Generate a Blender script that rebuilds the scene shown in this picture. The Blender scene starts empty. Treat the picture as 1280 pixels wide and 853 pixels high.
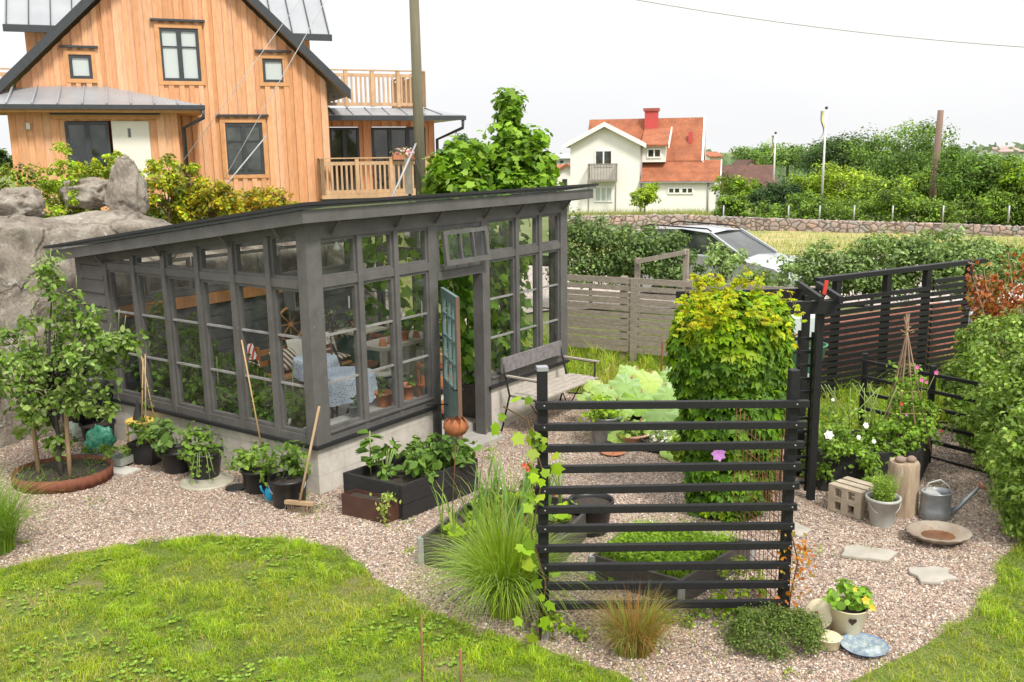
import bpy, math, random
import numpy as np
from mathutils import Vector, Matrix, noise as mnoise
R = random.Random(7)
NR = np.random.RandomState(11)
scene = bpy.context.scene
COL = scene.collection
PI = math.pi
# ------------------------------------------------------------------ camera numbers (measured from the photograph)
CF, CP, CRoll, CH = 1170.0, math.radians(11.287), math.radians(0.782), 3.6
def ray(u, v):
    x = (u-640)/CF; y = -(v-426.5)/CF
    cr, sr = math.cos(CRoll), math.sin(CRoll)
    X = x*cr+y*sr; Y = -x*sr+y*cr
    return Vector((X, math.cos(CP)+Y*math.sin(CP), -math.sin(CP)+Y*math.cos(CP)))
CAM = Vector((0, 0, CH))
def G(u, v, z=0.0):
    d = ray(u, v); return CAM + d*((z-CH)/d.z)
def D(u, v, y):
    d = ray(u, v); return CAM + d*(y/d.y)
def onplane(u, v, P, n):
    d = ray(u, v); return CAM + d*((P-CAM).dot(n)/d.dot(n))
def V(*a): return Vector(a)
def smooth(a, b, x):
    t = min(1, max(0, (x-a)/(b-a))); return t*t*(3-2*t)
# ------------------------------------------------------------------ materials
MATS = {}
def newmat(name):
    m = bpy.data.materials.new(name); m.use_nodes = True
    nt = m.node_tree; b = nt.nodes['Principled BSDF']
    return m, nt, b
def N(nt, typ, **k):
    n = nt.nodes.new(typ)
    for a, v in k.items(): setattr(n, a, v)
    return n
def rampn(nt, fac, stops):
    r = N(nt, 'ShaderNodeValToRGB'); cr = r.color_ramp
    while len(cr.elements) < len(stops): cr.elements.new(.5)
    for e, (p, c) in zip(cr.elements, stops):
        e.position = p; e.color = (c[0], c[1], c[2], 1)
    nt.links.new(fac, r.inputs[0]); return r.outputs[0]
def coords(nt, scale=(1, 1, 1), kind='Object'):
    t = N(nt, 'ShaderNodeTexCoord'); mp = N(nt, 'ShaderNodeMapping')
    mp.inputs['Scale'].default_value = scale
    nt.links.new(t.outputs[kind], mp.inputs[0]); return mp.outputs[0]
def noise(nt, vec, scale, detail=4, rough=.6, out='Fac'):
    n = N(nt, 'ShaderNodeTexNoise'); n.inputs['Scale'].default_value = scale
    n.inputs['Detail'].default_value = detail; n.inputs['Roughness'].default_value = rough
    nt.links.new(vec, n.inputs['Vector']); return n.outputs[out]
def bump(nt, b, h, strength=.3, dist=.01):
    n = N(nt, 'ShaderNodeBump'); n.inputs['Strength'].default_value = strength; n.inputs['Distance'].default_value = dist
    nt.links.new(h, n.inputs['Height']); nt.links.new(n.outputs[0], b.inputs['Normal'])
def mixc(nt, fac, a, b, mode='MIX'):
    m = N(nt, 'ShaderNodeMix', data_type='RGBA', blend_type=mode)
    if isinstance(fac, (int, float)): m.inputs[0].default_value = fac
    else: nt.links.new(fac, m.inputs[0])
    for i, c in ((6, a), (7, b)):
        if isinstance(c, (tuple, list)): m.inputs[i].default_value = (c[0], c[1], c[2], 1)
        else: nt.links.new(c, m.inputs[i])
    return m.outputs[2]
def pm(name, col, col2=None, scale=6, rough=.7, bumps=.25, metal=0, stretch=(1, 1, 1), wear=None, wearlim=.62, fine=40, spec=.5):
    """painted / plain surface: two-tone noise, fine grain bump, optional wear patches"""
    if name in MATS: return MATS[name]
    m, nt, b = newmat(name)
    v = coords(nt, stretch)
    col2 = col2 or tuple(c*.72 for c in col)
    f = noise(nt, v, scale, 6, .65)
    c = rampn(nt, f, [(.32, col2), (.66, col)])
    if wear:
        w = noise(nt, v, scale*2.7, 8, .7)
        wf = rampn(nt, w, [(wearlim, (0, 0, 0)), (wearlim+.06, (1, 1, 1))])
        c = mixc(nt, wf, c, wear)
    nt.links.new(c, b.inputs['Base Color'])
    b.inputs['Roughness'].default_value = rough; b.inputs['Metallic'].default_value = metal
    b.inputs['Specular IOR Level'].default_value = spec
    if bumps: bump(nt, b, noise(nt, v, fine, 5, .7), bumps, .01)
    MATS[name] = m; return m
def attrmat(name, rough=.75, grain=None, bumps=.3, spec=.4, scale=20):
    """base colour from the mesh's own colour attribute, with grain"""
    if name in MATS: return MATS[name]
    m, nt, b = newmat(name)
    a = N(nt, 'ShaderNodeVertexColor', layer_name='Col')
    v = coords(nt, grain or (1, 1, 1))
    f = noise(nt, v, scale, 6, .7)
    dk = rampn(nt, f, [(.3, (.76, .71, .66)), (.6, (1, 1, 1))])
    nt.links.new(mixc(nt, 1.0, a.outputs[0], dk, 'MULTIPLY'), b.inputs['Base Color'])
    b.inputs['Roughness'].default_value = rough; b.inputs['Specular IOR Level'].default_value = spec
    if bumps: bump(nt, b, f, bumps, .01)
    MATS[name] = m; return m
def leafmat(name='leaf', trans=.35, rough=.6, gloss=.055):
    if name in MATS: return MATS[name]
    m = bpy.data.materials.new(name); m.use_nodes = True; nt = m.node_tree; nt.nodes.clear()
    o = N(nt, 'ShaderNodeOutputMaterial'); a = N(nt, 'ShaderNodeVertexColor', layer_name='Col')
    d = N(nt, 'ShaderNodeBsdfDiffuse'); t = N(nt, 'ShaderNodeBsdfTranslucent'); g = N(nt, 'ShaderNodeBsdfGlossy')
    g.inputs['Roughness'].default_value = rough; g.inputs['Color'].default_value = (.9, .95, 1, 1)
    hsv = N(nt, 'ShaderNodeHueSaturation'); hsv.inputs['Saturation'].default_value = 1.12; nt.links.new(a.outputs[0], hsv.inputs['Color'])
    tc = mixc(nt, 1.0, hsv.outputs[0], (1.2, 1.15, .5), 'MULTIPLY')
    nt.links.new(hsv.outputs[0], d.inputs[0]); nt.links.new(tc, t.inputs[0])
    m1 = N(nt, 'ShaderNodeMixShader'); m1.inputs[0].default_value = trans
    m2 = N(nt, 'ShaderNodeMixShader')
    fr = N(nt, 'ShaderNodeLayerWeight'); fr.inputs[0].default_value = .25
    mm = N(nt, 'ShaderNodeMath', operation='MULTIPLY_ADD'); mm.inputs[1].default_value = gloss*2; mm.inputs[2].default_value = gloss*.35
    nt.links.new(fr.outputs['Fresnel'], mm.inputs[0]); nt.links.new(mm.outputs[0], m2.inputs[0])
    nt.links.new(d.outputs[0], m1.inputs[1]); nt.links.new(t.outputs[0], m1.inputs[2])
    nt.links.new(m1.outputs[0], m2.inputs[1]); nt.links.new(g.outputs[0], m2.inputs[2])
    nt.links.new(m2.outputs[0], o.inputs[0]); MATS[name] = m; return m
def glassmat(name='pane_glass', tint=(.93, .95, .94), base=.045, dirt=.025):
    if name in MATS: return MATS[name]
    m = bpy.data.materials.new(name); m.use_nodes = True; nt = m.node_tree; nt.nodes.clear()
    o = N(nt, 'ShaderNodeOutputMaterial')
    t = N(nt, 'ShaderNodeBsdfTransparent'); t.inputs[0].default_value = (*tint, 1)
    g = N(nt, 'ShaderNodeBsdfGlossy'); g.inputs['Roughness'].default_value = .03
    fr = N(nt, 'ShaderNodeLayerWeight'); fr.inputs[0].default_value = .5
    pw = N(nt, 'ShaderNodeMath', operation='POWER'); pw.inputs[1].default_value = 5; nt.links.new(fr.outputs['Facing'], pw.inputs[0])
    ad = N(nt, 'ShaderNodeMath', operation='MULTIPLY_ADD'); ad.inputs[1].default_value = .9; ad.inputs[2].default_value = base
    nt.links.new(pw.outputs[0], ad.inputs[0])
    m1 = N(nt, 'ShaderNodeMixShader'); nt.links.new(ad.outputs[0], m1.inputs[0])
    nt.links.new(t.outputs[0], m1.inputs[1]); nt.links.new(g.outputs[0], m1.inputs[2])
    d = N(nt, 'ShaderNodeBsdfDiffuse'); d.inputs[0].default_value = (.5, .5, .47, 1)
    m2 = N(nt, 'ShaderNodeMixShader')
    v = coords(nt); f = rampn(nt, noise(nt, v, 5, 6, .7), [(.4, (0, 0, 0)), (.8, (dirt*3,)*3)])
    nt.links.new(f, m2.inputs[0]); nt.links.new(m1.outputs[0], m2.inputs[1]); nt.links.new(d.outputs[0], m2.inputs[2])
    nt.links.new(m2.outputs[0], o.inputs[0]); MATS[name] = m; return m
# ------------------------------------------------------------------ object helpers
OFF = {}
def tag(o, label=None, cat=None, group=None, kind=None):
    if label: o['label'] = label
    if cat: o['category'] = cat
    if group: o['group'] = group
    if kind: o['kind'] = kind
    return o
def thing(name, label, cat, loc=(0, 0, 0), group=None):
    o = bpy.data.objects.new(name, None); COL.objects.link(o); o.location = loc
    o.empty_display_size = .2
    OFF[o.name] = Vector(loc); return tag(o, label, cat, group)
def link_mesh(name, me, mat, parent, origin=None):
    o = bpy.data.objects.new(name, me); COL.objects.link(o)
    if mat: me.materials.append(mat)
    if parent: o.parent = parent; OFF[o.name] = OFF[parent.name]
    else: OFF[o.name] = Vector(origin) if origin is not None else Vector((0, 0, 0)); o.location = OFF[o.name]
    return o
def np_mesh(name, verts, loops, starts, totals, cols=None, smooth_=False, mats=None):
    me = bpy.data.meshes.new(name)
    me.vertices.add(len(verts)); me.vertices.foreach_set('co', np.asarray(verts, np.float32).ravel())
    me.loops.add(len(loops)); me.loops.foreach_set('vertex_index', np.asarray(loops, np.int32))
    me.polygons.add(len(starts)); me.polygons.foreach_set('loop_start', np.asarray(starts, np.int32))
    try: me.polygons.foreach_set('loop_total', np.asarray(totals, np.int32))
    except Exception: pass
    if smooth_: me.polygons.foreach_set('use_smooth', np.ones(len(starts), bool))
    if cols is not None:
        at = me.color_attributes.new('Col', 'FLOAT_COLOR', 'POINT')
        c4 = np.ones((len(verts), 4), np.float32); c4[:, :3] = cols
        at.data.foreach_set('color', c4.ravel())
    me.update(calc_edges=True); return me
class MB:
    def __init__(s): s.v = []; s.f = []; s.c = []; s.col = None; s.sm = []; s.smooth = False
    def _add(s, vs, fs, sm=None):
        b = len(s.v); s.v += [Vector(v) for v in vs]; s.f += [tuple(b+i for i in f) for f in fs]
        s.c += [s.col]*len(vs); s.sm += [s.smooth if sm is None else sm]*len(fs); return s
    def hexa(s, p):  # 8 points: bottom 4 ccw, top 4 ccw
        return s._add(p, [(3, 2, 1, 0), (4, 5, 6, 7), (0, 1, 5, 4), (1, 2, 6, 5), (2, 3, 7, 6), (3, 0, 4, 7)], False)
    def box(s, x0, y0, z0, x1, y1, z1):
        return s.hexa([(x0, y0, z0), (x1, y0, z0), (x1, y1, z0), (x0, y1, z0), (x0, y0, z1), (x1, y0, z1), (x1, y1, z1), (x0, y1, z1)])
    def obox(s, o, ex, ey, ez):  # origin corner + three edge vectors
        o, ex, ey, ez = Vector(o), Vector(ex), Vector(ey), Vector(ez)
        return s.hexa([o, o+ex, o+ex+ey, o+ey, o+ez, o+ex+ez, o+ex+ey+ez, o+ey+ez])
    def bar(s, a, b, w, h=None, up=(0, 0, 1)):  # rectangular bar a->b, w sideways, h along up
        a, b = Vector(a), Vector(b); h = h or w; d = (b-a).normalized(); up = Vector(up)
        if abs(d.dot(up)) > .98: up = Vector((0, 1, 0))
        sx = d.cross(up).normalized(); sz = sx.cross(d).normalized()
        x, z = sx*w/2, sz*h/2
        return s.hexa([a-x-z, a+x-z, b+x-z, b-x-z, a-x+z, a+x+z, b+x+z, b-x+z])
    def tube(s, pts, r, n=8, cap=True):
        pts = [Vector(p) for p in pts]; rs = r if isinstance(r, (list, tuple)) else [r]*len(pts)
        vs = []; fs = []; prev = None
        for i, p in enumerate(pts):
            d = (pts[min(i+1, len(pts)-1)]-pts[max(i-1, 0)]).normalized()
            if prev is None:
                a = d.orthogonal().normalized()
            else:
                a = (prev-d*prev.dot(d)); a = a.normalized() if a.length > 1e-5 else d.orthogonal().normalized()
            prev = a; b = d.cross(a)
            for k in range(n):
                t = 2*PI*k/n; vs.append(p+(a*math.cos(t)+b*math.sin(t))*rs[i])
        for i in range(len(pts)-1):
            for k in range(n):
                k2 = (k+1) % n; fs.append((i*n+k, i*n+k2, (i+1)*n+k2, (i+1)*n+k))
        if cap: fs.append(tuple(range(n-1, -1, -1))); fs.append(tuple((len(pts)-1)*n+k for k in range(n)))
        return s._add(vs, fs, True)
    def lathe(s, c, prof, n=24, sx=1, sy=1, cap0=True, cap1=False, sm=True, wob=0):
        c = Vector(c); vs = []; fs = []
        for j, (r, z) in enumerate(prof):
            for k in range(n):
                t = 2*PI*k/n; w = 1+wob*math.sin(k*3.7+j)
                vs.append(c+Vector((r*w*sx*math.cos(t), r*w*sy*math.sin(t), z)))
        for i in range(len(prof)-1):
            for k in range(n):
                k2 = (k+1) % n; fs.append((i*n+k, i*n+k2, (i+1)*n+k2, (i+1)*n+k))
        s._add(vs, fs, sm)
        if cap0: s._add([vs[k] for k in range(n)], [tuple(range(n-1, -1, -1))], False)
        if cap1: s._add([vs[(len(prof)-1)*n+k] for k in range(n)], [tuple(range(n))], False)
        return s
    def poly(s, pts): return s._add(pts, [tuple(range(len(pts)))], False)
    def prism(s, pts, ext):
        pts = [Vector(p) for p in pts]; e = Vector(ext); n = len(pts)
        return s._add(pts+[p+e for p in pts], [tuple(range(n-1, -1, -1)), tuple(range(n, 2*n))]+[(i, (i+1) % n, n+(i+1) % n, n+i) for i in range(n)], False)
    def build(s, name, mat, parent=None, label=None, origin=None, cols=False, bevel=0):
        off = OFF[parent.name] if parent else None
        if off is None:
            if origin is None:
                xs = [v.x for v in s.v]; ys = [v.y for v in s.v]
                off = Vector(((min(xs)+max(xs))/2, (min(ys)+max(ys))/2, min(v.z for v in s.v)))
            else: off = Vector(origin)
        me = bpy.data.meshes.new(name); me.from_pydata([v-off for v in s.v], [], s.f)
        me.polygons.foreach_set('use_smooth', s.sm)
        if cols or any(c is not None for c in s.c):
            at = me.color_attributes.new('Col', 'FLOAT_COLOR', 'POINT')
            c4 = np.ones((len(s.v), 4), np.float32)
            c4[:, :3] = [c or (1, 1, 1) for c in s.c]; at.data.foreach_set('color', c4.ravel())
        me.update(); o = link_mesh(name, me, mat, parent, off)
        if bevel:
            md = o.modifiers.new('b', 'BEVEL'); md.width = bevel; md.segments = 2; md.limit_method = 'ANGLE'
        if label: o['label'] = label
        return o
def copy_tree(o, parent=None):
    c = o.copy(); COL.objects.link(c)
    if parent: c.parent = parent
    for ch in list(o.children): copy_tree(ch, c)
    return c
def part(name, mat, parent, fn, **k):
    m = MB(); fn(m); return m.build(name, mat, parent, **k)
# ------------------------------------------------------------------ foliage
def unit(a): return a/np.maximum(np.linalg.norm(a, axis=1, keepdims=True), 1e-9)
LEAF = {  # template verts (x across, y along, z fold) and faces
    'oval': (np.array([(0, 0, 0), (-.30, .35, .07), (-.24, .72, .05), (0, 1, -.04), (.24, .72, .05), (.30, .35, .07), (0, .5, 0)], float),
             [(0, 6, 1), (1, 6, 2), (2, 6, 3), (0, 5, 6), (5, 4, 6), (4, 3, 6)]),
    'simple': (np.array([(0, 0, 0), (-.32, .5, .08), (0, 1, -.05), (.32, .5, .08)], float), [(0, 2, 1), (0, 3, 2)]),
    'narrow': (np.array([(0, 0, 0), (-.12, .4, .03), (0, 1, -.1), (.12, .4, .03)], float), [(0, 2, 1), (0, 3, 2)]),
    'maple': (np.array([(0, 0, 0), (-.42, .08, 0), (-.37, .32, .04), (-.60, .60, -.03), (-.31, .64, .03), (0, 1.02, -.06), (.31, .64, .03), (.60, .60, -.03), (.37, .32, .04), (.42, .08, 0), (0, .4, .0)], float),
              [(0, 10, 1), (1, 10, 2), (2, 10, 4), (2, 4, 3), (4, 10, 5), (10, 6, 5), (10, 8, 6), (8, 7, 6), (10, 9, 8), (0, 9, 10)]),
    'round': (np.array([(0, .5, .0)]+[(.5*math.sin(t)*1.0, .5-.5*math.cos(t), .06*math.cos(2*t)) for t in [i*2*PI/8 for i in range(8)]], float),
              [(0, i+1, (i+1) % 8+1) for i in range(8)]),
    'big': (np.array([(0, .45, .0)]+[((.5+.07*math.sin(i*2.4))*math.sin(t), .5-.52*math.cos(t), .08*math.sin(i*2.1)) for i, t in enumerate([i*2*PI/14 for i in range(14)])], float),
            [(0, i+1, (i+1) % 14+1) for i in range(14)]),
}
def leaves(name, P, Nn, size, cols, kind='simple', parent=None, mat=None, droop=.3, dirs=None, origin=None, width=1.0, build=True, smooth_=False):
    P = np.asarray(P, float); n = len(P); Nn = unit(np.asarray(Nn, float)); size = np.broadcast_to(np.asarray(size, float), (n,))
    if dirs is None:
        d = NR.normal(size=(n, 3)); d[:, 2] -= droop*1.5
    else: d = np.asarray(dirs, float)
    d = d-(d*Nn).sum(1, keepdims=True)*Nn; d = unit(d); x = np.cross(d, Nn)
    T, F = LEAF[kind]; k = len(T)
    co = P[:, None, :]+size[:, None, None]*(T[None, :, 0:1]*width*x[:, None, :]+T[None, :, 1:2]*d[:, None, :]+T[None, :, 2:3]*Nn[:, None, :])
    F = np.array(F); nf = len(F)
    idx = (np.arange(n)*k)[:, None, None]+F[None]
    c = np.repeat(np.asarray(cols, float), k, axis=0) if len(np.shape(cols)) == 2 else np.tile(cols, (n*k, 1))
    co = co.reshape(-1, 3)
    return (co, idx.reshape(-1, 3), c)
def merge(*parts):
    vs = []; fs = []; cs = []; b = 0
    for v, f, c in parts:
        vs.append(v); fs.append(f+b); cs.append(c); b += len(v)
    return np.vstack(vs), np.vstack(fs), np.vstack(cs)
def tri_obj(name, data, parent=None, mat=None, origin=None, smooth_=False):
    v, f, c = data
    off = OFF[parent.name] if parent else Vector(origin if origin is not None else (v[:, 0].mean(), v[:, 1].mean(), v[:, 2].min()))
    v = v-np.array(off)
    me = np_mesh(name, v, f.ravel(), np.arange(len(f))*3, np.full(len(f), 3), c, smooth_)
    return link_mesh(name, me, mat or leafmat(), parent, off)
def palette(n, cols, jit=.18, rng=None):
    cols = np.array(cols, float); i = NR.randint(0, len(cols), n)
    return np.clip(cols[i]*(1+NR.normal(size=(n, 1))*jit), .003, .9)
def shell_pts(c, r, n, up=.5, inner=.55, low=-.9):
    """points through an ellipsoid, denser towards its surface, with outward normals"""
    u = unit(NR.normal(size=(n*2, 3))); u = u[u[:, 2] > low][:n]
    rad = inner+(1-inner)*NR.rand(len(u))**.6
    c = np.array(c); r = np.array(r)
    return c+u*r*rad[:, None], unit(u/r+np.array([0, 0, up])*1/np.mean(r)+NR.normal(size=u.shape)*.45/np.mean(r))
def clumpy(c, r, nclump, per, cr, size, cols, kind='simple', jit=.15, cjit=.22, inner=.45, low=-.7, droop=.3, up=.6, flat=.75):
    """a crown made of clumps: positions, outline and colour vary clump by clump"""
    C0, _ = shell_pts(c, r, nclump, up, inner, low)
    out = []
    for q in C0:
        rr = cr*(.6+.8*NR.rand()); k = max(3, int(per*(.5+NR.rand())))
        P, Nn = shell_pts(q, (rr, rr, rr*flat), k, up, .2, -.8)
        cc = palette(len(P), cols, jit)*(1+NR.normal()*cjit)
        out.append(leaves('', P, Nn, size*(.6+.7*NR.rand(len(P))), np.clip(cc, .004, .9), kind, droop=droop))
    return merge(*out), C0
def blades(base, h, w, lean, cols, seg=3, curl=.5, az=None):
    """curved grass blades as tapered strips. base (n,3), h,w (n,), lean (n,) outward tilt"""
    n = len(base); az = NR.rand(n)*2*PI if az is None else az
    dx = np.stack([np.cos(az), np.sin(az), np.zeros(n)], 1); sd = np.stack([-np.sin(az), np.cos(az), np.zeros(n)], 1)
    tw = NR.rand(n)*PI; sd2 = sd*np.cos(tw)[:, None]+dx*np.sin(tw)[:, None]*.6
    vs = []
    for j in range(seg+1):
        t = j/seg; ang = lean*(.22*min(1, curl*2-.6)+t**(1+curl)*(1-.22*min(1, curl*2-.6)))
        # integrate roughly: position along an arc
        x = h*t*np.sin(ang*.9); z = h*t*np.cos(ang*.9)
        p = base+dx*x[:, None]+np.array([0, 0, 1])*z[:, None]
        ww = w*(1-t**1.5)*.5
        if j < seg: vs += [p-sd2*ww[:, None], p+sd2*ww[:, None]]
        else: vs += [p]
    k = len(vs); co = np.stack(vs, 1).reshape(-1, 3)
    F = []
    for j in range(seg-1):
        a = 2*j; F += [(a, a+1, a+3), (a, a+3, a+2)]
    a = 2*(seg-1); F.append((a, a+1, a+2))
    idx = (np.arange(n)*k)[:, None, None]+np.array(F)[None]
    return co, idx.reshape(-1, 3), np.repeat(cols, k, axis=0)
# greens (albedo)
GR = dict(apple=[(.16, .26, .05), (.21, .32, .07), (.11, .19, .04), (.30, .40, .13)],
          dark=[(.035, .07, .02), (.05, .09, .025), (.03, .055, .02)],
          mid=[(.13, .22, .04), (.17, .27, .05), (.10, .17, .035)],
          light=[(.26, .38, .045), (.32, .43, .055), (.20, .32, .035)],
          grey=[(.10, .15, .06), (.14, .19, .08), (.08, .12, .05)],
          yellow=[(.28, .30, .03), (.22, .27, .03), (.34, .32, .04)],
          grass=[(.23, .355, .018), (.29, .41, .025), (.17, .29, .015), (.38, .43, .06)])
# ------------------------------------------------------------------ camera, light, sky
cd = bpy.data.cameras.new('camera'); cam = bpy.data.objects.new('camera', cd); COL.objects.link(cam)
cd.sensor_width = 36; cd.lens = CF/1280*36; cd.clip_start = .1; cd.clip_end = 4000
U0 = Vector((0, math.sin(CP), math.cos(CP))); F0 = Vector((0, math.cos(CP), -math.sin(CP))); X0 = Vector((1, 0, 0))
Rv = X0*math.cos(CRoll)-U0*math.sin(CRoll); Uv = X0*math.sin(CRoll)+U0*math.cos(CRoll)
M = Matrix.Identity(4)
for i in range(3): M[i][0] = Rv[i]; M[i][1] = Uv[i]; M[i][2] = -F0[i]
M.translation = CAM; cam.matrix_world = M; scene.camera = cam
w = bpy.data.worlds.new('World'); scene.world = w; w.use_nodes = True; nt = w.node_tree
bg = nt.nodes['Background']
SUN_EL, SUN_ROT = math.radians(52), math.radians(150)
sky = N(nt, 'ShaderNodeTexSky', sky_type='NISHITA', sun_disc=False, sun_elevation=SUN_EL, sun_rotation=SUN_ROT, dust_density=5.0, air_density=1.0)
hs = N(nt, 'ShaderNodeHueSaturation'); hs.inputs['Saturation'].default_value = .12
nt.links.new(sky.outputs[0], hs.inputs['Color'])
tc = N(nt, 'ShaderNodeTexCoord'); sep = N(nt, 'ShaderNodeSeparateXYZ'); nt.links.new(tc.outputs['Generated'], sep.inputs[0])
cl = noise(nt, coords(nt, (1, 1, 2.5), 'Generated'), 2.2, 5, .55)
cloud = rampn(nt, cl, [(.3, (8.75, 8.8, 8.95)), (.7, (9.5, 9.5, 9.55))])
zr = rampn(nt, sep.outputs[2], [(.02, (1.07, 1.07, 1.07)), (.75, (1.9, 1.9, 1.9))])
cloud = mixc(nt, 1.0, cloud, zr, 'MULTIPLY')   # an overcast sky is brighter overhead than at the horizon
skyc = mixc(nt, .97, hs.outputs[0], cloud)
nt.links.new(skyc, bg.inputs[0]); bg.inputs[1].default_value = .078
sl = bpy.data.lights.new('sun', 'SUN'); sl.energy = 2.9; sl.angle = math.radians(11); sl.color = (1, .95, .87)
so = bpy.data.objects.new('sun', sl); COL.objects.link(so)
# Nishita: rotation 0 = sun towards +Y, growing clockwise seen from above
sd = Vector((math.sin(SUN_ROT)*math.cos(SUN_EL), math.cos(SUN_ROT)*math.cos(SUN_EL), math.sin(SUN_EL)))
so.rotation_euler = sd.to_track_quat('Z', 'Y').to_euler()
scene.view_settings.view_transform = 'Standard'; scene.view_settings.look = 'None'
scene.view_settings.exposure = 0.36; scene.view_settings.gamma = 1
scene.cycles.max_bounces = 8; scene.cycles.transparent_max_bounces = 16; scene.cycles.diffuse_bounces = 3
scene.cycles.glossy_bounces = 3; scene.cycles.transmission_bounces = 4
# ------------------------------------------------------------------ greenhouse frame (also used by the terrain)
A = Vector((-2.102, 9.618, 0)); E1 = Vector((.5782, .8159, 0)); E2 = Vector((-.8159, .5782, 0)); UP = Vector((0, 0, 1))
GC = A+E2*4.36
def L(s, t, z=0): return A+E1*s+E2*t+UP*z
def h(x, y):
    q = Vector((x, y, 0))-A; s = q.dot(E1); t = q.dot(E2)
    return -.13*math.exp(-((s-2.9)/1.0)**2-((t+.3)/.9)**2) + .02*mnoise.noise(Vector((x*.5, y*.5, 0)))
def T(x, y):
    z = .4*smooth(16.8, 18.5, y)*smooth(-1, 2, x+(y-15)*.2)-1.0*smooth(26, 46, y)-.75*smooth(46, 78, y)-2.5*smooth(110, 300, y)
    p = Vector((x, y, 0))-GC; q = p.dot(E2)
    mk = smooth(.35, 2.0, q)*(1-smooth(-2.2, .9, x+.05*max(0, y-20)))*(1-smooth(40, 60, y))
    z = z*(1-mk)+2.45*mk
    z += .04*mnoise.noise(Vector((x*.3, y*.3, 3)))*smooth(16, 20, y)
    far = 300+200
    if y > 300: z += 8*smooth(330, 900, y)*(0.65+.35*mnoise.noise(Vector((x*.004, y*.002, 5))))
    return z
def sheet(name, xs, ys, fn, mat, kind='structure', dz=0):
    vs = [(x, y, fn(x, y)+dz) for y in ys for x in xs]; n = len(xs)
    fs = [(j*n+i, j*n+i+1, (j+1)*n+i+1, (j+1)*n+i) for j in range(len(ys)-1) for i in range(n-1)]
    m = MB(); m._add(vs, fs, True); o = m.build(name, mat, origin=(0, 0, 0)); tag(o, kind=kind); return o
def lin(a, b, n): return [a+(b-a)*i/(n-1) for i in range(n)]
# ground materials
m, nt, b = newmat('meadow'); v = coords(nt)
f1 = noise(nt, v, .35, 5); f2 = noise(nt, v, 9, 6, .75)
c1 = rampn(nt, f1, [(.35, (.09, .14, .03)), (.5, (.14, .17, .04)), (.65, (.27, .24, .09))])
nt.links.new(mixc(nt, .5, c1, rampn(nt, f2, [(.3, (.04, .07, .015)), (.7, (.2, .26, .06))])), b.inputs['Base Color'])
b.inputs['Roughness'].default_value = .95; bump(nt, b, f2, .8, .05); MATS['meadow'] = m
xs = sorted(set(lin(-40, 40, 161)+lin(-700, -42, 24)+lin(42, 900, 28))); ys = sorted(set(lin(-6, 60, 133)+lin(62, 300, 40)+lin(310, 1200, 40)))
sheet('ground', xs, ys, lambda x, y: T(x, y)-.04-.16*(1-smooth(17.2, 18.4, y)), m)
def gravelmat(name, pal, scale=46, dirt=.6):
    m, nt, b = newmat(name); v = coords(nt)
    n0 = N(nt, 'ShaderNodeVectorMath', operation='ADD'); nn = N(nt, 'ShaderNodeTexNoise'); nn.inputs['Scale'].default_value = 12
    nt.links.new(v, nn.inputs['Vector']); sc = N(nt, 'ShaderNodeVectorMath', operation='SCALE'); sc.inputs['Scale'].default_value = .03
    nt.links.new(nn.outputs['Color'], sc.inputs[0]); nt.links.new(v, n0.inputs[0]); nt.links.new(sc.outputs[0], n0.inputs[1])
    vo = N(nt, 'ShaderNodeTexVoronoi'); vo.inputs['Scale'].default_value = scale; nt.links.new(n0.outputs[0], vo.inputs['Vector'])
    sp = N(nt, 'ShaderNodeSeparateColor'); nt.links.new(vo.outputs['Color'], sp.inputs[0])
    c = rampn(nt, sp.outputs[0], pal)
    ed = N(nt, 'ShaderNodeTexVoronoi', feature='DISTANCE_TO_EDGE'); ed.inputs['Scale'].default_value = scale; nt.links.new(n0.outputs[0], ed.inputs['Vector'])
    e = rampn(nt, ed.outputs['Distance'], [(.0, (.25, .22, .2)), (.14, (1, 1, 1))])
    c = mixc(nt, .8, c, e, 'MULTIPLY')
    f = noise(nt, v, .8, 6, .7)
    c = mixc(nt, rampn(nt, f, [(.45, (0, 0, 0)), (.75, (dirt,)*3)]), c, (.20, .15, .10))
    nt.links.new(c, b.inputs['Base Color']); b.inputs['Roughness'].default_value = .85
    inv = N(nt, 'ShaderNodeMath', operation='SUBTRACT'); inv.inputs[0].default_value = 1; nt.links.new(vo.outputs['Distance'], inv.inputs[1])
    ad = N(nt, 'ShaderNodeMath', operation='MULTIPLY_ADD'); ad.inputs[1].default_value = .5; nt.links.new(sp.outputs[1], ad.inputs[0]); nt.links.new(inv.outputs[0], ad.inputs[2])
    bump(nt, b, ad.outputs[0], 1.0, .012); MATS[name] = m; return m
PAL = [(0, (.14, .10, .085)), (.15, (.27, .195, .155)), (.4, (.48, .35, .27)), (.62, (.62, .50, .41)), (.8, (.42, .27, .20)), (.9, (.30, .275, .255)), (1, (.80, .73, .63))]
gm = gravelmat('gravel_stone', PAL)
sheet('gravel', lin(-13, 9, 89), lin(1.5, 18, 67), h, gm)
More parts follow.
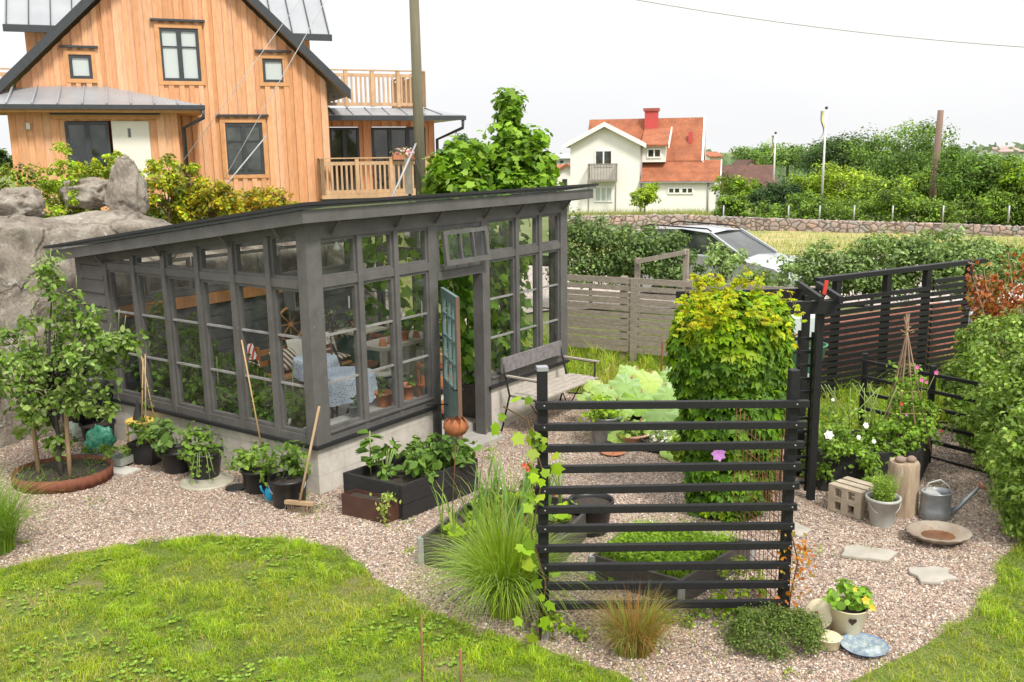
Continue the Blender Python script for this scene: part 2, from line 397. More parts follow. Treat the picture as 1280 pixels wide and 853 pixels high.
# loose stones on the gravel: nobody could count them
def stones(name, n, region, smin, smax, pal, zf, mat):
    base = unit(np.array([(1, 0, 0), (-1, 0, 0), (0, 1, 0), (0, -1, 0), (0, 0, 1), (0, 0, -1)], float))
    F = np.array([(0, 2, 4), (2, 1, 4), (1, 3, 4), (3, 0, 4), (2, 0, 5), (1, 2, 5), (3, 1, 5), (0, 3, 5)])
    P = region(n); n = len(P); s = smin+(smax-smin)*NR.rand(n)**2
    z = np.array([zf(x, y) for x, y in P])
    Q = unit(NR.normal(size=(n, 3))); Rr = unit(np.cross(Q, NR.normal(size=(n, 3)))); S_ = np.cross(Q, Rr)
    sc = s[:, None]*(.55+.6*NR.rand(n, 3))
    jit = 1+NR.rand(n, 6, 1)*.4
    b3 = base[None]*sc[:, None, :]*jit*.5
    co = b3[..., 0:1]*Q[:, None]+b3[..., 1:2]*Rr[:, None]+b3[..., 2:3]*S_[:, None]
    co[..., 2] *= .7
    co += np.stack([P[:, 0], P[:, 1], z+s*.12], 1)[:, None]
    idx = (np.arange(n)*6)[:, None, None]+F[None]
    c = palette(n, pal, .14)
    return tri_obj(name, (co.reshape(-1, 3), idx.reshape(-1, 3), np.repeat(c, 6, axis=0)), None, mat, (0, 0, 0))
SP = [(.52, .38, .29), (.62, .49, .39), (.35, .24, .18), (.72, .62, .51), (.27, .24, .22), (.80, .73, .64), (.50, .37, .28), (.18, .145, .125), (.58, .48, .38)]
def pip(px, py, poly):
    ins = np.zeros(len(px), bool); j = len(poly)-1
    for i in range(len(poly)):
        xi, yi = poly[i][0], poly[i][1]; xj, yj = poly[j][0], poly[j][1]
        c = ((yi > py) != (yj > py)) & (px < (xj-xi)*(py-yi)/(yj-yi+1e-12)+xi)
        ins ^= c; j = i
    return ins
def XY(pts, z=0): return [tuple(G(u, v, z)[:2]) for u, v in pts]
LAWN1 = [(-14, 7.6)]+XY([(-60, 722), (0, 713), (60, 701), (150, 685), (250, 674), (350, 677), (425, 690), (455, 716), (490, 745), (560, 778), (640, 806), (720, 830), (790, 856), (860, 900)])+[(1.2, 3.5), (1.0, 1.6), (-14, 1.6)]
LAWN2 = XY([(960, 905), (1010, 873), (1090, 842), (1160, 806), (1212, 772), (1245, 735), (1252, 700), (1300, 660), (1380, 600)])+[(9, 10), (9, 1.6), (2.0, 1.6), (2.0, 4.5)]
BACK = XY([(700, 478), (712, 492), (790, 497), (850, 503), (930, 520), (1012, 560), (1100, 560), (1170, 530)])+[(8.9, 12), (8.9, 17.9), (.5, 17.9), (-1.2, 16)]
def reg_gravel(n):
    x = NR.uniform(-8, 5.5, n*2); y = 4.5+9.5*NR.rand(n*2)**1.3
    vis = np.abs(x) < y*.60+.4
    q = (x-A.x)*E1.x+(y-A.y)*E1.y; t = (x-A.x)*E2.x+(y-A.y)*E2.y
    ok = vis & ~pip(x, y, LAWN1) & ~pip(x, y, LAWN2) & ~pip(x, y, BACK) & ~((q > 0) & (q < 5) & (t > 0))
    return np.stack([x, y], 1)[ok][:n]
tag(stones('pebbles', 140000, reg_gravel, .010, .027, SP, h, attrmat('pebble', .85, bumps=.2, scale=60)), kind='stuff')
# lawn patches with blades of grass
def polysheet(name, poly, mat, dz, fn=h):
    from mathutils.geometry import tessellate_polygon
    # fine boundary, wobbly edge
    pts = []
    for i in range(len(poly)):
        a, b = Vector((*poly[i][:2], 0)), Vector((*poly[(i+1) % len(poly)][:2], 0)); k = max(1, int((b-a).length/.12))
        for j in range(k):
            p = a+(b-a)*j/k; nv = mnoise.noise(p*2.5)*.09+mnoise.noise(p*9)*.03
            pts.append(Vector((p.x+nv, p.y+nv, 0)))
    for p in pts: p.z = 0
    tris = tessellate_polygon([pts]); vs = [(p.x, p.y, fn(p.x, p.y)+dz) for p in pts]
    m = MB(); m._add(vs, tris, False); return tag(m.build(name, mat, origin=(0, 0, 0)), kind='structure')
m, nt, b = newmat('turf'); v = coords(nt); f2 = noise(nt, v, 60, 4, .7); f1 = noise(nt, v, 1.1, 6, .65)
c = mixc(nt, rampn(nt, f1, [(.52, (0, 0, 0)), (.66, (.8, .8, .8))]), rampn(nt, f2, [(.3, (.055, .075, .012)), (.55, (.13, .18, .025)), (.75, (.22, .25, .055))]), (.22, .17, .09))
nt.links.new(c, b.inputs['Base Color']); b.inputs['Roughness'].default_value = 1; bump(nt, b, f2, .6, .02)
polysheet('lawn', LAWN1, m, .02); polysheet('lawn', LAWN2, m, .02); polysheet('grass', BACK, m, .025)
def vnoise(x, y, s, seed=0): return np.array([mnoise.noise(Vector((a*s, b_*s, seed))) for a, b_ in zip(x, y)])
BARE = [(*G(u, v)[:2], r) for u, v, r in ((20, 758, .38), (322, 718, .20), (110, 800, .30), (560, 838, .22), (20, 700, .2), (250, 815, .2))]
def turf(name, poly, n, bbox, hh=(.025, .06), ww=.006, cols=GR['grass'], bare=.42, hfun=None):
    x = NR.uniform(bbox[0], bbox[1], n); y = NR.uniform(bbox[2], bbox[3], n)
    ok = pip(x+vnoise(x, y, 2.5)*.12+NR.normal(size=n)*.025, y, poly) & (np.abs(x) < y*.62+.5)
    x, y = x[ok], y[ok]; k = len(x)
    a = vnoise(x, y, .9, 2); b_ = vnoise(x, y, 2.8, 7); c_ = vnoise(x, y, 9, 4)
    pt = np.zeros(k)
    for (bx, by, br) in BARE: pt = np.maximum(pt, np.exp(-((x-bx)**2+(y-by)**2)/br**2*1.2)*(1+.8*b_+.6*c_))
    keep = (NR.rand(k) > pt*.8) & (NR.rand(k) < np.clip(1.25-np.maximum(0, a+.5*b_-.12)*3.6*bare/.42-np.maximum(0, vnoise(x, y, 4, 31)-.28)*3, .38, 1))
    a = a+pt*.22
    x, y, a, b_, c_ = x[keep], y[keep], a[keep], b_[keep], c_[keep]; k = len(x)
    z = np.array([h(p, q) for p, q in zip(x, y)])+.02
    d_ = vnoise(x, y, 5.5, 21)
    hgt = (hh[0]+(hh[1]-hh[0])*NR.rand(k))*(1+1.3*b_+1.1*c_+.9*d_).clip(.3, 2.6)
    if hfun is not None: hgt *= hfun(x, y)
    cc = palette(k, cols, .2)*(1+.5*b_+.4*c_+.35*d_)[:, None]
    yel = np.clip((a+.5*c_-.05)*2.2, 0, 1)[:, None]*.4
    cc = cc*(1-yel)+np.array([(.46, .42, .10)])*yel*(1+.2*NR.normal(size=(k, 1)))
    dry = NR.rand(k) < .02+.07*(a > .08); cc[dry] = np.array([(.55, .46, .22)])
    return tag(tri_obj(name, blades(np.stack([x, y, z], 1), hgt, ww*(.6+.8*NR.rand(k)), .5+.9*NR.rand(k), np.clip(cc, .01, .9), 2), None, leafmat(), (0, 0, 0)), kind='stuff')
turf('grass_blades', LAWN1, 420000, (-5.5, 1.3, 4.4, 8.6))
turf('grass_blades', LAWN2, 150000, (1.4, 5.6, 4.4, 9.2), hh=(.03, .07))
turf('long_grass', BACK, 120000, (-1, 8.9, 9.5, 17.9), hh=(.10, .26), ww=.014, bare=.1)
def edge_tufts(polys):
    P = []
    for poly, i0, i1 in polys:
        for i in range(i0, i1):
            a, b2 = Vector((*poly[i], 0)), Vector((*poly[i+1], 0)); k = int((b2-a).length/.004)
            for j in range(k):
                p = a.lerp(b2, j/k); nv = mnoise.noise(p*2.5)*.09+mnoise.noise(p*9)*.03
                if mnoise.noise(p*3.1) > -.15+R.random()*.4: P.append((p.x+nv+R.gauss(0, .03), p.y+nv+R.gauss(0, .035)))
    P = np.array(P); n = len(P); z = np.array([h(a, b2) for a, b2 in P])
    return blades(np.column_stack([P, z]), .03+.07*NR.rand(n)*(1+vnoise(P[:, 0], P[:, 1], 4, 3)), np.full(n, .006), .6+.9*NR.rand(n), palette(n, GR['grass']+[(.45, .40, .17)], .22), 2)
tag(tri_obj('edge_grass', edge_tufts([(LAWN1, 1, 14), (LAWN2, 0, 9), (BACK, 0, 8)]), None, None, (0, 0, 0)), kind='stuff')
# weeds scattered over lawn and gravel: flat rosettes
def weeds(n, poly, bbox, inside=True):
    x = NR.uniform(bbox[0], bbox[1], n); y = NR.uniform(bbox[2], bbox[3], n)
    ok = pip(x, y, poly); x, y = x[ok], y[ok]
    cl = vnoise(x, y, 1.6, 12) > .05; x, y = x[cl], y[cl]
    P = []; Nn = []; dr = []
    for a, b_ in zip(x, y):
        k = R.randint(5, 9)
        for i in range(k):
            t = 2*PI*i/k+R.random(); P.append((a, b_, h(a, b_)+.035)); Nn.append((math.cos(t)*-.4, math.sin(t)*-.4, 1)); dr.append((math.cos(t), math.sin(t), .3))
    return leaves('', P, Nn, .014+.014*NR.rand(len(P)), palette(len(P), [(.24, .38, .06), (.32, .44, .1), (.19, .32, .05)]), 'round', dirs=dr, width=.8)
tag(tri_obj('clover', weeds(5000, LAWN1, (-5, 1.3, 4.4, 8.4)), None, None, (0, 0, 0)), kind='stuff')
# weeds and thin grass on the gravel near the front fence
def gravel_weeds():
    n = 9000; x = NR.uniform(-1.2, 3.0, n); y = NR.uniform(5.2, 8.0, n)
    d = np.array([min((Vector((a, b_))-Vector(p)).length for p in LAWN1[8:16]+XY([(690, 790), (800, 790), (900, 800), (960, 790)])) for a, b_ in zip(x, y)])
    ok = (NR.rand(n) < np.exp(-(d/.22)**2)*.9) & ~pip(x, y, LAWN1); x, y = x[ok], y[ok]; k = len(x)
    z = np.array([h(p, q) for p, q in zip(x, y)])
    return blades(np.stack([x, y, z], 1), .03+.07*NR.rand(k), np.full(k, .006), .5+NR.rand(k), palette(k, GR['grass']+[(.35, .3, .14)], .2), 2)
def sprinkle():
    out = []
    for i in range(70):
        u = R.uniform(-8, 5); y = R.uniform(5.6, 12)
        if abs(u) > y*.56: continue
        if pip(np.array([u]), np.array([y]), LAWN1)[0] or pip(np.array([u]), np.array([y]), LAWN2)[0] or ((Vector((u, y, 0))-A).dot(E2) > -.05 and 0 < (Vector((u, y, 0))-A).dot(E1) < 5): continue
        k = R.randint(4, 22); r = R.uniform(.02, .12); P = np.stack([u+NR.normal(size=k)*r, y+NR.normal(size=k)*r, np.full(k, h(u, y)+.012)], 1)
        out.append(leaves('', P, NR.normal(size=P.shape)*.4+np.array([0, 0, 1]), .025+.02*NR.rand(k), palette(k, [(.25, .36, .07), (.34, .40, .10), (.18, .27, .05)]), 'simple'))
        out.append(blades(P, .03+.05*NR.rand(k), np.full(k, .005), .8+NR.rand(k), palette(k, GR['grass']), 3))
    return merge(*out)
tag(tri_obj('gravel_weeds', sprinkle(), None, None, (0, 0, 0)), kind='stuff')
def litter():
    n = 900; x = NR.uniform(-7, 5, n); y = NR.uniform(5, 12, n); ok = np.abs(x) < y*.56; x, y = x[ok], y[ok]; n = len(x)
    P = np.stack([x, y, np.array([h(a, b2) for a, b2 in zip(x, y)])+.018], 1)
    return leaves('', P, NR.normal(size=P.shape)*.35+np.array([0, 0, 1]), .012+.022*NR.rand(n), palette(n, [(.30, .20, .10), (.22, .14, .07), (.42, .32, .15), (.30, .34, .10)]), 'simple')
tag(tri_obj('leaf_litter', litter(), None, None, (0, 0, 0)), kind='stuff')
tag(tri_obj('weeds', gravel_weeds(), None, None, (0, 0, 0)), kind='stuff')
# yard of pink gravel behind the fences, dry field, and far woods
ym = gravelmat('yard_gravel', [(0, (.42, .34, .31)), (.5, (.60, .50, .46)), (1, (.72, .64, .60))], 18, .15)
sheet('road', lin(-1, 34, 71), lin(19.4, 30, 22), T, ym, dz=.0)
m, nt, b = newmat('dry_field'); v = coords(nt); f = noise(nt, v, .5, 6, .7)
nt.links.new(rampn(nt, f, [(.3, (.16, .22, .05)), (.5, (.36, .33, .12)), (.68, (.50, .38, .19))]), b.inputs['Base Color']); b.inputs['Roughness'].default_value = 1
bump(nt, b, noise(nt, v, 14, 4), .6, .05)
sheet('field', lin(2, 50, 49), lin(30.5, 52, 44), T, m, dz=.0)
# ------------------------------------------------------------------ rock outcrop and boulders
m, nt, b = newmat('granite'); v = coords(nt); v2 = coords(nt, (1, 1, .7))
f1 = noise(nt, v2, 1.3, 9, .68); f2 = noise(nt, v, 22, 6, .75); f3 = noise(nt, v, 5, 8, .75)
c = rampn(nt, f1, [(.28, (.09, .075, .06)), (.40, (.22, .19, .155)), (.52, (.34, .30, .25)), (.62, (.40, .37, .32)), (.72, (.25, .205, .16)), (.8, (.10, .08, .06))])
c = mixc(nt, .75, c, rampn(nt, f2, [(.25, (.3, .28, .26)), (.7, (1.15, 1.12, 1.08))]), 'MULTIPLY')
c = mixc(nt, rampn(nt, f3, [(.6, (0, 0, 0)), (.66, (.8, .8, .8))]), c, (.52, .52, .47))
c = mixc(nt, rampn(nt, noise(nt, v, 3.1, 6, .7), [(.6, (0, 0, 0)), (.7, (.7, .7, .7))]), c, (.10, .095, .07))
nt.links.new(c, b.inputs['Base Color']); b.inputs['Roughness'].default_value = .9
crk = N(nt, 'ShaderNodeTexVoronoi', feature='DISTANCE_TO_EDGE'); crk.inputs['Scale'].default_value = .62
wv_ = N(nt, 'ShaderNodeVectorMath', operation='ADD'); nz_ = N(nt, 'ShaderNodeTexNoise'); nz_.inputs['Scale'].default_value = 1.3; nz_.inputs['Detail'].default_value = 6; nt.links.new(v, nz_.inputs['Vector']); nt.links.new(v, wv_.inputs[0]); nt.links.new(nz_.outputs['Color'], wv_.inputs[1]); nt.links.new(wv_.outputs[0], crk.inputs['Vector'])
ck = rampn(nt, crk.outputs['Distance'], [(0, (.35, .32, .30)), (.03, (1, 1, 1))]); c = mixc(nt, .45, c, ck, 'MULTIPLY'); nt.links.new(c, b.inputs['Base Color'])
bump(nt, b, mixc(nt, .5, mixc(nt, .5, f2, f3), ck), 1.0, .07); MATS['granite'] = m
def rock_mb():
    mb = MB(); mb.smooth = True; nr, ntt = 190, 70; vs = []
    for i in range(nr):
        r = -7+15*i/(nr-1)
        top = 3.02 if r < 1.5 else 3.02-.5*smooth(1.5, 3.5, r)
        top -= .12*abs(mnoise.noise(Vector((r*.6, 0, 0))))
        fall = (1-smooth(5.5, 8, r)); top *= max(.02, fall)
        for j in range(ntt):
            t = j/(ntt-1); a = min(1, t/.55)
            # face then rounded shoulder then flat top
            if t < .55: q = .45+.35*a**2; z = top*(a*.92)
            else:
                k = (t-.55)/.45; q = .8+2.6*k; z = top*(.92+.08*math.sin(min(1, k*3)*PI/2))-.25*k
            q += .25*(1-smooth(-3, 1, r))*a
            p = GC+E1*r+E2*q+UP*(z-.12)
            n1 = mnoise.fractal(p*.7, 1, 2, 5)*.11+mnoise.ridged_multi_fractal(p*1.6, 1, 2, 5, 1, 2)*.07+mnoise.fractal(p*5, 1, 2, 3)*.045
            cr_ = abs(mnoise.noise(Vector((p.x*1.1+p.z*.5, p.y*1.1, p.z*.8)))); n1 -= .16*max(0, .07-cr_)/.07
            p += (E2*-.9+UP*.5)*n1*(1 if t < .97 else .3); vs.append(p)
    mb._add(vs, [(i*ntt+j, (i+1)*ntt+j, (i+1)*ntt+j+1, i*ntt+j+1) for i in range(nr-1) for j in range(ntt-1)], True); return mb
tag(rock_mb().build('rock_outcrop', MATS['granite'], origin=GC), 'massive grey lichen-stained rock outcrop rising behind the glasshouse', 'rock')
def boulder(c, rx, ry, rz, seed, label, point=0, n=44):
    mb = MB(); vs = []; c = Vector(c)
    for j in range(n):
        ph = PI*j/(n-1)
        for k in range(n*2):
            th = 2*PI*k/(n*2); d = Vector((math.sin(ph)*math.cos(th), math.sin(ph)*math.sin(th), math.cos(ph)))
            e = Vector((abs(d.x)**.8*math.copysign(1, d.x), abs(d.y)**.8*math.copysign(1, d.y), abs(d.z)**.8*math.copysign(1, d.z)))
            cl_ = mnoise.voronoi(d*1.5+Vector((seed, 0, 0)))[0]; s = .80+.35*cl_[0]+.20*mnoise.fractal(d*1.3+Vector((seed, 0, 0)), 1, 2, 4)+.10*mnoise.ridged_multi_fractal(d*2.6+Vector((seed, 3, 0)), 1, 2, 4, 1, 2)-.12+.05*mnoise.fractal(d*9, 1, 2, 3)
            tp = 1-point*max(0, e.z)
            vs.append(c+Vector((e.x*rx*s*tp, e.y*ry*s*tp, e.z*rz*s+rz*.9)))
    m2 = n*2
    mb._add(vs, [(j*m2+k, (j+1)*m2+k, (j+1)*m2+(k+1) % m2, j*m2+(k+1) % m2) for j in range(n-1) for k in range(m2)], True)
    return tag(mb.build('boulder', MATS['granite']), label, 'boulder')
def at(u, v, y): return D(u, v, y)
p = at(162, 266, 14.6); boulder((p.x, p.y, p.z-.06), .29, .33, .46, 3.1, 'tall pointed grey boulder with white lichen standing on the rock', .45)
p = at(22, 267, 13.6); boulder((p.x, p.y, p.z-.05), .36, .3, .21, 8.2, 'low rounded brown boulder at the left edge of the rock top')
p = at(108, 232, 15.6); boulder((p.x, p.y, p.z-.35), .38, .35, .24, 5.5, 'dark boulder half buried under the bushes left of the tall pointed boulder')
# ------------------------------------------------------------------ the glasshouse
PAINT = pm('grey_paint', (.125, .119, .113), (.085, .081, .077), 4, .62, .35, wear=(.20, .19, .18), wearlim=.64, fine=60)
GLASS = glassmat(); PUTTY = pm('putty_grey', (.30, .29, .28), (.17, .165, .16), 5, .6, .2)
FELT = pm('roof_felt', (.02, .02, .022), None, 10, .6)
def zt(t): return 2.93-.132*t          # underside of the roof falls towards the back
gh = thing('glasshouse', 'dark grey timber glasshouse with many small panes and sloping roof on a pale block wall', 'greenhouse', A)
W5, D4 = 5.06, 4.36
SILL = .58
# plinth wall of rendered blocks, open at the door
def blockmat():
    m, nt, b = newmat('block_wall'); 
    a = N(nt, 'ShaderNodeTexCoord'); 
    v = coords(nt); f = noise(nt, v, 3, 8, .7); f2 = noise(nt, v, 30, 5, .7)
    br = N(nt, 'ShaderNodeTexBrick'); br.inputs['Scale'].default_value = 1; br.inputs['Brick Width'].default_value = .6; br.inputs['Row Height'].default_value = .2
    br.inputs['Mortar Size'].default_value = .012; br.inputs['Mortar Smooth'].default_value = .6
    br.inputs['Color1'].default_value = (1, 1, 1, 1); br.inputs['Color2'].default_value = (.97, .97, .97, 1); br.inputs['Mortar'].default_value = (.89, .88, .87, 1)
    # lay the courses along the wall: u = distance along both walls, v = height
    sp = N(nt, 'ShaderNodeSeparateXYZ'); nt.links.new(a.outputs['Object'], sp.inputs[0])
    cmb = N(nt, 'ShaderNodeCombineXYZ'); ad = N(nt, 'ShaderNodeMath', operation='MULTIPLY_ADD'); ad.inputs[1].default_value = 1.2
    nt.links.new(sp.outputs[0], ad.inputs[0]); nt.links.new(sp.outputs[1], ad.inputs[2]); nt.links.new(ad.outputs[0], cmb.inputs[0]); nt.links.new(sp.outputs[2], cmb.inputs[1])
    nt.links.new(cmb.outputs[0], br.inputs[0])
    c = rampn(nt, f, [(.3, (.40, .36, .31)), (.5, (.56, .52, .46)), (.7, (.63, .60, .54))])
    c = mixc(nt, 1, c, br.outputs[0], 'MULTIPLY')
    st = rampn(nt, noise(nt, coords(nt, (1, 1, .25)), 2.2, 7, .75), [(.52, (0, 0, 0)), (.75, (.55, .55, .55))])
    c = mixc(nt, st, c, (.30, .25, .20))
    nt.links.new(c, b.inputs['Base Color']); b.inputs['Roughness'].default_value = .92
    bump(nt, b, mixc(nt, .5, f2, br.outputs[0]), .5, .012); MATS['block_wall'] = m; return m
bm_ = blockmat()
def wallbox(m, s0, t0, s1, t1, z0, z1): m.obox(L(s0, t0, z0), E1*(s1-s0), E2*(t1-t0), UP*(z1-z0))
mb = MB()
wallbox(mb, .02, .02, 1.98, .22, -.3, SILL-.06); wallbox(mb, 3.10, .02, W5-.02, .22, -.3, SILL-.06)
wallbox(mb, .02, .22, .22, D4, -.3, SILL-.06); wallbox(mb, W5-.22, .22, W5-.02, D4, -.3, SILL-.06)
mb.build('plinth', bm_, gh)
mb = MB()
for s0, t0, s1, t1 in ((-.03, -.03, 1.99, .25), (3.09, -.03, W5+.03, .25), (-.03, .25, .25, D4), (W5-.25, .25, W5+.03, D4)):
    wallbox(mb, s0, t0, s1, t1, SILL-.06, SILL-.02)
mb.build('bitumen_strip', FELT, gh)
# floor
mb = MB(); wallbox(mb, .22, .22, W5-.22, D4, -.2, .04); wallbox(mb, 2.0, -.25, 3.1, .22, -.3, -.07)
mb.build('floor_slab', pm('concrete', (.42, .40, .37), (.30, .28, .25), 3, .9), gh)
# posts
def vpost(m, s, t, ws, wt, z0, z1): wallbox(m, s-ws/2, t-wt/2, s+ws/2, t+wt/2, z0, z1)
for s, t, ws, wt, z0 in ((.09, .06, .21, .15, SILL-.02), (2.02, .07, .16, .13, -.1), (3.07, .07, .16, .13, -.1), (W5-.08, .08, .18, .17, SILL-.02), (.07, D4-.05, .14, .12, -.1), (W5-.07, D4-.05, .14, .12, -.1)):
    m = MB(); vpost(m, s, t, ws, wt, z0, zt(t)+.03); m.build('post', PAINT, gh, bevel=.006)
# rails: bottom plate, transom, top plate (front then side)
mb = MB()
TR = 2.29
for s0, s1 in ((.196, 1.94), (3.15, W5-.17)):
    wallbox(mb, s0, .0, s1, .13, SILL-.018, SILL+.07); wallbox(mb, s0, .005, s1, .10, TR-.045, TR+.045)
    mb.obox(L(s0, -.02, SILL+.072), E1*(s1-s0), E2*.10, UP*.022)
wallbox(mb, .196, .0, W5-.17, .12, 2.76, 2.925)
wallbox(mb, 2.10, .0, 2.99, .11, 2.10, 2.20); wallbox(mb, 2.10, .02, 2.99, .10, 2.202, 2.27); wallbox(mb, 2.10, .02, 2.16, .10, 2.27, 2.758); wallbox(mb, 2.99, .02, 2.992, .10, 2.2, 2.758); wallbox(mb, 2.16, .02, 2.99, .10, 2.70, 2.758)
for t0, t1 in ((.137, D4-.11),):
    wallbox(mb, 0, t0, .13, t1, SILL-.018, SILL+.07); wallbox(mb, .005, t0, .10, t1, TR-.045, TR+.045)
    wallbox(mb, W5-.13, t0, W5, t1, SILL-.018, SILL+.07); wallbox(mb, W5-.10, t0, W5-.005, t1, TR-.3, TR-.21)
    for s0 in (0, W5-.11):
        mb.hexa([L(s0, t0, zt(t0)-.075), L(s0+.11, t0, zt(t0)-.075), L(s0+.11, t1, zt(t1)-.075), L(s0, t1, zt(t1)-.075),
                 L(s0, t0, zt(t0)), L(s0+.11, t0, zt(t0)), L(s0+.11, t1, zt(t1)), L(s0, t1, zt(t1))])
mb.build('rail', PAINT, gh, bevel=.005)
def lw(face, s, d, z):  # point on a face: s along it, d outward (negative) / inward
    return L(s, d, z) if face == 'F' else (L(d, s, z) if face == 'S' else L(W5-d, s, z))
def fbox(m, face, s0, s1, d0, d1, z0, z1):
    a, b_ = lw(face, s0, d0, z0), lw(face, s1, d1, z1)
    P = [lw(face, s, d, z) for z in (z0, z1) for s, d in ((s0, d0), (s1, d0), (s1, d1), (s0, d1))]
    m.hexa(P)
def casement(face, s0, s1, z0, z1, bars, slope=None, inner=.034, label=None):
    """one window: frame with glazing bars, and its panes as a sub-part; z1 may fall along s (slope=(z at s0, z at s1))"""
    za, zb = slope or (z1, z1)
    f = MB(); r = inner
    fbox(f, face, s0, s0+r, .025, .075, z0, za-.001); fbox(f, face, s1-r, s1, .025, .075, z0, zb-.001)
    fbox(f, face, s0+r, s1-r, .025, .075, z0, z0+r)
    P = [lw(face, s, d, (za+(zb-za)*(s-s0)/(s1-s0))+dz) for dz in (-r, 0) for s, d in ((s0+r, .025), (s1-r, .025), (s1-r, .075), (s0+r, .075))]
    f.hexa(P)
    hh = min(za, zb)-z0
    fr = f.build('window', PAINT, gh)
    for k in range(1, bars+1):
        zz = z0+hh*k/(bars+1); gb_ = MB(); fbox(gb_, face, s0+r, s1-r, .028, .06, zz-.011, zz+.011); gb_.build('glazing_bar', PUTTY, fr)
    g = MB(); g.poly([lw(face, s0+r, .048, z0+r), lw(face, s1-r, .048, z0+r), lw(face, s1-r, .048, zb-r), lw(face, s0+r, .048, za-r)])
    g.build('pane', GLASS, fr)
    # slightly different tilt of each pane is part of old glazing
    return fr
def mull(face, s, z0, z1, w_=.075):
    m = MB(); fbox(m, face, s-w_/2, s+w_/2, -.008, .115, z0, z1); m.build('mullion', PAINT, gh, bevel=.004)
# front, left of the door
ss = [.196, .77, 1.36, 1.94]
for i in (1, 2): mull('F', ss[i], SILL-.02, 2.76)
for i in range(3):
    a, b_ = ss[i]+(.0375 if i else 0), ss[i+1]-(.0375 if i < 2 else 0)
    casement('F', a, b_, SILL+.095, TR-.045, 2); casement('F', a, b_, TR+.045, 2.76, 0)
ss = [3.15, 3.79, 4.36, W5-.17]
for i in (1, 2): mull('F', ss[i], SILL-.02, 2.76)
for i in range(3):
    a, b_ = ss[i]+(.0375 if i else 0), ss[i+1]-(.0375 if i < 2 else 0)
    casement('F', a, b_, SILL+.095, TR-.045, 2); casement('F', a, b_, TR+.045, 2.76, 0)
# left side
ts = [.235, .62, 1.22, 1.84, 2.48, 3.10, 3.70]
ts[0] = .137
for t in ts[1:]: mull('S', t, SILL-.02, zt(t)-.075)
for i in range(6):
    a, b_ = ts[i]+(.0375 if i else 0), ts[i+1]-.0375
    casement('S', a, b_, SILL+.075, TR-.045, 2)
    casement('S', a, b_, TR+.045, 0, 0, slope=(zt(a)-.075, zt(b_)-.075))
# grey boarding at the back end of the side
mb = MB()
for k in range(11):
    z = SILL-.02+k*.172
    mb.hexa([L(-.012, 3.745, z), L(.05, 3.745, z), L(.05, D4-.11, z), L(-.012, D4-.11, z),
             L(.012, 3.745, min(z+.168, zt(D4)-.08)), L(.05, 3.745, min(z+.168, zt(D4)-.08)), L(.05, D4-.11, min(z+.168, zt(D4)-.08)), L(.012, D4-.11, min(z+.168, zt(D4)-.08))])
mb.build('siding', PAINT, gh)
# right side: glazed above a rail, seen from inside
ts2 = [.235, 1.1, 2.0, 2.9, 3.7, D4-.11]
for t in ts2[1:-1]: mull('R', t, SILL-.02, zt(t)-.075)
for i in range(5):
    a, b_ = ts2[i]+(.0375 if i else 0), ts2[i+1]-(.0375 if i < 4 else 0)
    casement('R', a, b_, SILL+.075, TR-.3, 1); casement('R', a, b_, TR-.21, 0, 0, slope=(zt(a)-.075, zt(b_)-.075))
# back wall: boards below, glazing above
BWm = MB()
for k in range(9):
    z = .04+k*.18; BWm.obox(L(.14, D4-.08, z), E1*(W5-.28), E2*.05, UP*.172)
BWm.build('back_wall', pm('grey_board', (.10, .098, .10), (.06, .058, .06), 6, .7, .3, stretch=(1, 1, 6)), gh)
bm2 = MB()
bm2.obox(L(.14, D4-.12, 1.67), E1*(W5-.28), E2*.12, UP*.07); bm2.obox(L(.14, D4-.10, zt(D4)-.08), E1*(W5-.28), E2*.10, UP*.13)
bw = bm2.build('back_rail', PAINT, gh)
def lb(s, d, z): return L(s, D4-d, z)
for i in range(6):
    a = .16+i*(W5-.32)/6; b_ = a+(W5-.32)/6-.05; z0, z1 = 1.745, zt(D4)-.145
    f = MB()
    for s0, s1, za, zb in ((a, a+.045, z0, z1), (b_-.045, b_, z0, z1), (a+.045, b_-.045, z0, z0+.045), (a+.045, b_-.045, z1-.045, z1)):
        f.obox(lb(s0, .08, za), E1*(s1-s0), E2*.05, UP*(zb-za))
    fr = f.build('window', PAINT, gh)
    g = MB(); g.poly([lb(a+.04, .055, z0+.04), lb(b_-.04, .055, z0+.04), lb(b_-.04, .055, z1-.04), lb(a+.04, .055, z1-.04)]); g.build('pane', GLASS, fr)
# opening light above the door, hung a little open
hop = MB(); hs0, hs1, hz0, hz1 = 2.13, 3.02, 2.28, 2.70
def hp(s, d, z): return L(s, -.03-d-.05*(hz1-z)/(hz1-hz0), z)
for s0, s1, z0, z1 in ((hs0, hs0+.06, hz0, hz1), (hs1-.06, hs1, hz0, hz1), (hs0+.06, hs1-.06, hz0, hz0+.06), (hs0+.06, hs1-.06, hz1-.05, hz1),
                      (hs0+.31, hs0+.335, hz0+.06, hz1-.05), (hs0+.565, hs0+.59, hz0+.06, hz1-.05)):
    hop.hexa([hp(s, d, z) for z in (z0, z1) for s, d in ((s0, .045), (s1, .045), (s1, 0), (s0, 0))])
fr = hop.build('window', PAINT, gh, label='small three-pane top light hung open above the door')
g = MB(); g.poly([hp(hs0+.05, .02, hz0+.05), hp(hs1-.05, .02, hz0+.05), hp(hs1-.05, .02, hz1-.04), hp(hs0+.05, .02, hz1-.04)]); g.build('pane', GLASS, fr)
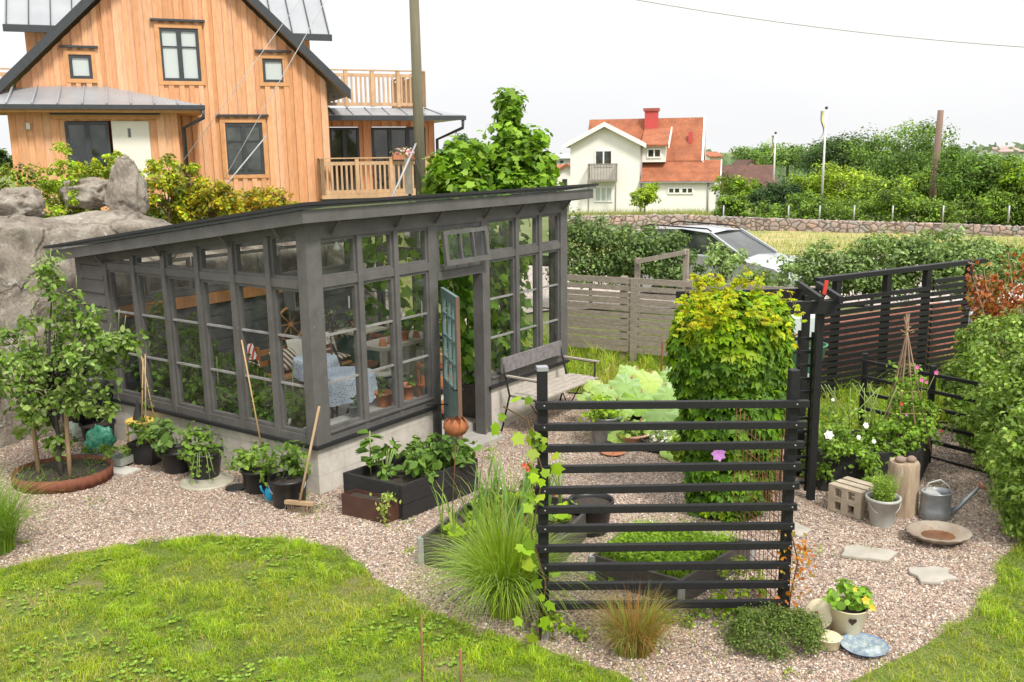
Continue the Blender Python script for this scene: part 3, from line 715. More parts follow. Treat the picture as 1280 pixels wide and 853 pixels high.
# roof sheet with fascia boards and eaves brackets
OF, OB, OS0, OS1 = -.19, D4+.3, -.19, W5+.44
def rp(s, t, z): return L(s, t, zt(t)+z)
mb = MB(); mb.hexa([rp(OS0-.03, OF-.03, .13), rp(OS1+.03, OF-.03, .13), rp(OS1+.03, OB, .13), rp(OS0-.03, OB, .13), rp(OS0-.03, OF-.03, .165), rp(OS1+.03, OF-.03, .165), rp(OS1+.03, OB, .165), rp(OS0-.03, OB, .165)])
m_poly, nt, b = newmat('roof_sheet'); 
b.inputs['Base Color'].default_value = (.35, .37, .37, 1); b.inputs['Transmission Weight'].default_value = 0; b.inputs['Roughness'].default_value = .5
tr = N(nt, 'ShaderNodeBsdfTransparent'); tr.inputs[0].default_value = (.8, .82, .82, 1); mx = N(nt, 'ShaderNodeMixShader'); mx.inputs[0].default_value = .78
nt.links.new(b.outputs[0], mx.inputs[1]); nt.links.new(tr.outputs[0], mx.inputs[2]); nt.links.new(mx.outputs[0], nt.nodes['Material Output'].inputs[0])
rf = mb.build('roof', m_poly, gh)
mb = MB()
def rbar(s0, t0, s1, t1, z0, z1):
    mb.hexa([rp(s0, t0, z0), rp(s1, t0, z0), rp(s1, t1, z0), rp(s0, t1, z0), rp(s0, t0, z1), rp(s1, t0, z1), rp(s1, t1, z1), rp(s0, t1, z1)])
rbar(OS0-.05, OF-.06, OS1+.05, OF+.4, .168, .20); rbar(OS0-.05, OF+.4, OS0+.7, OB, .168, .20); rbar(OS1-.5, OF+.4, OS1+.05, OB, .168, .20); rbar(OS0+.7, OB-.5, OS1-.5, OB, .168, .20)
mb.build('roof_edging', FELT, rf)
mb = MB(); rbar(OS0, OF, OS1, OF+.035, -.005, .125); rbar(OS0, OF+.035, OS0+.035, OB, -.005, .125); rbar(OS1-.035, OF+.035, OS1, OB, -.005, .125)
mb.build('fascia', PAINT, rf, bevel=.004)
mb = MB()
k = OF+.035
rbar(OS0+.035, k, OS1-.035, -.02, .085, .10)   # soffit boards
rbar(OS0+.035, -.02, -.02, OB, .085, .10); rbar(W5+.02, -.02, OS1-.035, OB, .085, .10)
for i in range(9):
    s = .02+i*(W5-.04)/8; rbar(s-.03, .0, s+.03, D4, .005, .083)
mb.build('rafter', PAINT, rf)
for s in (.35, 1.36, 2.06, 3.05, 3.79, 4.36, 4.95):
    m = MB(); m.bar(L(s, -.02, zt(0)-.12), L(s, -.15, zt(0)+.04), .035, .03); m.build('eaves_bracket', PAINT, gh)
for t in (.35, 1.22, 2.48, 3.70):
    m = MB(); m.bar(L(-.02, t, zt(t)-.12), L(-.15, t, zt(t)+.04), .035, .03); m.build('eaves_bracket', PAINT, gh)
# the open door, teal, hinged on the left post, swung outwards
TEAL = pm('teal_paint', (.17, .25, .24), (.11, .18, .17), 7, .65, .4, wear=(.34, .28, .22), wearlim=.58)
OLDW = pm('old_wood_edge', (.22, .13, .08), (.12, .07, .045), 9, .8, .4, stretch=(1, 1, .2))
hinge = L(2.13, -.03); ang = math.radians(129)
dx = (E1*math.cos(ang)-E2*math.sin(ang)); dn = Vector((-dx.y, dx.x, 0))
def dp(a, n, z): return hinge+dx*a+dn*n+UP*z
def dbox(m, a0, a1, z0, z1, n0=-.02, n1=.02): m.hexa([dp(a, n, z) for z in (z0, z1) for a, n in ((a0, n0), (a1, n0), (a1, n1), (a0, n1))])
mb = MB(); dz0, dz1, dw = -.03, 2.02, .86
dbox(mb, 0, .09, dz0, dz1); dbox(mb, dw-.10, dw, dz0, dz1); dbox(mb, .09, dw-.10, dz1-.11, dz1); dbox(mb, .09, dw-.10, .80, .90)
dbox(mb, .09, dw-.10, dz0, .80, -.012, .012)
for k in range(6): mb.bar(dp(.1, -.016, .02+k*.14), dp(dw-.11, -.016, .02+k*.14-.12 if k else .02), .006, .02)
door = mb.build('door', TEAL, gh, label='teal-painted old glazed door standing open')
mb = MB(); dbox(mb, .35, .375, .90, dz1-.11); dbox(mb, .60, .625, .90, dz1-.11)
for z in (1.17, 1.44, 1.71): dbox(mb, .09, dw-.10, z, z+.025, -.015, .0151)
mb.build('glazing_bar', TEAL, door)
mb = MB(); dbox(mb, dw+.001, dw+.012, dz0, dz1, -.022, .022); mb.build('bare_edge', OLDW, door)
mb = MB(); mb.poly([dp(.09, .002, .9), dp(dw-.1, .002, .9), dp(dw-.1, .002, dz1-.11), dp(.09, .002, dz1-.11)]); mb.build('pane', GLASS, door)
mb = MB(); mb.tube([dp(dw-.05, -.02, .92), dp(dw-.05, -.06, .92), dp(dw-.16, -.06, .92)], .009); mb.tube([dp(dw-.05, .02, .92), dp(dw-.05, .06, .92), dp(dw-.16, .06, .92)], .009)
mb.build('handle', pm('iron', (.03, .028, .026), None, 20, .5, metal=.6), door)
# door jamb on the right
mb = MB(); wallbox(mb, 2.955, -.03, 2.985, .13, -.1, 2.098); mb.build('door_jamb', PAINT, gh)
mb = MB(); mb.bar(L(1.75, -.05, .62), L(2.05, -.28, .60), .012, .012); mb.build('hook', MATS['iron'], gh)
pm('weathered_plank', (.24, .22, .22), (.13, .12, .125), 5, .85, .6, stretch=(3, 3, 3))
class Frame:
    def __init__(s, P, deg):
        a = math.radians(deg); s.P0 = Vector(P); s.e = Vector((math.cos(a), math.sin(a), 0)); s.n = Vector((-math.sin(a), math.cos(a), 0))
    def px(s, u, v, d=0):
        q = onplane(u, v, s.P0+s.n*d, s.n); return (q-s.P0).dot(s.e), q.z
    def P(s, a, d, z): return Vector((s.P0.x, s.P0.y, 0))+s.e*a+s.n*d+UP*z
    def box(s, m, a0, a1, d0, d1, z0, z1): return m.hexa([s.P(a, d, z) for z in (z0, z1) for a, d in ((a0, d0), (a1, d0), (a1, d1), (a0, d1))])
    def rect(s, m, a0, a1, d, z0, z1): return m.poly([s.P(a0, d, z0), s.P(a1, d, z0), s.P(a1, d, z1), s.P(a0, d, z1)])
DARKF = pm('anthracite', (.045, .05, .055), None, 8, .45, .05)
ZINC = pm('zinc_roof', (.36, .37, .38), (.30, .31, .33), 1.2, .45, .05, metal=.25)
m, nt, b = newmat('window_dark'); b.inputs['Base Color'].default_value = (.02, .025, .025, 1); b.inputs['Roughness'].default_value = .04; b.inputs['Specular IOR Level'].default_value = .9
f = noise(nt, coords(nt), 1.5, 4); nt.links.new(rampn(nt, f, [(.4, (.015, .02, .018)), (.7, (.09, .10, .085))]), b.inputs['Base Color']); WDARK = m
m, nt, b = newmat('window_curtain'); b.inputs['Base Color'].default_value = (.5, .54, .52, 1); b.inputs['Roughness'].default_value = .15; WCURT = m
TIMBER = attrmat('larch_boards', .8, (6, 6, .7), .25, .3, 5)
# ------------------------------------------------------------------ timber house
HF = Frame((-4.727, 25, 2.48), 21)
ho = thing('timber_house', 'large new house clad in orange vertical timber with dark window frames and grey metal roofs', 'house', HF.P(-3.6, 2, 2.2))
def boards(fr, s0, s1, d, z0, ztop, holes, step=.115, thick=.042, face=0):
    """vertical boards with lapped battens, one mesh, cut round the openings"""
    mb = MB(); rr = random.Random(5)
    s = s0; i = 0
    while s < s1-.01:
        wd = min(step*(.9+.2*rr.random()), s1-s); mid = s+wd/2; top = ztop(mid)
        segs = [(z0, top)]
        for (a0, a1, b0, b1) in holes:
            if mid > a0 and mid < a1:
                ns = []
                for (p, q) in segs:
                    if b0 > p and b0 < q: ns.append((p, b0))
                    if b1 < q and b1 > p: ns.append((b1, q))
                    if not (b0 < q and b1 > p): ns.append((p, q))
                segs = ns
        base = rr.choice([(.71, .375, .20), (.74, .41, .225), (.67, .34, .17), (.76, .45, .27), (.72, .385, .205)]); k = .9+.16*rr.random()
        mb.col = tuple(min(.9, c*k) for c in base)
        dd = d-(thick if i % 2 else 0)
        for (p, q) in segs:
            if q-p < .03: continue
            tl, tr_ = (ztop(s), ztop(s+wd)) if abs(q-top) < 1e-6 else (q, q)
            mb.hexa([fr.P(s, dd, p), fr.P(s+wd, dd, p), fr.P(s+wd, d+.05, p), fr.P(s, d+.05, p), fr.P(s, dd, tl), fr.P(s+wd, dd, tr_), fr.P(s+wd, d+.05, tr_), fr.P(s, d+.05, tl)])
        s += wd; i += 1
    return mb
TRIM = pm('larch_trim', (.62, .32, .14), (.50, .24, .09), 6, .8, .2)
def hwin(fr, root, s0, s1, z0, z1, d, cols=2, rows=1, glass=None, trim=True, cross=None):
    if trim:
        m = MB(); t = .09
        for a0, a1, b0, b1 in ((s0-t, s0, z0-t, z1+t), (s1, s1+t, z0-t, z1+t), (s0, s1, z1, z1+t), (s0, s1, z0-t, z0)): fr.box(m, a0, a1, d-.055, d+.02, b0, b1)
        m.build('window_trim', TRIM, root)
        m = MB(); fr.box(m, s0-.17, s1+.17, d-.12, d+.02, z1+.15, z1+.20); m.build('drip_board', DARKF, root)
    m = MB(); r = .07
    for a0, a1, b0, b1 in ((s0, s0+r, z0, z1), (s1-r, s1, z0, z1), (s0+r, s1-r, z0, z0+r), (s0+r, s1-r, z1-r, z1)): fr.box(m, a0, a1, d-.03, d+.03, b0, b1)
    for k in range(1, cols):
        c = s0+(s1-s0)*k/cols; fr.box(m, c-.055, c+.055, d-.031, d+.03, z0+r, z1-r)
    if cross: fr.box(m, s0+r, s1-r, d-.02, d+.03, z1-(z1-z0)*cross-.015, z1-(z1-z0)*cross+.015)
    w_ = m.build('window', DARKF, root)
    m = MB(); fr.rect(m, s0+r*.5, s1-r*.5, d+.012, z0+r*.5, z1-r*.5); m.build('pane', glass or WDARK, w_); return w_
ZT = lambda s: 5.25+ (s+7.35)*.965 if s < -3.49 else 5.25+(.37-s)*.965
hl = [(-3.95, -3.04, 5.46, 6.70), (-5.98, -5.49, 5.48, 6.03), (-1.56, -1.01, 5.46, 6.04), (-2.60, -1.66, 3.18, 4.47)]
boards(HF, -7.15, .02, 0, 1.6, lambda s: ZT(s)-.1, hl).build('wall', TIMBER, ho)
hwin(HF, ho, -3.95, -3.04, 5.46, 6.70, .0, 2, glass=WCURT, cross=.35); hwin(HF, ho, -5.98, -5.49, 5.48, 6.03, 0, 1, glass=WCURT)
hwin(HF, ho, -1.56, -1.01, 5.46, 6.04, 0, 1, glass=WCURT); hwin(HF, ho, -2.60, -1.66, 3.18, 4.47, 0, 2, cross=.35)
# side wall + gable roof with dark barge boards
SF = Frame(HF.P(.02, 0, 2.48), 111)
boards(SF, .02, 4.0, 0, 1.6, lambda s: 5.0, []).build('wall', TIMBER, ho)
m = MB(); pl, ap, pr = (-7.55, 5.13), (-3.49, 9.05), (.57, 5.13)
for (a, za), (b2, zb) in ((pl, ap), (ap, pr)):
    m.hexa([HF.P(a, -.35, za), HF.P(b2, -.35, zb), HF.P(b2, 3.0, zb), HF.P(a, 3.0, za), HF.P(a, -.35, za+.12), HF.P(b2, -.35, zb+.12), HF.P(b2, 3.0, zb+.12), HF.P(a, 3.0, za+.12)])
rf = m.build('roof', ZINC, ho)
m = MB()
for (a, za), (b2, zb) in ((pl, ap), (ap, pr)):
    m.hexa([HF.P(a, -.40, za-.10), HF.P(b2, -.40, zb-.10), HF.P(b2, -.352, zb-.10), HF.P(a, -.352, za-.10), HF.P(a, -.40, za+.16), HF.P(b2, -.40, zb+.16), HF.P(b2, -.352, zb+.16), HF.P(a, -.352, za+.16)])
m.build('barge_board', DARKF, rf)
m = MB()
for (a, za), (b2, zb) in ((pl, ap), (ap, pr)):
    m.hexa([HF.P(a, -.34, za-.05), HF.P(b2, -.34, zb-.05), HF.P(b2, -.05, zb-.05), HF.P(a, -.05, za-.05), HF.P(a, -.34, za-.01), HF.P(b2, -.34, zb-.01), HF.P(b2, -.05, zb-.01), HF.P(a, -.05, za-.01)])
m.build('soffit', TRIM, rf)
# taller main roof behind
m = MB(); m.hexa([HF.P(-7.5, 2.2, 6.82), HF.P(.62, 2.2, 6.82), HF.P(.62, 6.5, 11.3), HF.P(-7.5, 6.5, 11.3), HF.P(-7.5, 2.2, 6.95), HF.P(.62, 2.2, 6.95), HF.P(.62, 6.5, 11.45), HF.P(-7.5, 6.5, 11.45)])
m.hexa([HF.P(-7.5, 6.5, 11.3), HF.P(.62, 6.5, 11.3), HF.P(.62, 11, 6.8), HF.P(-7.5, 11, 6.8), HF.P(-7.5, 6.5, 11.45), HF.P(.62, 6.5, 11.45), HF.P(.62, 11, 6.95), HF.P(-7.5, 11, 6.95)])
rb = m.build('roof', ZINC, ho)
m = MB()
for k in range(17):
    s = -7.45+k*.5
    m.hexa([HF.P(s, 2.18, 6.95), HF.P(s+.025, 2.18, 6.95), HF.P(s+.025, 6.5, 11.45), HF.P(s, 6.5, 11.45), HF.P(s, 2.18, 7.0), HF.P(s+.025, 2.18, 7.0), HF.P(s+.025, 6.5, 11.5), HF.P(s, 6.5, 11.5)])
m.build('seam', DARKF, rb)
m = MB(); HF.box(m, -7.52, .64, 2.12, 2.198, 6.76, 6.93); m.build('gutter', DARKF, rb)
boards(HF, -7.12, .12, 2.9, 4.4, lambda s: 7.3, []).build('wall', TIMBER, ho)
m = MB(); m.prism([HF.P(.14, 2.9, 2), HF.P(.14, 10.4, 2), HF.P(.14, 10.4, 7), HF.P(.14, 6.5, 11.0), HF.P(.14, 2.9, 7)], HF.e*-.2); m.build('wall', TRIM, ho)
# porch on the left
PD = -1.3
boards(HF, -7.25, -3.70, PD, 1.8, lambda s: 4.78, [(-6.16, -4.32, 3.2, 4.47)], .16).build('porch_wall', TIMBER, ho)
boards(Frame(HF.P(-3.70, PD, 2.5), 111), 0, 1.3, 0, 1.8, lambda s: 4.78, [], .16).build('porch_wall', TIMBER, ho)
hwin(HF, ho, -6.13, -5.22, 3.0, 4.45, PD, 2, trim=False)
m = MB(); HF.box(m, -5.16, -4.36, PD-.02, PD+.03, 2.5, 4.46); dr = m.build('front_door', pm('cream_door', (.78, .74, .66), (.72, .68, .6), 3, .5, .05), ho)
m = MB(); HF.box(m, -4.82, -4.76, PD-.03, PD-.019, 4.1, 4.3); m.build('door_window', WDARK, dr)
m = MB(); HF.box(m, -6.35, -4.15, PD-.09, PD-.0, 4.50, 4.60); m.build('window_trim', TRIM, ho)
m = MB(); HF.box(m, -6.4, -4.1, PD-.14, PD-.05, 4.602, 4.64); m.build('drip_board', DARKF, ho)
m = MB(); ez, rz = 4.80, 5.30
a0, a1, d0 = -8.4, -3.15, PD-.45
m.poly([HF.P(a0, d0, ez), HF.P(a1, d0, ez), HF.P(-5.2, -.06, rz), HF.P(-6.4, -.06, rz), HF.P(a0, -.06, 5.15)]); m.poly([HF.P(a1, d0, ez), HF.P(a1, -.06, ez+.02), HF.P(-5.2, -.06, rz)])
for k in range(11):
    s = -8.2+k*.5; t = min(1, max(0, (a1-s)/2.05)); m.bar(HF.P(s, d0, ez+.02), HF.P(s, d0+(abs(d0)-.06)*t, ez+.02+(rz-ez)*t), .03, .04)
pr_ = m.build('porch_roof', ZINC, ho)
m = MB(); HF.box(m, a0, a1+.03, d0-.10, d0-.0, ez-.10, ez-.0); m.build('gutter', DARKF, pr_)
m = MB(); HF.box(m, a0, a1, d0+.001, -.05, ez-.16, ez-.1); m.build('soffit', TRIM, pr_)
m = MB(); m.tube([HF.P(a1-.02, d0-.05, ez-.1), HF.P(a1-.02, d0-.05, ez-.28), HF.P(-3.60, PD-.08, ez-.5), HF.P(-3.60, PD-.08, 2.3)], .045); m.build('downpipe', DARKF, ho)
m = MB(); HF.box(m, -6.9, -6.82, PD-.09, PD-.03, 4.28, 4.42); m.build('wall_lamp', pm('cream_plastic', (.7, .68, .62), None, 4, .5, 0), ho)
# right-hand lean-to, upper and lower decks
DECK = pm('deck_wood', (.58, .38, .22), (.42, .26, .14), 8, .8, .3, stretch=(1, 1, .4))
boards(HF, .05, 3.45, 1.9, 2.3, lambda s: 4.62, [(.35, 1.25, 2.4, 4.42), (1.55, 3.2, 2.4, 4.42)], .14).build('wall', TIMBER, ho)
hwin(HF, ho, .38, 1.22, 2.42, 4.40, 1.9, 2, trim=False); hwin(HF, ho, 1.58, 3.17, 2.42, 4.40, 1.9, 3, trim=False)
boards(Frame(HF.P(3.45, 1.9, 2.5), 111), 0, 3, 0, 2.3, lambda s: 4.62, [], .14).build('wall', TIMBER, ho)
m = MB(); m.hexa([HF.P(.03, .75, 4.58), HF.P(4.0, .75, 4.58), HF.P(4.0, 5.2, 4.58), HF.P(.03, 5.2, 4.58), HF.P(.03, .75, 4.70), HF.P(4.0, .75, 4.70), HF.P(3.1, 1.6, 4.92), HF.P(.03, 1.6, 4.92)])
for k in range(7):
    s = .35+k*.5; m.bar(HF.P(s, .75, 4.71), HF.P(min(s, 3.1), 1.6, 4.93), .03, .04)
lr = m.build('roof', ZINC, ho)
m = MB(); HF.box(m, .02, 4.03, .66, .748, 4.56, 4.68); m.build('gutter', DARKF, lr)
m = MB(); m.tube([HF.P(3.95, .72, 4.56), HF.P(3.95, .75, 4.35), HF.P(3.5, 1.8, 4.05), HF.P(3.5, 1.82, 2.3)], .045); m.build('downpipe', DARKF, ho)
def railing(a, b, z0, z1, posts, name='railing'):
    a, b = Vector(a), Vector(b); d = b-a; n = int(d.length/.125); m = MB()
    for i in range(n+1): p = a+d*i/n; m.bar(p+UP*(z0+.08), p+UP*(z1-.06), .035, .05, up=d)
    m.bar(a+UP*(z0+.07), b+UP*(z0+.07), .04, .09); m.bar(a+UP*(z1-.10), b+UP*(z1-.10), .04, .09)
    for i in range(posts): p = a+d*i/(posts-1); m.bar(p+UP*z0, p+UP*(z1+.02), .10, .10, up=d)
    m.bar(a+UP*(z1+.035), b+UP*(z1+.035), .12, .03)
    return m
def flat(p): return Vector((p.x, p.y, 0))
r1 = railing(flat(HF.P(.1, 1.5, 0)), flat(HF.P(3.05, 1.5, 0)), 4.95, 5.9, 5).build('railing', DECK, ho)
railing(flat(HF.P(3.05, 1.5, 0)), flat(HF.P(3.05, 5.0, 0)), 4.95, 5.9, 4).build('railing', DECK, ho)
railing(flat(HF.P(-.26, -.35, 0)), flat(HF.P(4.3, -.35, 0)), 2.62, 3.52, 6).build('railing', DECK, ho)
railing(flat(HF.P(-.26, -.35, 0)), flat(HF.P(-.26, .0, 0)), 2.62, 3.52, 2).build('railing', DECK, ho)
railing(flat(HF.P(-10.2, 2.4, 0)), flat(HF.P(-7.3, 2.4, 0)), 5.1, 5.85, 3).build('railing', DECK, ho)
m = MB(); HF.box(m, -.3, 4.35, -.4, 1.8, 2.52, 2.64); m.build('deck', DECK, ho)
m = MB(); HF.box(m, -.28, 4.33, -.36, -.25, 2.0, 2.515); m.build('deck_skirt', DARKF, ho)
# deck chair and table silhouette, flower pot on the deck
tf = thing('bistro_chair', 'dark folding chair standing behind the railing of the lower deck', 'chair', HF.P(1.55, .6, 2.64))
m = MB()
for k in range(5): m.bar(HF.P(1.35+k*.1, .8, 3.08), HF.P(1.35+k*.1, .85, 3.5), .03)
m.build('backrest', DARKF, tf)
m = MB(); HF.box(m, 1.33, 1.8, .4, .8, 3.04, 3.07); m.build('seat', DARKF, tf)
for a, c in ((1.35, 1.78), (1.78, 1.35)):
    m = MB(); m.bar(HF.P(a, .45, 2.64), HF.P(c, .75, 3.04), .03); m.build('leg', DARKF, tf)
fp = thing('flower_box', 'white and pink flowers in a box on the lower deck rail', 'plant', HF.P(1.9, -.35, 3.56))
part('box', pm('terracotta', (.50, .20, .10), (.36, .14, .07), 6, .85, .2), fp, lambda m: HF.box(m, 1.6, 2.2, -.5, -.3, 3.5, 3.62))
P, Nn = shell_pts(HF.P(1.9, -.4, 3.68), (.36, .15, .14), 160); tri_obj('flowers', leaves('', P, Nn, .09, palette(160, [(.8, .7, .7), (.7, .25, .3), (.12, .2, .04), (.8, .75, .75)])), fp)
# ------------------------------------------------------------------ pole, wires
pb = D(527, 250, 21.5); pt = D(522, -60, 21.5)
POLEM = pm('pole_wood', (.17, .15, .10), (.11, .105, .06), 9, .9, .5, stretch=(1, 1, .08))
po = thing('utility_pole', 'tall weathered wooden utility pole with a grey box beside the deck', 'pole', (pb.x, pb.y, 1.5))
m = MB(); m.tube([(pb.x, pb.y, 1.2), (pb.x-.03, pb.y, pt.z)], [.13, .105], 14); m.build('shaft', POLEM, po)
m = MB(); m.box(pb.x-.35, pb.y-.1, 2.75, pb.x-.2, pb.y+.05, 3.55); m.build('junction_box', pm('box_brown', (.28, .25, .20), None, 5, .6, .1), po)
m = MB(); m.tube([(pb.x-.26, pb.y-.04, 1.6), (pb.x-.26, pb.y-.04, 2.76)], .035); m.build('conduit', DARKF, po)
m = MB(); m.tube([(pb.x-.28, pb.y, 3.5), (pb.x-.1, pb.y-.15, 3.56), (pb.x+.02, pb.y-.16, 3.1), (pb.x+.0, pb.y-.16, 2.2)], .012); m.build('cable', DARKF, po)
WIRE = pm('wire_grey', (.42, .42, .42), None, 5, .5, 0)
def wire(label, pts, r=.012, name='cable', mat=None):
    m = MB(); m.tube(pts, r, 5); return tag(m.build(name, mat or WIRE, None), label, 'cable')
def sag(a, b, s, n=14): a, b = Vector(a), Vector(b); return [a.lerp(b, i/n)-UP*s*4*(i/n)*(1-i/n) for i in range(n+1)]
wire('thick pale stay running down from the pole to the hillside', [D(520, 180, 21.4), D(486, 256, 19.5)], .024, 'stay')
wire('white stay rod slanting in front of the lower timber house window', [D(333, 170, 20), D(262, 256, 18.5)], .015, 'stay')
wire('thin wire crossing the timber gable from the top right', [D(430, -40, 21), D(262, 256, 18.6)], .008)
wire('second thin wire crossing the timber facade lower down', [D(390, -20, 21), D(230, 200, 18.6)], .007)
wire('long cable across the sky at the top right', sag(D(700, -18, 40), D(1330, 62, 40), .35), .022)
# ------------------------------------------------------------------ white house with the red tiled roof
def tilemat(name, c1, c2, sc=3.2):
    m, nt, b = newmat(name); v = coords(nt)
    wv = N(nt, 'ShaderNodeTexWave', bands_direction='Z'); wv.inputs['Scale'].default_value = sc; wv.inputs['Distortion'].default_value = 0; nt.links.new(v, wv.inputs[0])
    wx = N(nt, 'ShaderNodeTexWave', bands_direction='X'); wx.inputs['Scale'].default_value = sc*.8; nt.links.new(v, wx.inputs[0])
    f = noise(nt, v, 1.2, 6, .7); c = rampn(nt, f, [(.35, c2), (.6, c1)])
    g = rampn(nt, wv.outputs[1], [(0, (.45, .4, .38)), (.3, (1, 1, 1))]); g2 = rampn(nt, wx.outputs[1], [(0, (.75, .7, .7)), (.4, (1, 1, 1))])
    c = mixc(nt, 1, c, g, 'MULTIPLY'); c = mixc(nt, 1, c, g2, 'MULTIPLY')
    c = mixc(nt, .35, c, rampn(nt, noise(nt, v, 9, 3), [(.35, (.5, .4, .35)), (.6, (1.2, 1.1, 1.1))]), 'MULTIPLY')
    nt.links.new(c, b.inputs['Base Color']); b.inputs['Roughness'].default_value = .85; bump(nt, b, wv.outputs[1], .6, .05); return m
TILE = tilemat('red_tiles', (.50, .185, .085), (.33, .12, .06)); TILEB = tilemat('brown_tiles', (.17, .09, .065), (.12, .06, .045))
WHITE = pm('white_render', (.86, .83, .78), (.78, .75, .69), .6, .85, .1, fine=8); WTR = pm('white_trim', (.85, .84, .8), (.8, .79, .75), 3, .6, .05)
WF = Frame(D(803, 268, 80), -13)
wh = thing('white_house', 'white two-storey house with orange-red tiled roof, gabled wing and small wooden balcony', 'house', WF.P(0, 3, D(803, 268, 80).z))
def w_(u, v, d=0): return WF.px(u, v, d)
zb = T(WF.P0.x, WF.P0.y)-.3
s0, zap = w_(753, 156); sl_, ze = w_(705, 184); sr_, _ = w_(803, 184); wl = w_(713, 200)[0]; wr = w_(800, 200)[0]; sm_ = (wl+wr)/2
k_ = (zap-ze)/(sm_-sl_)
m = MB(); m.prism([WF.P(wl, 0, zb), WF.P(wr, 0, zb), WF.P(wr, 0, ze+.2), WF.P(sm_, 0, zap-.15), WF.P(wl, 0, ze+.2)], WF.n*9); m.build('wall', WHITE, wh)
m = MB()
sL, sR = wl-.65, wr+.55; zE = zap-k_*(sm_-sL)
for a, b2 in ((sL, sm_), (sm_, sR)):
    za = zE if a == sL else zap; zb2 = zap if b2 == sm_ else zap-k_*(sR-sm_)
    m.hexa([WF.P(a, -.5, za), WF.P(b2, -.5, zb2), WF.P(b2, 7, zb2), WF.P(a, 7, za), WF.P(a, -.5, za+.15), WF.P(b2, -.5, zb2+.15), WF.P(b2, 7, zb2+.15), WF.P(a, 7, za+.15)])
wrf = m.build('roof', TILE, wh)
m = MB()
for a, b2 in ((sL, sm_), (sm_, sR)):
    za = zE if a == sL else zap; zb2 = zap if b2 == sm_ else zap-k_*(sR-sm_)
    m.hexa([WF.P(a, -.62, za-.18), WF.P(b2, -.62, zb2-.18), WF.P(b2, -.51, zb2-.18), WF.P(a, -.51, za-.18), WF.P(a, -.62, za+.2), WF.P(b2, -.62, zb2+.2), WF.P(b2, -.51, zb2+.2), WF.P(a, -.51, za+.2)])
m.build('barge_board', WTR, wrf)
# main body: ridge along s at depth dr
dr_ = 5.0
rL, zr = w_(737, 152, dr_); rR, _ = w_(881, 150, dr_)
eL = w_(801, 229, -.2); eR = w_(899, 230, -.2); zEv = eL[1]; zmid = w_(850, 203, 1.6)[1]
m = MB(); 
def slab(m, P4, th=.15): m.hexa([*P4, *[p+UP*th for p in P4]])
slab(m, [WF.P(rL, 1.6, zmid), WF.P(rR, 1.6, zmid), WF.P(rR, dr_, zr), WF.P(rL, dr_, zr)]); slab(m, [WF.P(rL, dr_, zr), WF.P(rR, dr_, zr), WF.P(rR, 9.5, zmid), WF.P(rL, 9.5, zmid)])
mr = m.build('roof', TILE, wh)
eRs = w_(900, 230, -.2)[0]
m = MB(); slab(m, [WF.P(wr+.02, -.25, zEv), WF.P(eRs, -.25, zEv), WF.P(eRs, 1.75, zmid+.02), WF.P(wr+.02, 1.75, zmid+.02)]); lt = m.build('roof', TILE, wh)
m = MB(); WF.box(m, wr+.02, eRs, -.36, -.26, zEv-.02, zEv+.1); m.build('gutter', pm('gutter_grey', (.3, .3, .3), None, 3, .5, 0), lt)
m = MB(); rw = w_(893, 240)[0]; WF.box(m, wr+.02, rw, 0, 9, zb, zEv+.1)
m.prism([WF.P(rw, .0, zEv+.1), WF.P(rw, 1.7, zmid), WF.P(rw, 9, zmid)], WF.e*-.2)
m.build('wall', WHITE, wh)
m = MB(); m.prism([WF.P(rR-.5, 1.7, zb), WF.P(rR-.5, 9.4, zb), WF.P(rR-.5, 9.4, zmid), WF.P(rR-.5, dr_, zr-.05), WF.P(rR-.5, 1.7, zmid)], WF.e*-.3); m.build('wall', WHITE, wh)
m = MB()
for (d0, z0), (d1, z1) in (((1.5, zmid-.1), (dr_, zr)), ((dr_, zr), (9.5, zmid-.1))):
    m.hexa([WF.P(rR+.01, d0, z0-.2), WF.P(rR+.08, d0, z0-.2), WF.P(rR+.08, d1, z1-.2), WF.P(rR+.01, d1, z1-.2), WF.P(rR+.01, d0, z0+.25), WF.P(rR+.08, d0, z0+.25), WF.P(rR+.08, d1, z1+.25), WF.P(rR+.01, d1, z1+.25)])
    if d0 < 2: m.hexa([WF.P(rR-.10, d0, z0+.16), WF.P(rR+.08, d0, z0+.16), WF.P(rR+.08, d1, z1+.16), WF.P(rR-.10, d1, z1+.16), WF.P(rR-.10, d0, z0+.26), WF.P(rR+.08, d0, z0+.26), WF.P(rR+.08, d1, z1+.26), WF.P(rR-.10, d1, z1+.26)])
m.hexa([WF.P(eRs+.01, -.3, zEv-.15), WF.P(eRs+.1, -.3, zEv-.15), WF.P(eRs+.1, 1.8, zmid-.15), WF.P(eRs+.01, 1.8, zmid-.15), WF.P(eRs+.01, -.3, zEv+.2), WF.P(eRs+.1, -.3, zEv+.2), WF.P(eRs+.1, 1.8, zmid+.2), WF.P(eRs+.01, 1.8, zmid+.2)])
m.build('barge_board', WTR, mr)
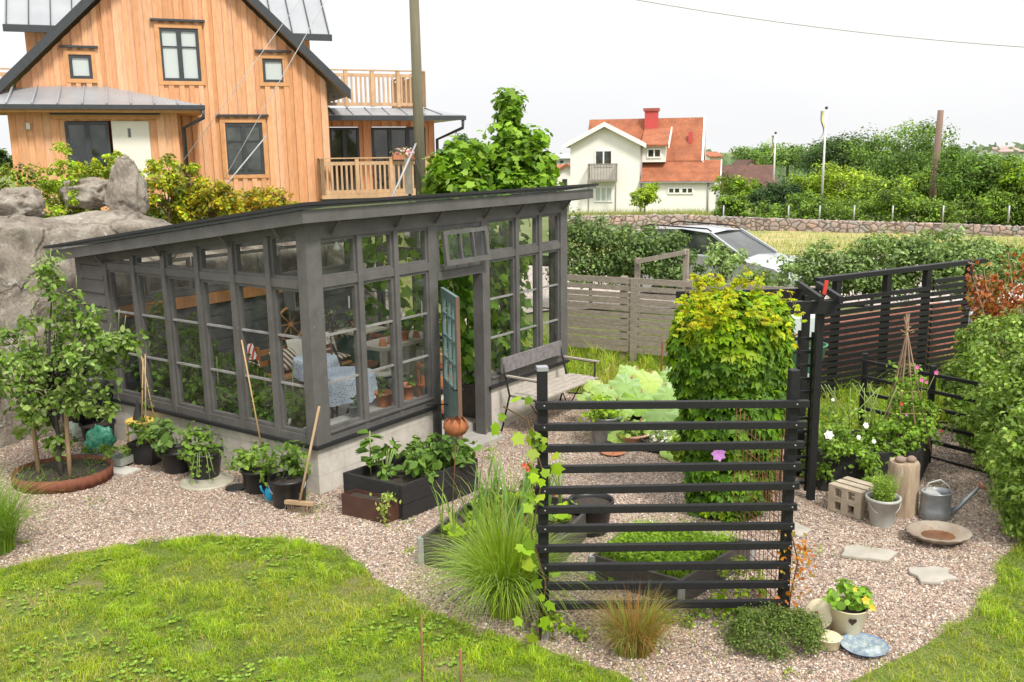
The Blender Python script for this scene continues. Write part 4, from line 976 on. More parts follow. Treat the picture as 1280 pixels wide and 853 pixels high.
# dormer between wing and main slope
da, dz0_ = w_(806, 200, .6); db, dz1_ = w_(834, 183, .6)
m = MB(); WF.box(m, wr+.01, db-.15, .8, 5, dz0_-.2, dz1_); dm = m.build('dormer', WHITE, wh)
m = MB(); dtz = w_(842, 162, 3.6)[1]; slab(m, [WF.P(wr+.01, .4, dz1_), WF.P(db+.1, .4, dz1_), WF.P(db+.1, 4.0, dtz), WF.P(wr+.01, 4.0, dtz)]); m.build('roof', TILE, dm)
m = MB(); m.hexa([WF.P(db+.11, .35, dz1_-.15), WF.P(db+.2, .35, dz1_-.15), WF.P(db+.2, 4.0, dtz-.15), WF.P(db+.11, 4.0, dtz-.15), WF.P(db+.11, .35, dz1_+.22), WF.P(db+.2, .35, dz1_+.22), WF.P(db+.2, 4.0, dtz+.22), WF.P(db+.11, 4.0, dtz+.22)]); m.build('barge_board', WTR, dm)
def ww(u0, v0, u1, v1, d, cols=2, glass=None):
    a0, z1 = w_(u0, v0, d); a1, z0 = w_(u1, v1, d); m = MB(); r = .09
    for x0, x1, y0, y1 in ((a0-r, a0+r*.4, z0-r, z1+r), (a1-r*.4, a1+r, z0-r, z1+r), (a0, a1, z1-r*.4, z1+r), (a0, a1, z0-r, z0+r*.4)): WF.box(m, x0, x1, d-.08, d-.005, y0, y1)
    for k in range(1, cols): c = a0+(a1-a0)*k/cols; WF.box(m, c-.06, c+.06, d-.07, d-.006, z0, z1)
    f = m.build('window', WTR, wh); m = MB(); WF.rect(m, a0, a1, d-.03, z0, z1); m.build('pane', glass or WDARK, f)
ww(744.5, 189, 764.5, 207, 0, 2); ww(744.5, 234.5, 764.5, 251.5, 0, 3, WCURT); ww(810, 187, 825.5, 196.5, .8, 2)
ww(836, 235.5, 849.5, 241.5, 0, 2); ww(852.5, 235.5, 865.5, 241.5, 0, 2)
GREYW = pm('grey_wood', (.30, .27, .23), (.22, .19, .16), 4, .9, .3, fine=20)
b0, bz0 = w_(735.5, 226.5, -1); b1, bz1 = w_(769.5, 206, -1); m = MB()
for k in range(19): s = b0+(b1-b0)*k/18; m.bar(WF.P(s, -1, bz0+.1), WF.P(s, -1, bz1), .07, .04)
WF.box(m, b0-.05, b1+.05, -1.08, -.97, bz1, bz1+.1); WF.box(m, b0-.05, b1+.05, -1.08, .0, bz0-.05, bz0+.1)
for s in (b0, b1):
    for k in range(5): m.bar(WF.P(s, -.8+k*.19, bz0+.1), WF.P(s, -.8+k*.19, bz1), .05, .05)
    WF.box(m, s-.05, s+.05, -1, 0, bz1, bz1+.1); WF.box(m, s-.06, s+.06, -1.05, -.93, bz0-2.6, bz0)
m.build('balcony', GREYW, wh)
c0, cz0 = w_(806, 158, 4.2); c1, cz1 = w_(822.5, 139, 4.2); m = MB(); WF.box(m, c0, c1, 3.9, 4.9, cz0-1, cz1); ch = m.build('chimney', pm('red_chimney', (.55, .08, .07), (.45, .07, .06), 2, .7, .1), wh)
m = MB(); WF.box(m, c0-.12, c1+.12, 3.8, 5.0, cz1, cz1+.25); m.build('cap', pm('red_cap', (.40, .10, .08), None, 2, .6, 0), ch)
c0, cz0 = w_(860.5, 175, 3); c1, cz1 = w_(866, 165, 3); m = MB(); WF.box(m, c0, c1, 2.9, 3.3, cz0-.3, cz1); m.build('roof_vent', MATS['red_chimney'], wh)
for u in (801.5, 885):
    m = MB(); s = w_(u, 240)[0]; m.tube([WF.P(s, -.08, zb), WF.P(s, -.08, zEv if u > 850 else ze)], .06, 6); m.build('downpipe', MATS['gutter_grey'], wh)
# neighbours far away
def simple_house(label, u0, u1, vtop, vridge, vbase, y, deg, rmat, wmat, wins, gable=False, depth=7):
    F_ = Frame(D((u0+u1)/2, vbase, y), deg); a0 = F_.px(u0, vbase)[0]; a1 = F_.px(u1, vbase)[0]; ztop = F_.px((u0+u1)/2, vtop)[1]; zr = F_.px((u0+u1)/2, vridge)[1]; z0 = min(T(F_.P0.x, F_.P0.y), F_.P0.z)-.5
    t = thing('house', label, 'house', F_.P((a0+a1)/2, depth/2, z0))
    m = MB(); rm = MB()
    if gable:
        mid = (a0+a1)/2; m.prism([F_.P(a0, 0, z0), F_.P(a1, 0, z0), F_.P(a1, 0, ztop), F_.P(mid, 0, zr), F_.P(a0, 0, ztop)], F_.n*depth)
        kk = (zr-ztop)/(mid-a0)
        for a, za, b2, zb2 in ((a0-.4, ztop-.4*kk, mid, zr), (mid, zr, a1+.4, ztop-.4*kk)): slab(rm, [F_.P(a, -.4, za), F_.P(b2, -.4, zb2), F_.P(b2, depth, zb2), F_.P(a, depth, za)], .2)
    else:
        F_.box(m, a0, a1, 0, depth, z0, ztop); m.prism([F_.P(a0+.05, 0, ztop), F_.P(a0+.05, depth, ztop), F_.P(a0+.05, depth/2, zr-.1)], F_.e*(a1-a0-.1))
        slab(rm, [F_.P(a0-.3, -.5, ztop-.2), F_.P(a1+.3, -.5, ztop-.2), F_.P(a1+.3, depth/2, zr), F_.P(a0-.3, depth/2, zr)]); slab(rm, [F_.P(a0-.3, depth/2, zr), F_.P(a1+.3, depth/2, zr), F_.P(a1+.3, depth+.5, ztop-.2), F_.P(a0-.3, depth+.5, ztop-.2)])
    m.build('wall', wmat, t); rm.build('roof', rmat, t)
    for (x0, y0, x1, y1) in wins:
        m = MB(); p, q = F_.px(x0, y1), F_.px(x1, y0); F_.box(m, p[0], q[0], -.06, -.01, p[1], q[1]); m.build('window', WDARK, t)
    return t
GREYB = pm('grey_cladding', (.48, .50, .52), (.42, .44, .46), 1, .8, .05)
simple_house('long pale grey building far off, left of the white house', 676, 716, 197, 194, 214, 140, 3, GREYB, GREYB, [(700, 201, 704, 204)])
simple_house('low building with a red roof beside the white house', 668, 711, 216, 208, 245, 100, -10, TILE, WHITE, [])
simple_house('small white gabled house half hidden left of the white house', 694, 724, 217, 207, 250, 96, -12, TILE, WHITE, [(703, 224, 709, 232)], True)
simple_house('house with a dark brown tiled roof between the white house and the trees', 903, 969, 236, 209, 262, 92, -4, TILEB, WHITE, [])
simple_house('small white gable rising behind the brown tiled roof', 930, 946, 209, 202, 230, 110, 5, TILEB, WHITE, [], True, 5)
simple_house('distant pinkish roof above the trees at the right edge', 1247, 1275, 189, 184, 215, 160, 3, pm('pink_roof', (.45, .33, .30), None, 3, .9, 0), WHITE, [])
simple_house('distant red roof just right of the white house', 887, 900, 195, 191, 215, 130, 3, TILE, WHITE, [], False, 6)
# ------------------------------------------------------------------ flagpoles and old pole
FW = pm('flagpole_white', (.82, .82, .80), None, 3, .4, 0)
def flagpole(u, v0, v1, y, label, cols, vf, flip=1):
    p = D(u, v0, y); q = D(u, v1, y); t = thing('flagpole', label, 'flagpole', (p.x, p.y, q.z-1.5))
    m = MB(); m.tube([(p.x, p.y, q.z-1.5), (p.x, p.y, p.z)], [.09, .05], 8); m.build('pole', FW, t)
    m = MB(); m.lathe((p.x, p.y, p.z), [(.02, 0), (.10, .05), (.10, .15), (.02, .2)], 10); m.build('finial', DARKF, t)
    z1 = D(u, vf, y).z; n = 12
    for i, c in enumerate(cols):
        m = MB(); x0 = .06+i*.10; vs = []
        for k in range(n+1):
            t_ = k/n; z = p.z-.1-(p.z-z1)*t_; o = .22*math.sin(t_*7)*t_+.05; wd = .16*(1-t_*.7)/1.2
            vs += [(p.x-flip*(o+x0), p.y+.05*math.sin(t_*9+i), z), (p.x-flip*(o+x0+wd), p.y+.05*math.sin(t_*9+i+.5), z)]
        m._add(vs, [(2*k, 2*k+1, 2*k+3, 2*k+2) for k in range(n)], True); m.build('pennant', pm('flag_'+str(c), c, None, 3, .8, 0), t)
flagpole(1033, 137, 232, 62, 'tall white flagpole with a limp striped pennant above the hedge trees', [(.75, .65, .2), (.15, .2, .3)], 172)
flagpole(969.5, 168, 210, 75, 'white flagpole left of the taller flagpole near the brown roof', [(.1, .15, .35), (.75, .6, .08)], 195)
flagpole(1184.5, 162, 196, 90, 'short flagpole with a dark flag right of the bare wooden pole', [(.15, .2, .15), (.55, .55, .5)], 176)
p = D(1176, 138, 60); q = D(1171, 210, 60); m = MB(); m.tube([(q.x-.15, q.y, q.z-3), (p.x, p.y, p.z)], [.24, .18], 12)
tag(m.build('utility_pole', pm('old_pole', (.24, .16, .12), (.16, .11, .085), 5, .9, .3, stretch=(1, 1, .1)), None), 'bare brown wooden pole rising above the trees at the right', 'pole')
# ------------------------------------------------------------------ dry stone wall with fence posts on it
m_, nt, b = newmat('stone_wall'); v = coords(nt, (1, 1, 1.4)); vo = N(nt, 'ShaderNodeTexVoronoi'); vo.inputs['Scale'].default_value = 2.6; nt.links.new(v, vo.inputs[0])
sp = N(nt, 'ShaderNodeSeparateColor'); nt.links.new(vo.outputs['Color'], sp.inputs[0]); ve = N(nt, 'ShaderNodeTexVoronoi', feature='DISTANCE_TO_EDGE'); ve.inputs['Scale'].default_value = 2.6; nt.links.new(v, ve.inputs[0])
c = rampn(nt, sp.outputs[0], [(0, (.28, .22, .20)), (.35, (.42, .32, .29)), (.6, (.36, .34, .32)), (.8, (.50, .35, .28)), (1, (.30, .29, .28))])
c = mixc(nt, 1, c, rampn(nt, ve.outputs[0], [(0, (.18, .16, .14)), (.12, (1, 1, 1))]), 'MULTIPLY'); c = mixc(nt, .4, c, rampn(nt, noise(nt, v, 12, 5), [(.3, (.5, .5, .5)), (.7, (1.2, 1.2, 1.2))]), 'MULTIPLY')
nt.links.new(c, b.inputs['Base Color']); b.inputs['Roughness'].default_value = .95; bump(nt, b, ve.outputs[0], .8, .08)
m = MB(); top = [(690, 270.5, 53), (850, 268.5, 53), (940, 272, 51), (1024, 275, 49.5), (1110, 277.5, 48), (1200, 280, 46), (1330, 285, 44)]
vs = []; segs = []
for i in range(len(top)-1):
    for k in range(30):
        t = k/30; u = top[i][0]+(top[i+1][0]-top[i][0])*t; v_ = top[i][1]+(top[i+1][1]-top[i][1])*t; y = top[i][2]+(top[i+1][2]-top[i][2])*t; segs.append(D(u, v_, y))
for i, p in enumerate(segs):
    j = .05*mnoise.noise(Vector((i*.9, 0, 0))); zb_ = T(p.x, p.y)-.3
    for d, z in ((-.25, zb_), (-.2+j, p.z-.25), (-.17+j, p.z-.03), (.2, p.z-.0+j), (.3, zb_)): vs.append((p.x, p.y+d, z+(j if z > zb_ else 0)))
m._add(vs, [(i*5+k, (i+1)*5+k, (i+1)*5+k+1, i*5+k+1) for i in range(len(segs)-1) for k in range(4)], False)
tag(m.build('stone_wall', m_), 'long low reddish dry-stone wall beyond the yard and the dry grass', 'wall')
wm = thing('fence', 'thin wire fence of grey metal posts along the top of the stone wall', 'fence', segs[90])
fps = [(712, 53), (904, 51.5), (985, 50.5), (1024, 50), (1067, 49.2), (1115, 48.4), (1178, 47.2), (1260, 45.8)]
for u, y in fps:
    p = D(u, 279, y+.3); q = D(u, 257, y+.3); part('post', pm('galvanised', (.45, .46, .46), (.36, .37, .37), 5, .5, .1, metal=.4), wm, lambda m: m.tube([p, (p.x, p.y, q.z)], .04, 6))
BLK = pm('black_stain', (.013, .013, .014), (.008, .008, .009), 8, .55, .3, stretch=(3, 3, 3), wear=(.05, .045, .04), wearlim=.72, spec=.35)
# ------------------------------------------------------------------ front trellis fence
a = G(680, 797); b_ = G(978, 772); fdir = (b_-a).normalized(); 
ff = thing('trellis_fence', 'black-stained open fence of eleven horizontal battens in front of the vegetable beds', 'fence', (a+b_)/2)
fn_ = Vector((fdir.y, -fdir.x, 0))
m = MB(); m.bar(a+UP*-.1, a+UP*2.08, .07, .07, up=fdir); p1 = m.build('post', BLK, ff, bevel=.004)
m = MB(); m.bar(b_+UP*-.1, b_+UP*2.00, .07, .07, up=fdir); m.build('post', BLK, ff, bevel=.004)
m = MB(); m.bar(a+UP*2.081, a+UP*2.11, .08, .08, up=fdir); m.build('post_cap', pm('galv_cap', (.4, .4, .42), None, 5, .4, 0, metal=.5), p1)
m = MB(); m.bar(a-UP*.02+fn_*.041, a+UP*.13+fn_*.041, .06, .008, up=fn_); m.build('ground_anchor', MATS['galv_cap'], p1)
fr_ = Frame((a.x, a.y, 0), math.degrees(math.atan2(fdir.y, fdir.x)))
# batten heights read off at both posts
zl = [fr_.px(675, v, -.06)[1] for v in (507, 534, 561, 587, 613.5, 637.5, 661, 686, 709.5, 733, 757.5)]
zr = [fr_.px(990, v, -.06)[1] for v in (505, 531, 556, 582, 607, 633, 657, 681, 705.5, 729.5, 753)]
ln = (b_-a).length
for i, (z0, z1) in enumerate(zip(zl, zr)):
    e0, e1 = -.06-.01*(i % 3), ln+.10-.012*i
    zA = z0+(z1-z0)*(e0/ln); zB = z0+(z1-z0)*(e1/ln)
    m = MB(); m.hexa([fr_.P(e, d, z+dz) for dz in (-.028, .026) for e, d, z in ((e0, -.083, zA), (e1, -.083, zB), (e1, -.037, zB), (e0, -.037, zA))])
    bt = m.build('batten', BLK, ff, bevel=.003)
    for e, z in ((0, z0), (ln, z1)):
        m = MB(); m.tube([fr_.P(e, -.0815, z), fr_.P(e, -.0865, z)], .007, 8); m.build('screw', MATS['galv_cap'], bt)
# climbing vine on the left post
def vine(label, pts, leafn, size, cols, kind='maple', name='vine', spread=.12, stem=(.12, .07, .03), r=.006):
    t = thing(name, label, 'plant', (pts[0][0], pts[0][1], pts[0][2]))
    m = MB(); m.tube(pts, r, 5); m.build('stem', pm('stem_'+str(stem), stem, None, 9, .9, 0), t)
    P = []; Nn = []
    for i in range(leafn):
        k = NR.randint(0, len(pts)-1); f = NR.rand(); q = Vector(pts[k]).lerp(Vector(pts[k+1]), f)
        P.append(np.array(q)+NR.normal(size=3)*spread*np.array([1, .6, .8])); Nn.append(NR.normal(size=3)*.5+np.array([0, -.7, .6]))
    tri_obj('leaves', leaves('', P, Nn, size*(.6+.6*NR.rand(leafn)), palette(leafn, cols), kind), t); return t
z0 = a+Vector((-.03, -.12, 0))
vine('young vine with lobed yellow-green leaves climbing the left post of the front black fence', [z0+UP*.05, z0+Vector((.04, 0, .5)), z0+Vector((-.06, -.02, .9)), z0+Vector((.03, 0, 1.35)), z0+Vector((-.08, 0, 1.75)), z0+Vector((-.25, 0, 1.85))], 46, .09, [(.22, .36, .04), (.28, .42, .05), (.34, .44, .07), (.18, .30, .035)], spread=.08)
# ------------------------------------------------------------------ grey slatted fence behind the bench
WOODG = pm('silvered_wood', (.38, .325, .265), (.22, .185, .15), 5, .9, .5, stretch=(2, 2, 9), fine=16)
ga = G(700, 432, .22); gb = G(843, 446, .22); g = Frame((ga.x, ga.y, 0), math.degrees(math.atan2(gb.y-ga.y, gb.x-ga.x)))
gl = (gb-ga).length; gl2 = gl*2.05
gf = thing('slatted_fence', 'weathered grey horizontal board fence with bright gaps behind the garden bench', 'fence', (ga+gb)/2-UP*.22)
tl = g.px(712, 341)[1]; tr2 = g.px(856, 351)[1]
print('grey fence', ga, gb, tl, tr2)
zt_ = (tl+tr2)/2
edges = [0, .07, .13, .19, .245, .31, .37, .44, .50, .56, .63, .69, .755, .82, .885, .945, 1]
m = MB(); H_ = zt_-.22; n = 11
gap = [.018]*n
for i in (1, 2, 5): gap[-i-1] = .035
for i in range(n):
    z0 = .22+H_*i/n; z1 = .22+H_*(i+1)/n-gap[i]
    for j in range(3):
        s0, s1 = gl2*j/3+.004, gl2*(j+1)/3-.004; o = R.uniform(-.008, .008)
        g.box(m, s0, s1, -.025+R.uniform(-.003, .003), .0, z0+o, z1+o)
m.build('slat_panel', WOODG, gf)
for s in (.02, gl*.56, gl*1.1, gl2-.05):
    m = MB(); g.box(m, s-.05, s+.05, .002, .10, -.1, zt_+.0); m.build('post', WOODG, gf)
sp = g.px(793, 400)[0]; m = MB(); g.box(m, sp-.06, sp+.06, -.045, -.026, -.1, zt_-.02); m.build('cover_board', WOODG, gf)
hr = thing('handrail', 'bare wooden handrail frame standing above the grey slatted fence', 'handrail', g.P(g.px(826, 400)[0], .25, 0))
for u, v0 in ((796, 323), (857, 312)):
    s, z = g.px(u, v0, .2); m = MB(); g.box(m, s-.04, s+.04, .2, .28, -.1, z); m.build('post', WOODG, hr)
(s0, z0), (s1, z1) = g.px(797, 327, .2), g.px(858, 315, .2); m = MB(); m.bar(g.P(s0, .16, z0), g.P(s1, .16, z1), .06, .08); m.build('rail', WOODG, hr)
# ------------------------------------------------------------------ black slatted fence at the right with raised top rail
ba = G(1025, 500, .08); bb = G(1216, 462, .08); k = Frame((ba.x, ba.y, 0), math.degrees(math.atan2(bb.y-ba.y, bb.x-ba.x))); kl = (bb-ba).length
bf = thing('slatted_fence', 'tall black slatted fence with an open rail along its top, beside the rusty shrub', 'fence', (ba+bb)/2-UP*.08)
zL = k.px(1027, 372)[1]; zM = k.px(1161, 356)[1]; zR = k.px(1220, 346)[1]; sM = k.px(1161, 400)[0]
print('black fence', ba, bb, kl, zL, zM, zR)
def spanel(s0, s1, z0, z1, n, d=0):
    m = MB(); p = (z1-z0)/n
    for i in range(n): k.box(m, s0, s1, d-.03, d, z0+p*i, z0+p*i+p*.68)
    m.build('slat_panel', BLK, bf)
spanel(-.05, sM, .08, zL, 16); spanel(sM+.01, kl+.05, .14, zL+.10, 16, -.01)
for u in (1047, 1109, 1158, 1210):
    s = k.px(u, 400)[0]; zt2 = k.px(u, 346-(u-1047)*.125)[1]; m = MB(); k.box(m, s-.05, s+.05, .002, .09, -.1, zt2); m.build('post', BLK, bf)
(s0, z0), (s1, z1) = k.px(1024, 351), k.px(1232, 326); m = MB(); m.bar(k.P(s0, .045, z0), k.P(s1, .045, z1), .11, .07); m.build('top_rail', BLK, bf)
# red brick stack and things behind it
t = thing('brick_stack', 'stack of red bricks glimpsed through the black slatted fence', 'bricks', k.P(kl*.55, 1.0, 0)); 
m = MB()
for r_ in range(11):
    for c in range(14):
        k.box(m, .9+c*.235+(.1 if r_ % 2 else 0), .9+c*.235+.225+(.1 if r_ % 2 else 0), .75, 1.15, .05+r_*.085, .05+r_*.085+.078)
m.build('bricks', pm('red_brick', (.45, .16, .10), (.34, .11, .07), 4, .9, .3), t)
# IBC-like water tank and green tub behind the arch
tk = D(990, 470, 12.6); t = thing('water_tank', 'cloudy pale plastic water tank behind the arch beside the black fence', 'tank', (tk.x, tk.y, 0))
m = MB(); c = Vector((tk.x, tk.y, 0)); z0 = D(1003, 440, 12.6).z; z1 = D(1003, 388, 12.6).z
m.box(c.x-.42, c.y-.3, max(.15, z0-.35), c.x+.26, c.y+.4, z1); m.build('tank', pm('milky_plastic', (.60, .66, .64), (.50, .56, .54), 3, .35, .05), t, bevel=.06)
m = MB(); m.box(c.x-.40, c.y-.28, .02, c.x+.24, c.y+.38, max(.14, z0-.36)); m.build('base', BLK, t)
m = MB(); m.lathe((c.x-.08, c.y+.05, z1), [(.1, 0), (.1, .06), (.0, .07)], 16); m.build('lid', BLK, t)
gt = D(1004, 462, 11.9); t = thing('tub', 'green plastic tub full of plants below the pale water tank', 'tub', (gt.x, gt.y, 0)); z1 = D(1004, 430, 11.9).z
m = MB(); m.lathe((gt.x, gt.y, 0), [(.20, z1-.35), (.28, z1-.02), (.30, z1), (.27, z1)], 20); m.lathe((gt.x, gt.y, 0), [(.05, 0), (.05, z1-.34)], 8); m.build('tub', pm('green_plastic', (.06, .22, .12), None, 5, .4, 0), t)
P, Nn = shell_pts((gt.x, gt.y, z1), (.25, .25, .15), 60); tri_obj('plants', leaves('', P, Nn, .09, palette(60, GR['mid']+[(.6, .2, .05)])), t)
# ------------------------------------------------------------------ pergola arch
ar = thing('garden_arch', 'black wooden arch with lattice sides, half buried in golden creeper', 'arch', G(985, 622))
R1 = G(1013, 624); R2 = R1+Vector((.10, .75, 0)); zt3 = D(1020, 383, R1.y).z; L1 = G(875, 630); L2 = L1+Vector((.10, .75, 0))
print('arch', R1, zt3)
for p in (R1, R2, L2): m = MB(); m.bar(p-UP*.1, p+UP*zt3, .075, .075, up=Vector((1, 0, 0))); m.build('post', BLK, ar, bevel=.004)
for p, q in ((L1+Vector((.05, -.06, 0)), R1+Vector((.14, -.06, 0))), (L2+Vector((-.25, .06, 0)), R2+Vector((.14, .06, 0)))):
    m = MB(); m.bar(p+UP*(zt3+.0), q+UP*(zt3+.0), .035, .13); m.build('beam', BLK, ar)
for i in (4.2, 5):
    x = L1.x+.1+i*(R1.x-L1.x+.02)/5; m = MB(); m.bar((x, L1.y-.15, zt3+.10), (x+.12, L1.y+.95, zt3+.10), .04, .07); m.build('cross_beam', BLK, ar)
for P_, Q_ in ():
    m = MB()
    for i in range(1, 4): p = P_.lerp(Q_, i/4); m.bar(p+UP*.15, p+UP*(zt3-.28), .03, .03, up=Vector((1, 0, 0)))
    for i in range(10): z = .2+i*(zt3-.5)/9.3; m.bar(P_+UP*z+Vector((.032, 0, 0)), Q_+UP*z+Vector((.032, 0, 0)), .02, .035)
    m.build('lattice', BLK, ar)
# narrow lattice panel left of the right-hand post
m = MB(); q0 = R1+Vector((-.30, .12, 0))
for i in range(3): p = q0+Vector((.14*i, 0, 0)); m.bar(p+UP*.05, p+UP*(zt3-.25-.02*i), .028, .028, up=Vector((1, 0, 0)))
for i in range(12): z = .15+i*(zt3-.5)/11; m.bar(q0+Vector((-.04, -.03, z)), q0+Vector((.32, -.03, z)), .02, .03)
m.build('lattice', BLK, ar)
part('gate_tag', pm('red_paint', (.6, .05, .03), None, 4, .5, 0), ar, lambda m: m.bar(R1+Vector((.03, 0, zt3+.12)), R1+Vector((.05, 0, zt3+.26)), .035, .02))
# rusty reinforcement mesh carrying the creeper
RUST = pm('rust', (.20, .075, .035), (.12, .045, .022), 8, .9, .5)
ra, rb_ = G(948, 690), G(985, 765)
ra = Vector((b_.x-.18, b_.y+.95, 0)); rb_ = Vector((b_.x-.03, b_.y+.12, 0))
t = thing('wire_mesh', 'rusty reinforcement mesh standing between the creeper and the right fence post', 'wire mesh', (ra+rb_)/2)
m = MB(); d = rb_-ra
for i in range(12): p = ra+d*i/11; m.tube([p+UP*-.03, p+UP*(1.25+.25*(1-i/11))], .003, 5)
for i in range(8): z = .1+i*.17; m.tube([ra+UP*z, rb_+UP*z], .004, 4)
m.build('mesh', RUST, t)
# ------------------------------------------------------------------ low black rail fence behind the sweet peas
la, lb2 = G(1076, 560), G(1205, 560)
la = D(1078, 505, 11.4); la.z = 0; lb2 = Vector((la.x+1.05, la.y-1.45, 0))
t = thing('rail_fence', 'low black fence with thin slanting rails between the sweet peas and the ivy hedge', 'fence', (la+lb2)/2)
zp = D(1078, 445, la.y).z
for i, s in enumerate((0, .5, 1)): p = la.lerp(lb2, s); m = MB(); m.bar(p-UP*.1, p+UP*(zp+.03), .06, .06, up=Vector((1, 0, 0))); m.build('post', BLK, t)
for i in range(6): z = zp-.06-i*.2; m = MB(); m.bar(la+UP*z+Vector((-.04, -.03, 0)), lb2+UP*(z-.02)+Vector((.0, -.045, 0)), .03, .04); m.build('rail', BLK, t)
# corrugated sheet leaning by the rusty shrub
p = D(1228, 420, 13.0); t0 = MB(); n = 60; vs = []
for j in range(2):
    for i in range(n+1): x = i/n*.5; vs.append((p.x-.2+x*.5, p.y+x*.9+.03*math.sin(i*1.3)*1, (p.z-.42)+j*.75))
t0._add(vs, [(i, i+1, n+2+i, n+1+i) for i in range(n)], True)
o = t0.build('corrugated_sheet', pm('corrugated', (.5, .5, .5), (.4, .4, .4), 5, .4, 0, metal=.5)); md = o.modifiers.new('s', 'SOLIDIFY'); md.thickness = .006
tag(o, 'upright piece of silvery corrugated sheet at the end of the black slatted fence', 'metal sheet')
p = D(1243, 418, 13.2); m = MB()
for i in range(9): m.box(p.x-.1, p.y, p.z-.5+i*.085, p.x+.13, p.y+.12, p.z-.5+i*.085+.076)
tag(m.build('brick_pile', MATS['red_brick']), 'short pile of red bricks beside the corrugated sheet', 'bricks')
# ------------------------------------------------------------------ silver car in the yard
cc = D(900, 335, 21.0); cx, cy = cc.x, cc.y; cz = T(cx, cy)
car = thing('parked_car', 'silver estate car parked in the yard behind the hedge', 'car', (cx, cy, cz))
ca = math.radians(-42); ce = Vector((math.cos(ca), math.sin(ca), 0)); cn = Vector((-math.sin(ca), math.cos(ca), 0))
def cp(x, y, z): return Vector((cx, cy, cz))+ce*x+cn*y+UP*z
SIL = pm('silver_paint', (.50, .52, .54), (.46, .48, .50), 2, .22, 0, metal=.35)
body = [(-2.15, .32), (-2.2, .55), (-2.12, .88), (-1.9, .97), (.75, .97), (1.05, .93), (1.85, .80), (2.12, .62), (2.15, .35), (1.95, .22), (-2.0, .22)]
m = MB(); m.smooth = True; ys = [(-.87, .94, -.02), (-.78, 1, .0), (0, 1.0, .03), (.78, 1, 0), (.87, .94, -.02)]
vs = [cp(x*s, y, z+dz*(z > .6)) for (y, s, dz) in ys for (x, z) in body]; nb = len(body)
m._add(vs, [(i*nb+j, i*nb+(j+1) % nb, (i+1)*nb+(j+1) % nb, (i+1)*nb+j) for i in range(4) for j in range(nb)], True)
m._add([cp(x*.94, -.87, z-.02*(z > .6)) for x, z in body], [tuple(range(nb))]); m._add([cp(x*.94, .87, z-.02*(z > .6)) for x, z in body], [tuple(range(nb-1, -1, -1))])
bd = m.build('body', SIL, car)
roof = [(-2.0, 1.30), (-1.6, 1.46), (-.6, 1.50), (.1, 1.44)]
m = MB(); m.smooth = True
cab = [(-2.12, .95), (-1.98, 1.30), (-1.6, 1.44), (-.6, 1.48), (.12, 1.42), (.98, .95)]
vs = []
for y, ins in ((-.74, 1), (.74, 1)):
    for x, z in cab: vs.append(cp(x, y*(1-.16*(z-.95)/.5), z))
nc = len(cab); m._add(vs, [(i, i+1, nc+i+1, nc+i) for i in range(nc-1)]+[tuple(range(nc-1, -1, -1)), tuple(range(nc, 2*nc))], False); m.build('window', WDARK, car)
m = MB()
vs = []
for y in (-.66, 0, .66):
    for x, z in ((-2.0, 1.31), (-1.6, 1.455), (-.6, 1.50), (.15, 1.43)): vs.append(cp(x, y, z+.03*(1-abs(y)/.66)))
m._add(vs, [(j*4+i, j*4+i+1, j*4+i+5, j*4+i+4) for j in range(2) for i in range(3)], True)
for s in (-1, 1):
    for xz in ([(.12, 1.44), (.98, .96)], [(-.75, 1.48), (-.70, .96)], [(-2.0, 1.33), (-2.12, .96)], [(-1.75, 1.45), (-1.7, .96)]):
        m.bar(cp(xz[0][0], s*.665, xz[0][1]), cp(xz[1][0], s*.76, xz[1][1]), .06, .05)
m.build('roof', SIL, car)
part('roof_rail', MATS['iron'], car, lambda m: m.tube([cp(-1.7, -.6, 1.50), (cp(-1.5, -.6, 1.56)), cp(0, -.6, 1.52), cp(.1, -.6, 1.47)], .018, 6))
part('roof_rail', MATS['iron'], car, lambda m: m.tube([cp(-1.7, .6, 1.50), (cp(-1.5, .6, 1.56)), cp(0, .6, 1.52), cp(.1, .6, 1.47)], .018, 6))
TYRE = pm('tyre', (.015, .015, .015), None, 9, .8, .1)
def disc(m, c, ax, r, wd, n=24):
    u = ax.orthogonal().normalized(); v = ax.cross(u); vs = []
    for s in (-1, 1):
        for i in range(n): t = 2*PI*i/n; vs.append(c+ax*s*wd/2+(u*math.cos(t)+v*math.sin(t))*r)
    m._add(vs, [tuple(range(n-1, -1, -1)), tuple(range(n, 2*n))]+[(i, (i+1) % n, n+(i+1) % n, n+i) for i in range(n)], False)
for x in (-1.35, 1.35):
    for s in (-1, 1):
        m = MB(); disc(m, cp(x, s*.78, .32), cn, .32, .22); wh_ = m.build('wheel', TYRE, car); m = MB(); disc(m, cp(x, s*.80, .32), cn, .19, .20); m.build('rim', SIL, wh_)
for s in (-1, 1): part('headlight', pm('lamp_glass', (.7, .72, .75), None, 3, .1, 0), car, lambda m: m.hexa([cp(1.9, s*.5, .55), cp(2.13, s*.5, .55), cp(1.95, s*.8, .57), cp(1.8, s*.8, .57), cp(1.85, s*.5, .74), cp(2.09, s*.5, .66), cp(1.93, s*.8, .70), cp(1.75, s*.8, .76)]))
part('bumper', BLK, car, lambda m: m.bar(cp(2.16, -.75, .42), cp(2.16, .75, .42), .08, .22))
part('side_mirror', BLK, car, lambda m: m.hexa([cp(x, y, z) for z in (.98, 1.10) for x, y in ((.70, -.98), (.82, -.98), (.82, -.80), (.70, -.80))]))
BARK = pm('bark', (.16, .12, .085), (.09, .07, .05), 9, .95, .6)
